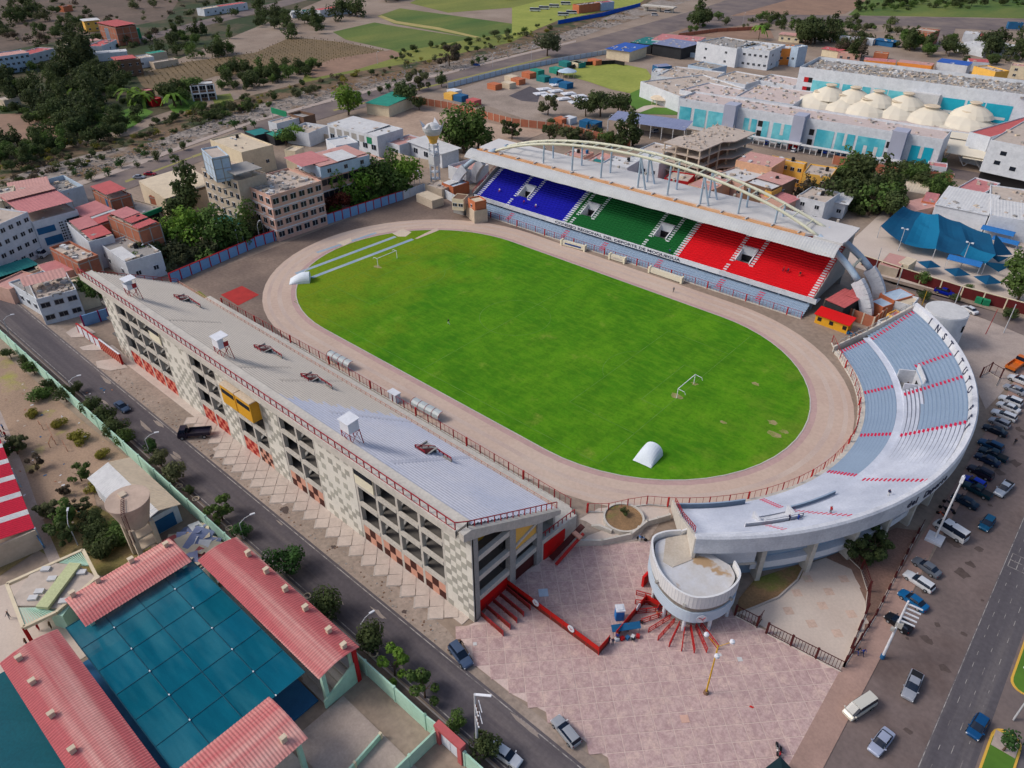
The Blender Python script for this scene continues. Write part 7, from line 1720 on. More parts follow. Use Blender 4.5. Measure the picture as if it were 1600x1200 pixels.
for px,py in ((62,925),(82,905),(72,890),(128,895),(52,935),(100,940)):
 c=g(px,py,3.8); mb=MB(); mb.cbox((c[0],c[1],3.95),(1.3,.9,.35),ang); part('skylight',mb,[wm('whiteroof')],t)
mb=MB(); P=[g(*p,1.5) for p in ((80,955),(112,938),(122,950),(104,975),(82,968))]; mb.prism([(p[0],p[1]) for p in P],0,3.3); part('mint_room',mb,[wm('mint')],t)
c=g(37,981,3.4); mb=MB(); mb.bar((c[0],c[1],0),(c[0],c[1],3.5),.5); part('red_column',mb,[wm('redw')],t)
t=thing('white_shed','white gabled shed standing against the mint wall','shed',(-5,-96.4,0))
mb=MB(); mb.box(-13,4,-100,-93,0,4); part('wall',mb,[wm('white')],t)
mb=MB(); mb.corr((-14,-100.4,4.2),(4.8,-100.4,4.2),(4.8,-96.3,5.4),(-14,-96.3,5.4),period=.5,amp=.05); part('roof_slope',mb,[wm('whiteroof')],t)
mb=MB(); mb.corr((-14,-92.6,4.2),(4.8,-92.6,4.2),(4.8,-96.3,5.4),(-14,-96.3,5.4),period=.5,amp=.05); part('roof_slope',mb,[wm('tanroof')],t)
mb=MB(); mb.box(4.05,4.15,-99,-94,.2,3.0); part('blue_door',mb,[wm('bluewall')],t)
t=thing('water_tower','tapered concrete water tower with a flat round top and a ladder','water tower',(6.6,-100.4,0))
mb=MB(); mb.lathe(6.6,-100.4,[(1.9,7.0),(2.0,7.2),(3.3,12.0),(3.3,12.15)],36); part('tank_cone',mb,[mat('tower_concrete',(190,168,152),(166,146,132),scale=.3,amt=1,fine=.06)],t)
for a,b_ in ((-1.6,-1.6),(1.6,-1.6),(1.6,1.6),(-1.6,1.6)):
 mb=MB(); mb.box(6.6+a-.35,6.6+a+.35,-100.4+b_-.35,-100.4+b_+.35,0,7.4); part('leg',mb,[wm('beige')],t)
for z in (2.4,4.8):
 mb=MB(); mb.box(5,8.2,-102,-98.8,z,z+.35); part('platform',mb,[wm('beige')],t)
mb=MB()
for s in (-.25,.25):
 mb.bar((6.6+3.3,-102.6+s,12.2),(6.6+1.9,-102.4+s,4.8),.07)
for k in range(24): zz=4.8+k*.31; xx=8.5+1.4*(zz-4.8)/7.4; mb.bar((xx,-102.7,zz),(xx,-102.2,zz),.05)
for s in (-.25,.25): mb.bar((6.4,-101+s,12.4),(9.9,-102.6+s,12.4),.08)
for k in range(9): mb.bar((6.4+.4*k,-101.3-.18*k,12.4),(6.4+.4*k,-100.8-.18*k,12.4),.06)
part('ladder',mb,[m_maroon],t)
mb=MB(); mb.box(4.6,5.8,-101,-100,12.15,12.45); part('hatch',mb,[wm('beige')],t)
jk=random.Random(8); mb=MB()
for _ in range(170):
 x,y=jk.uniform(8,20.5),jk.uniform(-98.2,-92.2)
 if jk.random()<.35:
  s=jk.uniform(.8,2.4); c=Vector((x,y,jk.uniform(.5,1.5))); u=Vector((math.cos(s*9),math.sin(s*9),jk.uniform(-.2,.3)))*s; v=Vector((-math.sin(s*9),math.cos(s*9),jk.uniform(-.3,.3)))*s*.7
  mb.face([c-u-v,c+u-v,c+u+v,c-u+v],jk.choice((0,0,1,1,2,4)))
 else: mb.cbox((x,y,jk.uniform(.2,1.2)),(jk.uniform(.2,1.2),jk.uniform(.1,.5),jk.uniform(.1,.8)),jk.random()*3,m=jk.randint(0,5))
struct('scrap_pile',mb,[wm('whiteroof'),wm('tanroof'),wm('redroof'),wm('yellow'),wm('bluegreyroof'),wm('rust')],kind='stuff')
t=thing('striped_canopy','long canopy roof with red and white stripes at the left edge','canopy',(-20,-112,0))
a=Vector(g(-12,655,4.5)); b_=Vector(g(54,825,4.5)); d=(b_-a); d.normalize(); n=Vector((d.y,-d.x,0)); L_=(b_-a).length
if n.y>0: n=-n
k=0; s_=0
while s_<L_+0:
 w_=2.9 if k%2==1 else 1.3; p0=b_-d*s_; p1=b_-d*min(L_,s_+(4.2 if k%2==0 else 1.5)); w_=(4.2 if k%2==0 else 1.5)
 mb=MB(); mb.corr(p0,p1,p1+n*9+Vector((0,0,1)),p0+n*9+Vector((0,0,1)),period=.5,amp=.05); part('stripe_sheet',mb,[mat('crimson_sheet',(186,20,52),(164,16,44)) if k%2==0 else wm('whiteroof')],t); s_+=w_; k+=1
for s2 in (0,.5,1): p=b_.lerp(a,s2); mb=MB(); mb.bar((p.x,p.y,0),(p.x,p.y,4.5),.25); part('post',mb,[wm('paleb')],t)
mb=MB(); q=b_+n*9; mb.prism([(b_.x,b_.y),(q.x,q.y),(q.x+d.x*.4,q.y+d.y*.4),(b_.x+d.x*.4,b_.y+d.y*.4)],0,4.3); part('end_wall',mb,[wm('beige')],t)
t=thing('school_gate','white steel school gate in a red brick frame','gate',(68,-91,0))
for x in (66.6,70.6):
 mb=MB(); mb.box(x-.35,x+.35,-91.4,-90.6,0,3.6); part('pillar',mb,[wm('redroof')],t)
mb=MB(); mb.box(66.2,71,-91.5,-90.5,3.6,4.1); part('lintel',mb,[wm('redroof')],t)
for k in range(2):
 mb=MB(); mb.box(67+k*1.7,68.6+k*1.7,-91.05,-90.95,.1,3.2); part('door_leaf',mb,[m_white],t)
wallrun('mint wall continuing right of the red framed gate',[(71.2,-91,0),(95,-91,0)],3.0,[wm('mint'),wm('mint')],seg=5,world=True)
wallrun('mint wall running into the school from the red framed gate',[(66.2,-91.5,0),(66.0,-104,0)],2.6,[wm('mint'),wm('mint')],seg=4,world=True)
wallrun('pair of low mint ramp walls beside the schoolyard paving',[(60.5,-95.8,0),(61.5,-105,0)],1.2,[wm('mint'),wm('cream')],seg=6,world=True)
# -- people
def skinned(name,verts,edges,rad,root=0,sub=1):
 me=bpy.data.meshes.new(name); me.from_pydata(verts,edges,[]); o=bpy.data.objects.new(name,me); COL.objects.link(o)
 sk_=o.modifiers.new('s','SKIN');
 for i,r in enumerate(rad): me.skin_vertices[0].data[i].radius=(r,r) if not isinstance(r,tuple) else r
 me.skin_vertices[0].data[root].use_root=True
 ss=o.modifiers.new('u','SUBSURF'); ss.levels=sub; ss.render_levels=sub
 dg=bpy.context.evaluated_depsgraph_get(); m2=bpy.data.meshes.new_from_object(o.evaluated_get(dg)); bpy.data.objects.remove(o); return m2
m_skin=paint('skin',(150,104,80)); m_hair=paint('dark_hair',(28,22,20))
BODY={}
def body(pose):
 if pose in BODY: return BODY[pose]
 if pose=='stand':  legs=[(.1,0,.5),(.11,.02,.06),(.11,.14,.03)],[(-.1,0,.5),(-.11,-.02,.06),(-.11,.1,.03)]; arms=[(.23,.02,1.15),(.26,.08,.92),(.26,.11,.84)],[(-.23,.02,1.15),(-.26,.08,.92),(-.26,.11,.84)]; dz_=0
 elif pose=='walk': legs=[(.1,.2,.52),(.1,.22,.08),(.1,.34,.05)],[(-.1,-.1,.5),(-.1,-.36,.12),(-.1,-.26,.04)]; arms=[(.23,-.1,1.15),(.25,-.2,.95),(.25,-.18,.88)],[(-.23,.12,1.15),(-.25,.26,1.0),(-.24,.32,.95)]; dz_=0
 elif pose=='reach':legs=[(.12,0,.5),(.2,.02,.06),(.2,.14,.03)],[(-.12,0,.5),(-.2,-.02,.06),(-.2,.1,.03)]; arms=[(.38,.1,1.3),(.6,.2,1.35),(.68,.24,1.36)],[(-.38,.05,1.25),(-.58,.1,1.1),(-.64,.14,1.05)]; dz_=0
 else: legs=[(.14,.42,.48),(.14,.46,.06),(.14,.6,.03)],[(-.14,.42,.48),(-.14,.46,.06),(-.14,.6,.03)]; arms=[(.24,.1,.8),(.2,.34,.62),(.16,.42,.6)],[(-.24,.1,.8),(-.2,.34,.62),(-.16,.42,.6)]; dz_=-.42
 hip=.92+dz_ if pose=='sit' else .92
 V=[(0,0,hip),(0,0,hip+.25),(0,0,hip+.48),(0,.0,hip+.6),(0,.02,hip+.74),(.17,0,hip+.47),(-.17,0,hip+.47),(.1,0,hip-.06),(-.1,0,hip-.06)]
 E_=[(0,1),(1,2),(2,3),(3,4),(2,5),(2,6),(0,7),(0,8)]; R_=[.13,.125,.135,.055,.105,.07,.07,.09,.09]
 def chain(st,pts,rs):
  p=st
  for q,r in zip(pts,rs): V.append(q); R_.append(r); E_.append((p,len(V)-1)); p=len(V)-1
 off=hip-.92
 if pose=='sit': chain(7,legs[0],(.075,.05,.045)); chain(8,legs[1],(.075,.05,.045))
 else: chain(7,legs[0],(.07,.048,.045)); chain(8,legs[1],(.07,.048,.045))
 ar=[[(x,y,z) if pose=='sit' else (x,y,z) for x,y,z in a] for a in arms]
 chain(5,ar[0],(.05,.038,.035)); chain(6,ar[1],(.05,.038,.035))
 m=skinned('body',V,E_,R_)
 for mm in (m_skin,m_skin,m_skin,m_hair): m.materials.append(mm)
 for p in m.polygons:
  c=p.center; z=c.z-off
  k=0
  if z>1.66 or (z>1.55 and c.y<-.01): k=3
  elif z>1.46: k=0
  elif abs(c.x)>.24 and pose!='sit' and z<.98: k=0
  elif z>.95 and not(pose=='reach' and abs(c.x)>.5): k=1
  elif z>.1: k=2
  else: k=3
  if pose=='sit': k=3 if z>1.66 else 0 if z>1.46 else 1 if z>.98 else 2 if c.z>.1 else 3
  p.material_index=k
 BODY[pose]=m; return m
PC={'blue':(30,60,140),'red':(170,30,36),'white':(214,214,214),'dark':(32,34,44),'grey':(110,112,118),'orange':(206,92,50),'lblue':(90,130,180),'brown':(110,84,64),'navy':(26,34,72),'cyan':(40,120,180)}
def person(px,py,pose,top,bot,deg,label,group=None,z=.12,world=None):
 p=world or g(px,py,z); o=link('person',body(pose),None,(p[0],p[1],p[2]),math.radians(deg))
 tag(o,label,'person',group)
 for i,c in ((1,top),(2,bot)):
  o.material_slots[i].link='OBJECT'; o.material_slots[i].material=paint('cloth_'+c,PC[c])
 return o
GPp='people around the stadium plaza'
person(720,1010,'reach','dark','dark',200,'person in dark clothes standing at the door of the steel blue off-roader',GPp)
person(1339,1022,'walk','dark','blue',-110,'person in a dark top walking on the pavement, left of a pair','two people on the pavement',z=.14)
person(1347,1024,'walk','blue','navy',-110,'person in a blue top walking on the pavement, right of a pair','two people on the pavement',z=.14)
person(951,1006,'stand','dark','navy',60,'person in dark clothes by the end of the red fence, leftmost of the group',GPp)
person(957,1008,'stand','navy','grey',20,'person in navy and grey beside the open corner of the red fence',GPp)
person(964,1000,'stand','blue','dark',200,'person in blue leaning beside the blue stall at the red fence',GPp)
person(981,986,'stand','white','dark',150,'person in a white top beside the banners at the red fence',GPp)
person(1028,955,'stand','red','blue',90,'person in red near the foot of the entrance drum',GPp)
person(1034,946,'stand','navy','dark',40,'person in navy beside the red door of the entrance drum',GPp)
person(1026,962,'sit','orange','dark',-60,'person in orange crouching by the red barriers of the drum',GPp)
person(999,846,'stand','lblue','white',0,'person in blue and white beside the curved white wall',GPp)
person(1052,457,'walk','grey','dark',30,'person walking on the running track below the covered stand','people on the pitch and track')
person(701,507,'walk','dark','white',120,'person in dark top walking alone on the grass','people on the pitch and track')
def nrow(x,i): v=v0n+.8*i+.3; return nloc(x,v,3.7+.385*i)
v0n=51.0
for x,i,c1,c2,lab in ((-53,5,'white','orange','person in white sitting in the middle of the blue section'),(-36,3,'white','red','person in white low in the blue section right of the opening'),(-41,3,'red','dark','person in red at the foot of the blue section opening'),(12,16,'orange','dark','person in orange high in the green section'),(14.5,1,'blue','dark','person in blue low in the green section'),(46,7,'red','navy','person in red sitting left in the red section'),(47.2,7,'navy','dark','person in navy sitting second in the red section'),(50.5,7,'dark','orange','person in dark clothes sitting right in the red section')):
 p=nrow(x,i); person(0,0,'sit',c1,c2,180,lab,'people sitting in the covered stand',world=(p[0],p[1],p[2]))
for d,R_,z,c1,c2,lab in ((-33,57.8,6.6,'blue','blue','person in blue working on the white curved stand'),(-34.4,57.4,6.4,'navy','dark','person in navy beside the worker in blue on the curved stand'),(-27.5,58.5,7.2,'red','grey','person in red beside the lower opening of the curved stand'),(-17.5,60.6,8.4,'navy','white','person in navy kneeling high on the white rows of the curved stand'),(25.8,54.2,4.3,'dark','brown','person in dark clothes at the upper opening of the curved stand')):
 p=pe(R_,d,z); person(0,0,'stand',c1,c2,d,lab,'people on the curved stand',world=p)
for px,py,c1,c2,ps,lab in ((16,966,'grey','grey','reach','person with spread arms on the light schoolyard'),(62,985,'red','red','stand','person in red in front of the pavilion, left of two'),(81,982,'brown','brown','stand','person in brown in front of the pavilion, right of two'),(43,1008,'brown','dark','stand','person in dark clothes beside the red roof corner of the school')):
 person(px,py,ps,c1,c2,140,lab,'people in the schoolyard')
for i,(px,py,c) in enumerate(((4,680,'red'),(6,672,'lblue'),(10,684,'red'),(1,690,'white'))):
 person(px,py,'stand',c,'dark',20*i,('person in red at the top of the garden path, leftmost','person in pale blue at the top of the garden path','person in red at the top of the garden path, rightmost','person in white beside the striped canopy corner')[i],'people on the garden path')
person(1368+16,684+60-60,'walk','dark','dark',0,'person in dark clothes walking on the asphalt right of the dark parked cars',GPp,world=g(1584,695,.05))
# -- lower landing with round bed between the stands
pf('landing',.10,m_light,(905,812),(935,795),(985,790),(1046,796),(1045,812),(1010,822),(995,845),(950,852),(905,850),(918,838),(940,830),(915,815))
c=g(974,814,0)
t=thing('round_flower_bed','round concrete flower bed with dry soil and one small bush','flower bed',(c[0],c[1],0))
mb=MB(); n=32; R0,R1=3.25,3.6
for i in range(n):
 a,b_=2*PI*i/n,2*PI*(i+1)/n
 P=[(c[0]+r*math.cos(x),c[1]+r*math.sin(x)) for r,x in ((R0,a),(R1,a),(R1,b_),(R0,b_))]
 mb.face([(P[1][0],P[1][1],0),(P[2][0],P[2][1],0),(P[2][0],P[2][1],1.0),(P[1][0],P[1][1],1.0)]); mb.face([(q[0],q[1],1.0) for q in P]); mb.face([(P[3][0],P[3][1],.5),(P[0][0],P[0][1],.5),(P[0][0],P[0][1],1.0),(P[3][0],P[3][1],1.0)])
part('rim_wall',mb,[m_conc],t)
mb=MB(); mb.cyl(c[0],c[1],.1,.75,R0,R0,28); part('soil',mb,[m_gardensoil],t)
for i in range(4):
 p=g(935+i*3.2,826+i*1.2,0); mb=MB(); mb.cbox((p[0],p[1],.12+.11*i),(2.6,.45,.24+.22*i),math.radians(10));
 if i==0: stt=thing('entrance_steps','short flight of concrete steps beside the round flower bed','steps',(p[0],p[1],0))
 part('step',mb,[m_conc],stt)
wallrun('low curved wall edging the landing above the plaza',[(845,843),(880,850),(905,852),(940,852),(985,842),(1010,822),(1045,812)],1.3,[m_conc,m_conc],seg=2.5,th=.35)
lm=MB(); lm.box(-.5,.5,-.05,.05,0,.012); lmm=lm.mesh('floor_mark',[m_white])
for i,(px,py,rz_) in enumerate([(930,818,60),(925,808,70),(940,800,80),(955,795,90),(975,792,95),(1000,797,100),(1012,803,110),(1020,800,95),(1030,802,95),(1012,812,20),(1005,820,40),(965,846,90),(950,848,90),(935,849,95),(922,850,95)]):
 c_=g(px,py,.11); q=link('floor_mark',lmm,stt,(c_[0]-stt.location.x,c_[1]-stt.location.y,.11),rz=math.radians(rz_))
pf('mud_patch',.075,m_gardensoil,(838,838),(870,835),(885,842),(862,846))
pf('bench_ground',.08,m_gardensoil,(806,0),(806,1),(807,1)) if 0 else None
# -- entrance drum of the curved stand
t=thing('entrance_building','white round ended entrance building in front of the curved stand','entrance building',(78,-47,0))
def W3(p,z): return (p[0],p[1],z)
out=[(74.0,-45.0),(72.3,-46.9),(71.6,-49.1),(73.0,-51.4),(74.5,-53.0),(76.1,-54.2),(77.9,-55.0),(79.9,-55.4),(82.0,-55.0),(83.7,-53.5),(84.9,-51.3),(85.3,-48.9),(84.9,-46.8),(83.2,-45.2)]
def cr(P,k=4):
 R_=[]
 for i in range(len(P)-1):
  p0=P[max(i-1,0)];p1=P[i];p2=P[i+1];p3=P[min(i+2,len(P)-1)]
  for j in range(k):
   s=j/k; R_.append(tuple(.5*((2*p1[d])+(-p0[d]+p2[d])*s+(2*p0[d]-5*p1[d]+4*p2[d]-p3[d])*s*s+(-p0[d]+3*p1[d]-3*p2[d]+p3[d])*s**3) for d in (0,1)))
 return R_+[P[-1]]
oc=cr(out); cx_,cy_=78.5,-49.2
def shell(nm,z0,z1,m_,off=0.0,th=.3,P=None,a=0,b_=None):
 P=P or oc; P=P[a:b_]; mb=MB()
 Q=[]
 for p in P:
  d=Vector((p[0]-cx_,p[1]-cy_)); d.normalize(); Q.append((Vector(p)+d*off,Vector(p)+d*(off-th)))
 for (o0,i0),(o1,i1) in zip(Q,Q[1:]):
  mb.face([(o0.x,o0.y,z0),(o1.x,o1.y,z0),(o1.x,o1.y,z1),(o0.x,o0.y,z1)]); mb.face([(i1.x,i1.y,z0),(i0.x,i0.y,z0),(i0.x,i0.y,z1),(i1.x,i1.y,z1)])
  mb.face([(o0.x,o0.y,z1),(o1.x,o1.y,z1),(i1.x,i1.y,z1),(i0.x,i0.y,z1)]); mb.face([(o1.x,o1.y,z0),(o0.x,o0.y,z0),(i0.x,i0.y,z0),(i1.x,i1.y,z0)])
 return part(nm,mb,[m_],t)
m_clad=mat('white_cladding_panel',(214,214,214),(196,198,202),scale=.6,fine=.04)
shell('upper_parapet',5.7,8.2,m_clad,.25); shell('window_band',4.7,5.7,mat('taupe_glass_band',(132,124,116),(112,106,100),scale=.4,rough=.3),.0)
shell('lower_band',2.6,4.7,mat('pale_blue_cladding',(186,200,214),(172,188,204),scale=.4,fine=.04),.22)
mb=MB()
for k,p in enumerate(oc[8:46]):
 d=Vector((p[0]-cx_,p[1]-cy_)); d.normalize(); q=Vector(p)+d*.26; mb.bar((q.x,q.y,5.75),(q.x,q.y,8.15),.025)
part('panel_joints',mb,[paint('joint_grey',(176,178,184))],t,kind='stuff')
mb=MB(); mb.prism([p for p in oc],2.5,2.75); part('floor_slab',mb,[m_conc],t)
mb=MB(); P=[((p[0]-cx_)*.93+cx_,(p[1]-cy_)*.93+cy_) for p in oc]; mb.prism(P,5.7,7.2); part('roof',mb,[mat('peeling_white_roof',(196,198,204),(184,180,176),scale=.35,amt=1,fine=.05,c3=(168,140,108),s3=.16,thr3=(.56,.6))],t)
mb=MB(); P=[((p[0]-cx_)*.8+cx_,(p[1]-cy_)*.8+cy_) for p in oc]; mb.prism(P,0,2.5); part('ground_floor_core',mb,[m_conc_d],t)
for i in range(0,50,7):
 p=oc[min(i+3,len(oc)-1)]; mb=MB(); mb.cyl(p[0]*.97+cx_*.03,p[1]*.97+cy_*.03,0,2.5,.3,.3,10); part('column',mb,[wm('white')],t)
mb=MB(); P=[(74.0,-45.0),(74.6,-43.6),(77.4,-44.6),(78.2,-47.0)]; mb.prism(P,0,7.1,0); part('tail_block',mb,[m_clad],t)
mb=MB(); P=[(72.7,-47.2),(74.8,-44.1),(77.0,-45.2),(78.0,-48.4),(76.6,-51.6),(74.9,-51.6)]; mb.prism(P,7.15,7.3); part('tail_roof',mb,[mat('stained_roof',(170,156,140),(190,182,170),scale=.2,amt=1,fine=.1)],t)
mb=MB()
for a,b_ in (((74.0,-45.0),(74.6,-43.6)),((74.6,-43.6),(77.4,-44.6))): mb.bar((a[0],a[1],7.6),(b_[0],b_[1],7.6),.3,.9)
part('tail_parapet',mb,[m_clad],t)
mb=MB(); P=[(71.7,-49.3),(72.3,-46.9),(74.0,-45.1),(74.3,-45.4),(72.7,-47.1),(72.1,-49.3)]; mb.prism(P,0,5.7); part('side_wall',mb,[m_clad],t)
mb=MB();
c=oc[35]; d=Vector((c[0]-cx_,c[1]-cy_)).normalized(); q=Vector(c)+d*.32; rz_=math.atan2(d.y,d.x)
mb=MB(); mb.tube([(q.x,q.y,3.6),(q.x+d.x*.06,q.y+d.y*.06,3.6)],.8,24); part('emblem_disc',mb,[m_white],t)
mb=MB(); u=Vector((-d.y,d.x,0)); o3=Vector((q.x+d.x*.09,q.y+d.y*.09,3.6))
mb.bar(o3+u*-.5+Vector((0,0,.3)),o3+u*-.05+Vector((0,0,.15)),.12,.04); mb.bar(o3+u*.5+Vector((0,0,.35)),o3+u*.1+Vector((0,0,-.05)),.12,.04); mb.bar(o3+u*-.1+Vector((0,0,.1)),o3+u*.3+Vector((0,0,-.45)),.14,.04)
part('emblem_mark',mb,[m_red],t)
for k in (20,30,42):
 p=oc[k]; d=Vector((p[0]-cx_,p[1]-cy_)).normalized(); mb=MB(); mb.cbox((p[0]+d.x*.5,p[1]+d.y*.5,6.1),(.5,.4,.35),math.atan2(d.y,d.x)); part('floodlight',mb,[m_conc_d],t)
for i in range(11):
 a=math.radians(202+i*13.2); d=Vector((math.cos(a),math.sin(a),0)); p0=Vector((79.9,-51.2,0))+d*3.6; p1=p0+d*4.3
 t2=thing('queue_barrier',('first','second','third','fourth','fifth','sixth','seventh','eighth','ninth','tenth','last')[i]+' red barrier of the fan under the entrance drum counting from the left','barrier',tuple(p0),group='fan of red barriers under the drum')
 mb=MB(); mb.bar(p0+Vector((0,0,1.1)),p1+Vector((0,0,1.1)),.12); mb.bar(p0+Vector((0,0,.6)),p1+Vector((0,0,.6)),.08); mb.bar(p0+Vector((0,0,.15)),p1+Vector((0,0,.15)),.08); part('rail',mb,[m_red],t2)
 for k in range(4):
  q=p0.lerp(p1,k/3); mb=MB(); mb.bar(q,q+Vector((0,0,1.15)),.12); part('post',mb,[m_red],t2)
mb=MB(); mb.box(72.2,72.6,-52.2,-50.8,0,2.4); single('red_door','x' and mb,[m_redbright],'bright red door standing open at the foot of the drum','door',loc=(72,-50,0))
# -- red plaza fence with round badges
m_redfence=mat('bright_red_sheet',(186,24,16),(166,20,14),scale=.5,fine=.05); m_redgr=mat('red_brown_grille',(120,48,38),(96,36,28),scale=3,amt=1)
def redfence(label,pts,h=1.9,badges=()):
 P=[Vector(g(*p)) for p in pts]; t=thing('plaza_fence',label,'fence',tuple(P[0]),group='red fences on the plaza')
 for a,b_ in zip(P,P[1:]):
  L_=(b_-a).length; n=max(1,round(L_/2.4)); d=(b_-a)/n; rz_=math.atan2(d.y,d.x); w_=L_/n
  m1=MB(); m1.box(.05,w_-.05,-.04,.04,h*.5,h); p1=m1.mesh('sheet_panel',[m_redfence]); m2=MB(); m2.box(.05,w_-.05,-.03,.03,.15,h*.5-.02); p2=m2.mesh('grille_panel',[m_redgr]); m3=MB(); m3.box(-.06,.06,-.06,.06,0,h+.05); p3=m3.mesh('post',[m_red])
  for i in range(n):
   q=a+d*i-P[0]; link('sheet_panel',p1,t,tuple(q),rz=rz_); link('grille_panel',p2,t,tuple(q),rz=rz_); link('post',p3,t,tuple(q),rz=rz_)
  link('post',p3,t,tuple(b_-P[0]),rz=rz_)
 for s in badges:
  a,b_=P[0],P[1]; c_=a.lerp(b_,s); nrm=Vector(((b_-a).y,-(b_-a).x,0)).normalized()
  for sg in (1,):
   mb=MB(); q=c_+nrm*.1+Vector((0,0,h*.85)); mb.tube([q-nrm*.02,q+nrm*.08],.62,20); part('badge',mb,[m_white],t)
   mb=MB(); q2=q+nrm*.09; u=(b_-a).normalized(); mb.bar(q2-u*.25+Vector((0,0,.2)),q2+u*.15-Vector((0,0,.2)),.1,.03); mb.bar(q2+u*.25+Vector((0,0,.2)),q2-Vector((0,0,.05)),.1,.03); part('badge_mark',mb,[m_red],t)
 return t
redfence('long red sheet fence with two round white badges crossing the plaza from the end gate',[(792,918),(935,1024)],badges=(.34,.72))
redfence('short red sheet fence returning from the low corner of the plaza',[(935,1024),(951,1006)])
redfence('red sheet fence with one badge rising beside the blue portable toilet',[(962,998),(1008,942)],badges=(.7,))
redfence('short red sheet fence joining the entrance drum',[(1008,942),(1030,954)])
c=g(967,966); t=thing('portable_toilet','blue portable toilet with a white roof behind the red fence','toilet',(c[0],c[1],.1),ang)
mb=MB(); mb.box(-.6,.6,-.6,.6,0,2.1); part('cabin',mb,[paint('toilet_blue_plastic',(20,110,190))],t,world=False)
mb=MB(); mb.box(-.62,-.66,-.45,.45,.1,2.0); part('door',mb,[paint('toilet_door_blue',(40,130,205))],t,world=False)
mb=MB(); mb.prism([(-.68,-.68),(.68,-.68),(.68,.68),(-.68,.68)],2.1,2.35); mb.prism([(-.45,-.45),(.45,-.45),(.45,.45),(-.45,.45)],2.35,2.5); part('roof',mb,[m_white],t,world=False)
c=g(977,990); t=thing('market_stall','blue sheet stall leaning on the outside of the red fence','stall',(c[0],c[1],.1),math.atan2(1,1)+.1)
mb=MB(); mb.prism([(-2.2,-.4),(2.2,-.4),(2.2,.5),(-2.2,.5)],[1.2,1.2,1.7,1.7],[1.25,1.25,1.75,1.75]); part('sheet',mb,[wm('bluetarp')],t,world=False)
for x in (-2,2):
 mb=MB(); mb.bar((x,-.3,0),(x,-.3,1.2),.06); part('pole',mb,[m_rim],t,world=False)
for i in range(5):
 mb=MB(); mb.cbox((-1.6+i*.8,-1.0,.3),(.6,.5,.5),.3*i); part('goods',mb,[wm(('white','redw','bluewall','whiteroof','redw')[i])],t,world=False)
for px,py,lab in ((1002,974,'small dark stool on the plaza, upper one'),(989,1001,'small dark stool on the plaza, lower one')):
 c=g(px,py,.1); t=thing('plastic_stool',lab,'stool',c,group='stools on the plaza'); mb=MB(); mb.cyl(0,0,.42,.5,.3,.3,12); part('seat',mb,[m_black],t,world=False)
 for k in range(3): mb=MB(); a=k*2.1; mb.bar((.22*math.cos(a),.22*math.sin(a),0),(.18*math.cos(a),.18*math.sin(a),.42),.05); part('leg',mb,[m_black],t,world=False)
for i,(px,py,s,mm) in enumerate(((849,926,1.5,'paleb'),(1156,1030,.7,'whiteroof'),(1125,1023,.45,'whiteroof'),(742,1006,.55,'whiteroof'),(1070,1123,1.1,'pink'),(1258,903,.8,'beige'))):
 c=g(px,py,.13); mb=MB(); mb.cbox((0,0,0),(s,s,.03),ang); single('manhole_cover',mb,[wm(mm)],('pale blue steel plate on the plaza behind the red fence','diamond shaped light cover right of the flagpole top','tiny white cover below the fan of barriers','small white cover at the street corner of the plaza','square slab outline low on the plaza','small square cover on the inner courtyard')[i],'cover',group='covers in the paving'); COL.objects[-1].location=c
mb=MB(); mb.face([(0,0,0),(.5,.1,.02),(.6,.4,0),(.1,.3,.03)]); o=single('red_cloth',mb,[m_redbright],'small red cloth lying on the right part of the plaza','cloth'); o.location=g(1170,1104,.14)
c=g(1216,1222,.1); t=thing('market_umbrella','dark green square umbrella at the bottom edge of the plaza','umbrella',c)
mb=MB();
for i in range(4):
 a,b_=PI/2*i+.5,PI/2*(i+1)+.5; mb.face([(0,0,2.6),(2.2*math.cos(a),2.2*math.sin(a),2.0),(2.2*math.cos(b_),2.2*math.sin(b_),2.0)])
part('cloth',mb,[paint('dark_green_cloth',(20,44,50))],t,world=False); mb=MB(); mb.bar((0,0,0),(0,0,2.6),.06); part('pole',mb,[m_rim],t,world=False)
def motorbike(px,py,deg,lab,c='white',grp=None):
 p=g(px,py,.1); t=thing('motorcycle',lab,'motorcycle',p,math.radians(deg),grp)
 for x in (-.62,.62):
  mb=MB(); mb.tube([(x,-.06,.32),(x,.06,.32)],.32,16); part('wheel',mb,[m_tyre],t,world=False)
 mb=MB(); mb.tube([(-.62,0,.32),(-.2,0,.5),(.25,0,.75),(.62,0,.32)],[.05,.12,.13,.04],8); mb.bar((.25,0,.75),(.35,0,1.0),.08); part('frame',mb,[paint('bike_'+c,PC.get(c,(200,200,200)))],t,world=False)
 mb=MB(); mb.cbox((-.25,0,.78),(.7,.28,.12)); part('seat',mb,[m_black],t,world=False)
 mb=MB(); mb.bar((.36,-.35,1.02),(.36,.35,1.02),.05); part('handlebar',mb,[m_black],t,world=False)
motorbike(1213,1172,-60,'white motorcycle parked beside the dark umbrella at the bottom edge')
motorbike(1218,1178,-70,'red motorcycle half hidden beside the white one at the bottom edge','red')
motorbike(1003,844,20,'white and blue motorcycle parked by the curved landing wall','lblue')
for i,(px,py,c) in enumerate(((1480,788,'dark'),(1474,797,'dark'),(1470,806,'orange'),(1484,800,'navy'))):
 motorbike(px,py,170,('topmost','second','yellow','rightmost')[i]+' motorcycle of the cluster beside the floodlight mast',c,'motorcycles beside the floodlight mast')
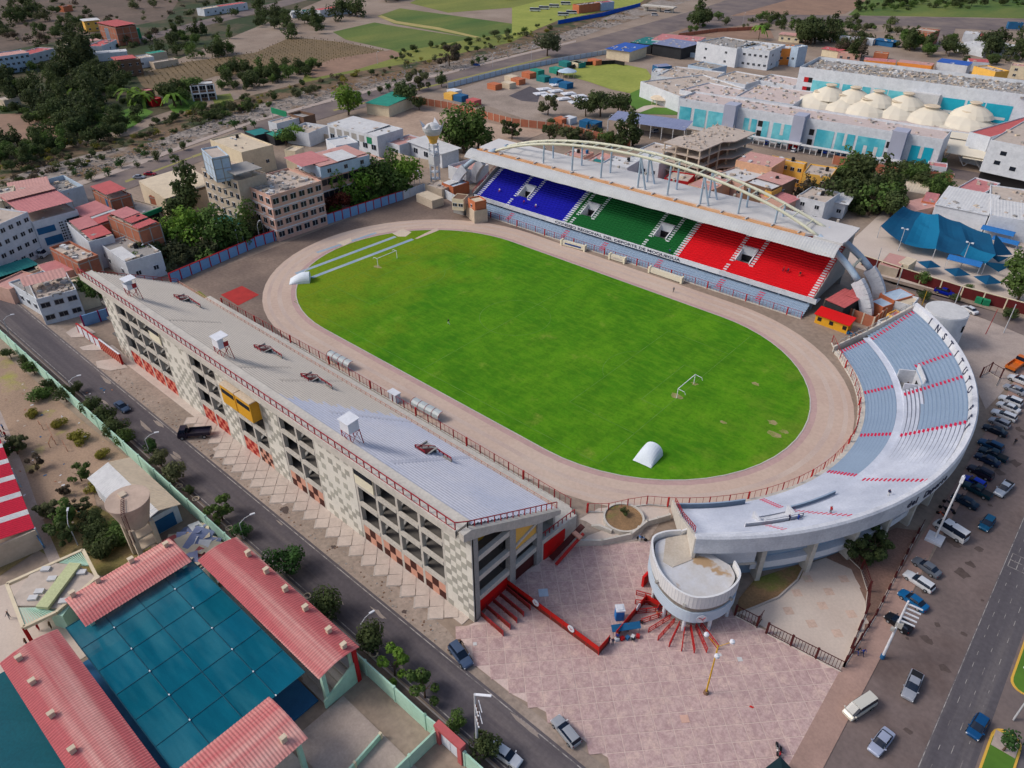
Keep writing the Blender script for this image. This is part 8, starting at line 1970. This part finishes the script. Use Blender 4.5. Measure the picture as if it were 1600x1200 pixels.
# -- flagpole, masts, poles and street lamps
m_pole=paint('galvanised_pole',(186,188,192),rough=.5); m_yp=paint('yellow_pole_paint',(206,160,40))
t=thing('flagpole','yellow flagpole with three white lamps standing on the pink plaza','flagpole',g(1103,1083,.1))
mb=MB(); mb.tube([(0,0,0),(0,0,10.5)],[.13,.08],10); part('pole',mb,[m_yp],t,world=False)
mb=MB(); mb.cyl(0,0,0,.5,.4,.3,12); part('base',mb,[wm('brown')],t,world=False)
for k in range(3):
 a=k*2.1+.9; mb=MB(); mb.bar((0,0,10.3),(1.9*math.cos(a),1.9*math.sin(a),10.9),.06); part('arm',mb,[m_yp],t,world=False)
 mb=MB(); mb.lathe(1.9*math.cos(a),1.9*math.sin(a),[(.05,11.2),(.32,11.05),(.36,10.8),(.1,10.7)],12); part('lamp_head',mb,[m_white],t,world=False)
def pole(px,py,h,label,r=.14,cat='pole',name='pole',m_=None,group=None,z=.1,lean=(0,0),world=None):
 p=world or g(px,py,z); t=thing(name,label,cat,p,group=group)
 mb=MB(); mb.tube([(0,0,0),(lean[0],lean[1],h)],[r,r*.65],8); part('shaft',mb,[m_ or m_pole],t,world=False); return t
t=pole(1460,843,14.5,'tall white floodlight mast on a square base beside the white minibus',.19,'mast','floodlight_mast',m_white)
mb=MB(); mb.box(-1.3,1.3,-1.3,1.3,0,.5); part('base',mb,[m_white],t,world=False); mb=MB(); mb.box(-.9,.9,-.9,.9,.5,.6); part('base_step',mb,[m_white],t,world=False); mb=MB(); mb.cbox((0,0,13.6),(.5,.5,1.2)); part('head_box',mb,[m_white],t,world=False)
t=pole(1378,1028,12.5,'electric pole with six slanting insulator arms above the black hatchback',.2,'pole','electric_pole',m_white)
for k in range(5):
 mb=MB(); mb.bar((-.1,0,8.6+k*.85),(1.9,.5,8.3+k*.85),.2,.16); part('cross_arm',mb,[m_white],t,world=False)
mb=MB(); mb.cbox((.2,.2,7.6),(.9,.7,.9)); mb.cbox((-.3,-.3,6.6),(.5,.5,.5)); part('switch_box',mb,[wm('grey')],t,world=False)
mb=MB(); mb.cyl(0,0,0,.8,.32,.3,10); part('painted_foot',mb,[wm('bluewall')],t,world=False)
t=pole(746,1172,12.4,'electric pole with insulator frames between the street and the red framed gate',.2,'pole','electric_pole',m_pole)
mb=MB(); mb.bar((0,0,12.3),(1.9,.9,12.9),.3,.12); part('top_arm',mb,[m_white],t,world=False)
for zz in (10.3,7.9):
 mb=MB(); mb.bar((0,0,zz),(1.4,-.9,zz),.16); mb.bar((0,.6,zz+.1),(1.4,-.3,zz+.1),.1); part('insulator_frame',mb,[m_white],t,world=False)
 for k in range(3): mb=MB(); mb.cyl(.4+k*.4,-.2-k*.26,zz+.08,zz+.6,.09,.05,8); part('insulator',mb,[wm('brown')],t,world=False)
def lamp(px,py,h,deg,label,group='street lamps',world=None,m_=None,arm=2.0):
 t=pole(px,py,h,label,.1,'street lamp','street_lamp',m_ or m_pole,group,world=world); a=math.radians(deg)
 mb=MB(); d=(math.cos(a),math.sin(a)); mb.tube([(0,0,h),(d[0]*arm*.5,d[1]*arm*.5,h+.8),(d[0]*arm,d[1]*arm,h+1.1)],[.07,.06,.05],6); part('arm',mb,[m_ or m_pole],t,world=False)
 mb=MB(); mb.cbox((d[0]*(arm+.35),d[1]*(arm+.35),h+1.15),(.85,.3,.16),a); part('lamp_head',mb,[m_white],t,world=False); return t
lamp(568,998,3.4,80,'curved street lamp between dark round trees in front of the plaza corner',arm=1.6)
lamp(236,713,4.2,60,'curved street lamp beside the white shed'); lamp(116,618,3.6,60,'curved street lamp among the dark trees near the far corner'); lamp(14,520,3.6,60,'curved street lamp at the far left end of the street')
lamp(381,842,3.6,70,'curved street lamp beside the scrap yard'); lamp(122,852,5.0,150,'garden lamp with a sign box between the dark tree and the pavilion')
lamp(1580,1150,6.5,130,'curved street lamp on the near avenue island, left arm',world=(121.9,-38.5,.2)); lamp(0,0,6.5,-40,'curved street lamp on the near avenue island, right arm',world=(121.9,-38.2,.2))
LP=[((1365,428),(1377,385),8),((1403,392),(1413,355),7),((1500,420),(1517,378),8),((1400,452),(1410,415),6),((1490,480),(1500,440),6),((1568,520),(1580,476),8),((1330,438),(1340,400),6),((1595,470),(1600,440),5)]
for i,(b_,tp,h) in enumerate(LP):
 t=pole(b_[0],b_[1],h,('thin lattice pole behind the arch legs','twin headed playground light in front of the blue tent','twin headed playground light right of the blue tent','pale lamp post beside the maroon wall','thin lamp post near the royal blue pickup','pale blue post at the corner of the paved forecourt','thin grey pole left of the playground','pole at the right edge of the playground')[i],.13,'pole','light_pole',m_pole,'poles near the playground')
 if i in (1,2):
  for s in (-.7,.7): mb=MB(); mb.cbox((s,0,h+.1),(.6,.5,.3)); part('lamp_head',mb,[m_white],t,world=False)
  mb=MB(); mb.bar((-.8,0,h),(.8,0,h),.1); part('cross_bar',mb,[m_pole],t,world=False)
t=pole(1540,522,7,'thin rusty pole leaning over the paved forecourt',.09,'pole','steel_pole',m_rail,lean=(.3,.3));
pole(1440,478,4.5,'yellow post at the upper end of the curved stand',.1,'pole','steel_pole',m_yp)
for i,(px,py,h) in enumerate(((414,372,7),(420,368,7.5),(408,382,6),(375,392,5),(383,388,6),(440,300,5),(648,288,9),(657,300,7),(1160,40,8),(590,100,6),(950,205,6),(975,215,7),(1385,250,9),(1225,222,7),(1345,245,9),(1070,225,6),(165,430,5),(237,415,6),(1260,170,8),(560,215,6),(770,105,7),(830,95,7))):
 lamp(px,py,h,40+i*37,f'thin grey utility pole '+('beside the blue wall, first','beside the blue wall, second','in front of the blue wall','left of the blue wall lamps','between the blue wall poles','beside the pink block corner','beside the lattice tower','nearest the lattice tower','beside the highway junction','on the river bank','beside the long blue-grey shed','by the frame building lane','tall one in front of the hospital','by the round hospital shrubs','near the hospital colonnade','beside the frame building','behind the far end of the long stand','above the pale blossom tree','beside the tent roofs','behind the long workshop','by the riverside road','by the grey panel wall')[i],'utility poles in the town',arm=1.0)
for i,(px,py) in enumerate(((280,760),(306,780),(358,826),(374,938-6),(480,932),(512,962),(584,1022))):
 c=g(px,py,.12); mb=MB()
 mb.tube([(.55*math.cos(k*PI/8),.55*math.sin(k*PI/8),.1) for k in range(17)],.12,6); o=single('tyre_ring',mb,[wm('tanroof')],('painted tyre ring around the olive tree by the shed','painted tyre ring of the tiny dark tree','painted tyre ring in front of the scrap yard','empty painted tyre ring beside the red roof','empty painted tyre ring on the pavement near the narrow wall end','painted tyre ring of the dark tree by the wall','painted tyre ring of the dark tree beside the lamp')[i],'tyre ring','painted tyre rings'); o.location=c
# -- side gates of the plaza (dark red bars)
def bargate(label,pts,h=2.3,step=.45):
 P=[Vector(g(*p)) for p in pts]; t=thing('bar_fence',label,'fence',tuple(P[0]),group='dark red bar fences of the courtyard')
 for a,b_ in zip(P,P[1:]):
  L_=(b_-a).length; n=max(1,round(L_/3.4))
  for i in range(n):
   p0,p1=a.lerp(b_,i/n),a.lerp(b_,(i+1)/n); mb=MB(); k=int((p1-p0).length/step)
   mb.bar(p0+Vector((0,0,h)),p1+Vector((0,0,h)),.1); mb.bar(p0+Vector((0,0,.25)),p1+Vector((0,0,.25)),.1)
   for j in range(1,k): q=p0.lerp(p1,j/k); mb.bar(q+Vector((0,0,.2)),q+Vector((0,0,h)),.07)
   part('bar_panel',mb,[m_maroon],t); mb=MB(); mb.bar(p0,p0+Vector((0,0,h+.2)),.3,.3); part('post',mb,[m_maroon],t)
  mb=MB(); mb.bar(a+Vector((0,0,.12)),b_+Vector((0,0,.12)),.3,.24); part('base_kerb',mb,[m_conc],t)
 return t
bargate('dark red bar fence from the drum to the courtyard opening',[(1148,962),(1182,980),(1190,969)])
bargate('dark red bar gates between the courtyard and the plaza',[(1197,990),(1314,1050)])
bargate('dark red curved fence dividing the courtyard from the reddish soil',[(1318,1042),(1352,960),(1356,925),(1345,890),(1322,868)])
bargate('dark red fence along the pavement beside the parking strip',[(1318,1042),(1368,962),(1425,850),(1442,820)],h=1.3,step=.8)
t=thing('kiosk','yellow kiosk with a bright red roof at the track corner','kiosk',g(1302,512,0))
A_,B_=Vector(g(1272,504)),Vector(g(1322,522)); e=(B_-A_).normalized(); n=Vector((-e.y,e.x,0)); L_=(B_-A_).length
def K(u,v): q=A_+e*u+n*v; return (q.x,q.y)
mb=MB(); mb.prism([K(0,0),K(L_,0),K(L_,2.8),K(0,2.8)],0,2.5); part('wall',mb,[m_yellow],t)
mb=MB(); mb.prism([K(-.4,-.5),K(L_+.4,-.5),K(L_+.4,3.2),K(-.4,3.2)],[2.5,2.5,3.3,3.3],[2.65,2.65,3.45,3.45]); part('roof',mb,[m_redbright],t)
for u in (.6,3.6,7.0):
 mb=MB(); mb.prism([K(u,-.05),K(u+1.0,-.05),K(u+1.0,.02),K(u,.02)],.9,1.9); part('window',mb,[m_dark],t)
bld('red and brown tin canopies between the arch legs and the covered stand',(1290,470),(1318,482),(1335,462),4.2,'dark','redroof',None,group='annexes of the covered stand',sheets=[(-.05,1.05,0,1,.3,'redroof',.7)],clutter=0,par=.1)
bld('second red canopy beside the arch leg',(1320,462),(1336,468),(1345,455),4.8,'dark','redroof',None,group='annexes of the covered stand',sheets=[(-.05,1.05,0,1,.3,'redroof',.7)],clutter=0,par=.1)
wallrun('pinkish brick wall around the yard of the arch foot',[(1286,482),(1330,500),(1362,512),(1380,498)],3.0,[wm('brick'),wm('beige')],seg=2.6)
bld('small house with a pale blue roof behind the arch feet',(1375,458),(1398,470),(1412,452),3.6,'orangew','paleb',None,group='annexes of the covered stand',par=.2,clutter=1)
bld('second small house with a pale blue roof and ochre wall',(1360,470),(1380,480),(1388,470),3.4,'orangew','paleb',None,group='annexes of the covered stand',par=.2,clutter=1)
bld('cream flat roofed room beside the pale blue roofs',(1398,470),(1425,478),(1436,465),3.2,'white','tanroof',None,group='annexes of the covered stand',clutter=2)
bld('white tilted shed between the yard wall and the curved stand',(1372,500),(1392,510),(1400,494),3.6,'white','tanroof',None,group='annexes of the covered stand',clutter=3)
bld('small ochre room with a red tin lid beside the white shed',(1386,490),(1402,497),(1410,488),4.0,'yellow','redroof',None,group='annexes of the covered stand',clutter=0)
mb=MB(); q=random.Random(5)
for _ in range(40):
 c=g(q.uniform(1322,1358),q.uniform(518,536));
 if q.random()<.5: mb.bar((c[0],c[1],.2),(c[0]+q.uniform(-2,2),c[1]+q.uniform(-2,2),q.uniform(.2,1)),.1,m=q.randint(0,2))
 else: mb.cbox((c[0],c[1],.4),(q.uniform(.3,1.4),q.uniform(.3,1),.7),q.random()*3,m=q.randint(0,2))
struct('junk_pile',mb,[wm('grey'),wm('bluetarp'),wm('rust')],kind='stuff')
LG='annexes at the left end of the covered stand'
bld('concrete block corner under the left end of the covered stand',(728,318),(741,330),(752,318),3.8,'beige','concroof',None,group=LG,clutter=0)
bld('orange room standing on the concrete block',(731,309),(742,316),(750,306),6.6,'orangew','tanroof',(1,1,0),group=LG,clutter=0,z0=3.8,ww=.9,wh=.8)
bld('white octagonal look room with two dark windows',(706,310),(724,312),5,6.5,'cream','brown',(1,2,0),group=LG,clutter=0,z0=2.8,ww=1.4,wh=1.0,par=.2)
bld('grey base of the white look room',(708,320),(724,324),4.5,2.8,'grey','grey',None,group=LG,clutter=0,par=.0)
bld('beige steel container beside the pale wall',(650,303),(675,314),(687,306),2.8,'beige','tanroof',None,group=LG,clutter=0,par=.05)
bld('white walled court behind the left arch feet',(700,258),(728,268),(742,250),4,'white','salmonroof',(1,1,0),group=LG,clutter=3,par=1.0)
bld('small house with white and blue sheets beside the lattice tower',(690,285),(708,292),(722,280),3.6,'orangew','paleb',None,group=LG,clutter=4,sheets=[(0,.6,0,1,.4,'whiteroof',.3)])
bld('yard roofs below the lattice tower',(664,288),(690,296),(700,285),3,'beige','concroof',None,group=LG,clutter=6)
c=g(668,312); t=thing('curved_chute','white curved plastic panel leaning beside the container','panel',c); mb=MB(); mb.prism([(-3,-.5),(3,-.5),(3,.6),(-3,.6)],[1.8,.2,.2,1.8],[2.0,.4,.4,2.0]); part('panel',mb,[m_white],t,world=False)
c=g(681,290); t=thing('crown_tower','slender white tower with a crown shaped bowl on top','tower',c)
for a in (-1,1):
 for b_ in (-1,1):
  mb=MB(); mb.bar((a*1.1,b_*1.1,0),(a*1.1,b_*1.1,15.5),.42); part('post',mb,[wm('white')],t,world=False)
for zz in (2.5,5,7.5,12,14): mb=MB(); mb.box(-1.3,1.3,-1.3,1.3,zz,zz+.4); part('ring_beam',mb,[wm('white')],t,world=False)
mb=MB(); mb.box(-1.5,1.5,-1.5,1.5,8,11.2); part('box_room',mb,[wm('whiteroof')],t,world=False)
mb=MB(); mb.lathe(0,0,[(1.3,15.5),(1.7,17),(2.6,18.6)],16); part('yellow_neck',mb,[m_yellow2],t,world=False)
mb=MB(); mb.lathe(0,0,[(2.6,18.6),(3.4,20.0),(3.6,21)],20); part('bowl',mb,[wm('whiteroof')],t,world=False)
mb=MB(); mb.lathe(0,0,[(3.0,20.9),(2.0,22.0),(.5,22.6)],16); part('dome',mb,[wm('whiteroof')],t,world=False)
for k in range(4):
 a=k*PI/2+.4; mb=MB(); P=[(3.5*math.cos(a+d),3.5*math.sin(a+d)) for d in (-.4,.4)]; mb.face([(P[0][0],P[0][1],20.9),(P[1][0],P[1][1],20.9),(4.4*math.cos(a+.2),4.4*math.sin(a+.2),23.3)]); mb.face([(P[0][0]*.97,P[0][1]*.97,20.9),(4.3*math.cos(a+.2),4.3*math.sin(a+.2),23.2),(P[1][0]*.97,P[1][1]*.97,20.9)]); part('crown_point',mb,[m_white],t,world=False)
# -- round white building behind the curved stand
t=thing('round_building','plain white round building behind the top of the curved stand','round building',(88.5,56.5,0))
mb=MB(); mb.cyl(84.6,58.6,0,8.6,4.7,4.7,40); part('wall',mb,[wm('white')],t); mb=MB(); mb.cyl(84.6,58.6,8.6,8.75,4.55,4.55,40); part('roof',mb,[wm('whiteroof')],t)
mb=MB(); mb.box(89.0,89.35,57,58,5,6.5); part('window',mb,[m_dark],t)
pf('forecourt',.05,m_walk,(1490,530),(1512,490),(1600,520),(1640,540),(1585,590),(1560,620),(1540,640))
mb=MB()
for (a,b_) in (((1520,535),(1560,508)),((1540,560),(1590,520)),((1515,515),(1575,545)),((1530,500),(1600,530)),((1550,590),(1600,545))):
 p,q_=g(*a,.058),g(*b_,.058); d=(Vector(q_)-Vector(p)).normalized(); n=Vector((-d.y,d.x,0))*.25; mb.face([tuple(Vector(p)-n),tuple(Vector(q_)-n),tuple(Vector(q_)+n),tuple(Vector(p)+n)])
struct('paving_band',mb,m_light)
bargate('dark steel gate frame at the edge of the forecourt',[(1531,590),(1545,582),(1562,592),(1556,604)],h=2.6,step=1.2)
# -- playground sails and umbrellas
m_sail=mat('blue_sail_cloth',(4,80,118),(8,68,104),scale=.2,amt=.8,fine=.05,fscale=.8,rough=.9,transl=.15); m_saill=mat('light_blue_sail_cloth',(10,112,152),(6,98,138),scale=.2,fine=.05,transl=.15)
t=thing('sail_tent','huge blue sail tent with sagging peaks over the playground','tent',g(1480,400,0))
rows=[[(1376,353,4),(1413,381,3.2),(1462,389,3.0),(1500,398,3.0),(1540,412,3.4)],[(1395,336,6.5),(1430,345,5.2),(1468,362,5.4),(1512,382,5),(1556,398,4.5)],[(1412,322,8),(1440,332,6.6),(1466,334,8.5),(1500,347,7.6),(1548,366,8)]]
for i in range(2):
 for j in range(4):
  q=[Vector(g(*rows[i][j])),Vector(g(*rows[i][j+1])),Vector(g(*rows[i+1][j+1])),Vector(g(*rows[i+1][j]))]
  mb=MB(); N_=5
  def at(u,v): return q[0].lerp(q[1],u).lerp(q[3].lerp(q[2],u),v)-Vector((0,0,1.6*math.sin(PI*u)*math.sin(PI*v)*.5+.4*math.sin(PI*u)))
  for a in range(N_):
   for b_ in range(N_): mb.face([at(a/N_,b_/N_),at((a+1)/N_,b_/N_),at((a+1)/N_,(b_+1)/N_),at(a/N_,(b_+1)/N_)])
  part('sail_panel',mb,[m_saill if (j==1 or (j==3 and i==0)) else m_sail],t,smooth=True)
for px,py,h in ((1376,353,4),(1412,322,8),(1466,334,8.5),(1548,366,8),(1540,412,3.4),(1462,389,3)):
 p=g(px,py,h); mb=MB(); mb.bar((p[0],p[1],0),p,.2); part('mast',mb,[m_pole],t)
t=thing('sail_tent','small drooping blue sail at the right end of the playground','tent',g(1560,410,0))
for q0,q1,q2 in (((1533,408,3.5),(1560,425,1.5),(1583,414,4.5)),((1545,398,4),(1560,410,2.2),(1577,402,4.2)),((1556,366,8),(1548,400,4),(1582,398,3))):
 mb=MB(); mb.face([g(*q0),g(*q1),g(*q2)]); part('sail_panel',mb,[m_sail],t)
for i,(px,py,s) in enumerate(((1452,412,3.2),(1496,424,3.4),(1544,436,3.6),(1537,346,3.6),(1577,354,3.6))):
 p=g(px,py,2.6); t=thing('sun_umbrella',('small','middle','right hand')[i]+' square blue umbrella in the front row of the playground' if i<3 else ('blue umbrella by the rear wall, left one','blue umbrella by the rear wall, right one')[i-3],'umbrella',(p[0],p[1],0),group='blue umbrellas of the playground')
 mb=MB();
 for k in range(4):
  a,b_=PI/2*k+.1,PI/2*(k+1)+.1; mb.face([(0,0,3.6),(s*math.cos(a),s*math.sin(a),2.4),(s*math.cos(b_),s*math.sin(b_),2.4)])
 part('cloth',mb,[m_sail],t,world=False); mb=MB(); mb.bar((0,0,0),(0,0,3.5),.12); part('pole',mb,[m_pole],t,world=False)
for a,b_,c_,lab in (((1479,405,3),(1532,418,3),4,'long arched blue shade roof in the middle of the playground'),((1532,358,3),(1583,370,3),4,'long arched blue shade roof at the rear of the playground'),((1549,374,1.5),(1590,384,1.5),3,'flat blue shade roof right of the big tent')):
 A_,B_=Vector(g(*a)),Vector(g(*b_)); e=(B_-A_).normalized(); n=Vector((-e.y,e.x,0)); t=thing('shade_roof',lab,'shade roof',(A_.x,A_.y,0),group='blue shade roofs of the playground'); mb=MB(); L_=(B_-A_).length
 for k in range(6):
  v0_,v1_=k/6,(k+1)/6; mb.face([tuple(A_+n*c_*v0_+Vector((0,0,.8*math.sin(PI*v0_)))),tuple(B_+n*c_*v0_+Vector((0,0,.8*math.sin(PI*v0_)))),tuple(B_+n*c_*v1_+Vector((0,0,.8*math.sin(PI*v1_)))),tuple(A_+n*c_*v1_+Vector((0,0,.8*math.sin(PI*v1_))))])
 part('cloth',mb,[mat('mid_blue_shade_cloth',(40,110,176),(30,96,160),scale=.3)],t,smooth=True)
 for u in (.2,L_-.2):
  for v in (.3,c_-.3): q=A_+e*u+n*v; mb=MB(); mb.bar((q.x,q.y,0),(q.x,q.y,A_.z),.12); part('post',mb,[m_pole],t)
bld('low pink flat roof beside the playground wall',(1373,413),(1404,421),(1412,400),2.6,'beige','salmonroof',None,group='annexes of the playground',clutter=0,par=.1)
bld('tiny cream kiosk with a flat lid beside the playground wall',(1404,410),(1420,415),(1430,405),2.8,'cream','tanroof',None,group='annexes of the playground',clutter=0,par=.1)
c=g(1528,473); mb=MB(); [mb.cbox((x,0,.8),(1.6,1.4,1.6),.2*x) for x in (0,1.7)]; o=single('rubbish_container',mb,[wm('green')],'green and yellow rubbish containers on the verge by the maroon wall','container'); o.location=(c[0],c[1],0)
# -- yard at the far left end of the pitch
flat('red_mat',[(p[0],p[1]) for p in gs((345,461),(378,447),(405,461),(372,478))],.09,mat('red_rubber_mat',(176,52,48),(156,44,42),scale=.4,amt=1,fine=.08))
pf('lawn_patch',.07,m_field2,(290,462),(312,455),(330,470),(318,476))
wallrun('low white wall with red frames leading to the red chequered gate',[(125,520),(160,546)],2.6,[m_white,m_red],seg=3,cap=m_red,group='walls at the far end of the long stand')
wallrun('red and orange chequered low wall beside the tile facade',[(160,546),(192,570)],2.8,[m_redsalmon,m_redtile],seg=1.2,cap=m_white,group='walls at the far end of the long stand')
wallrun('blue and purple painted yard wall behind the far end of the facade',[(132,510),(158,502),(172,498)],3.0,[m_bpan,mat('purple_wall_frame',(140,30,90))],seg=4,group='walls at the far end of the long stand')
for a in (((103,520),(128,505),(150,520),(130,527),(112,528)),((124,543),(160,535),(168,548),(130,548)),((150,565),(185,560),(200,575),(172,580),(152,575))):
 pf('sidewalk_apron',.1,m_slab,*a)
for i,(a,b_) in enumerate((((62,664),(68,672)),((75,668),(88,695)),((100,695),(106,706)),((83,688),(79,700)))):
 p,q=Vector(g(*a)),Vector(g(*b_)); t=thing(('bent_goalpost','rusty_rails','rusty_rails','green_post')[i],('bent goal frame in the bare school plot','pair of rusty rails lying in the bare school plot','short rusty rails beside the forked tree','green post lying in the bare school plot')[i],'frame',tuple(p),group='rusty frames in the school plot')
 mb=MB(); mb.bar(p+Vector((0,0,1.2)),q+Vector((0,0,1.2)),.1); part('bar',mb,[wm('rust')],t);
 for z_ in (p,q): mb=MB(); mb.bar(z_,z_+Vector((0,0,1.2)),.1); part('post',mb,[wm('rust')],t)
mb=MB(); q=random.Random(3)
for _ in range(90):
 c=g(q.uniform(5,200),q.uniform(600,820)); s=q.uniform(.15,.6)
 mb.cbox((c[0],c[1],.06),(s,s*.6,.1),q.random()*3,m=q.randint(0,3))
struct('litter',mb,[m_white,wm('bluetarp'),wm('rust'),wm('concroof')],kind='stuff')
mb=MB()
for _ in range(420):
 x,y=q.uniform(-60,60),q.uniform(-81.0,-78.4); s=q.uniform(.05,.3); mb.cbox((x,y,.04),(s,s*.8,s*.5),q.random()*3,m=q.randint(0,1))
struct('verge_stones',mb,[wm('brown'),wm('greyroof')],kind='stuff')
t=thing('end_sign','narrow blue and white sign under the end of the striped canopy','sign',g(60,845,0)); a=Vector(g(52,828,3.2)); b_=Vector(g(68,854,2.2)); mb=MB(); mb.bar(a,b_,.12,1.0); part('board',mb,[wm('bluewall')],t);
t=thing('hospital_sign','','sign') if 0 else None
SG='things on the building site'
for i,(px,py) in enumerate(((850,140),(868,143),(888,147),(905,151),(922,156),(858,150),(880,155),(900,160),(845,147),(870,133))):
 c=g(px,py,.3); mb=MB(); mb.cbox((0,0,.3),(7,5,.5),ang+.3); mb.cbox((1,0,.7),(3,2.5,.5),ang)
 o=single('tarp_cover',mb,[m_white],f'white sheet covered pile on the building site, '+('top left','top second','top third','top right','rightmost','lower left','lower middle','lower right','far left','upper')[i],'tarp',SG); o.location=c
for i,(px,py,c_) in enumerate(((715,148,'bluewall'),(705,140,'white'),(700,145,'yellow'),(822,112,'orangew'),(805,122,'orangew'),(795,118,'tanroof'),(735,155,'redroof'),(768,130,'orangew'),(790,128,'tanroof'),(845,118,'teal'),(865,123,'bluetarp'),(880,128,'bluetarp'),(835,108,'tealroof'),(865,105,'tealroof'),(900,96,'teal'),(880,95,'teal'),(925,92,'orangew'),(897,176-80,'cream'),(872,184,'orangew'),(885,183,'white'),(912,188,'bluetarp'),(925,190,'bluetarp'))):
 lab=('blue','white','yellow','orange','second orange','tan','red','low orange','low tan','teal','blue','right blue','green topped','second green topped','dark teal','left dark teal','rusty','cream','orange','white','blue','right blue')[i]+' box like store on the building site '+('by the trucks','behind the trucks','beside the digger','near the sheds','left of the sheds','left of the orange ones','beside the brick wall','in the lot centre','right of the lot centre','above the tarps','beside the round kiosk','right of the kiosk','along the panel wall','in the row of shades','under the grey tree','beside the grey tree','in the sand','by the lawn','near the brick wall','beside the broad tree','below the broad tree','left of the blue-grey shed')[i]
 bld(lab,(px-7,py),(px+6,py+3),5,2.8,c_,c_,None,group=SG,cat='hut',name='site_hut',clutter=0,par=.1)
def kiosk(px,py,r,lab,m_):
 c=g(px,py); t=thing('garden_kiosk',lab,'kiosk',c,group='round garden kiosks')
 for k in range(8):
  a=k*PI/4; mb=MB(); mb.bar((r*.85*math.cos(a),r*.85*math.sin(a),0),(r*.85*math.cos(a),r*.85*math.sin(a),3),.22); part('post',mb,[wm('cream')],t,world=False)
 mb=MB(); mb.lathe(0,0,[(r,3),(r*.9,3.4),(r*.1,4.8)],20); part('roof',mb,[m_],t,world=False)
kiosk(886,120,5.5,'round kiosk with a pale blue roof at the edge of the pale lawn',wm('paleb')); kiosk(1034,163,6,'round cream kiosk on the green hospital lawn',wm('tanroof'))
t=thing('road_bridge','pale concrete bridge over the river at the top of the picture','bridge',g(1030,12,0)); A_,B_=Vector(g(1005,8,4)),Vector(g(1055,12,4)); mb=MB(); mb.bar(A_,B_,8,1.0); part('deck',mb,[m_conc],t)
for s in (.1,.5,.9): p=A_.lerp(B_,s); mb=MB(); mb.bar((p.x,p.y,-1),(p.x,p.y,3.6),2,3); part('pier',mb,[m_conc],t)
for lab,a,b_,c_,h,w_,r_ in (('orange building at the top edge behind the buses',(905,8),(938,4),8,6,'orangew','greyroof'),('pale blue building at the top edge behind the buses',(940,4),(960,2),8,6,'paleb','redroof')): bld(lab,a,b_,c_,h,w_,r_,None,group=OG)
c=g(436,177); t=thing('road_sign','green road sign over the riverside road','sign',c); p0,p1=Vector(g(424,172,4)),Vector(g(448,179,4)); mb=MB(); mb.bar(p0,p1,.3,2.6); part('board',mb,[wm('green')],t);
for p in (p0,p1): mb=MB(); mb.bar((p.x,p.y,0),(p.x,p.y,4),.2); part('post',mb,[m_pole],t)
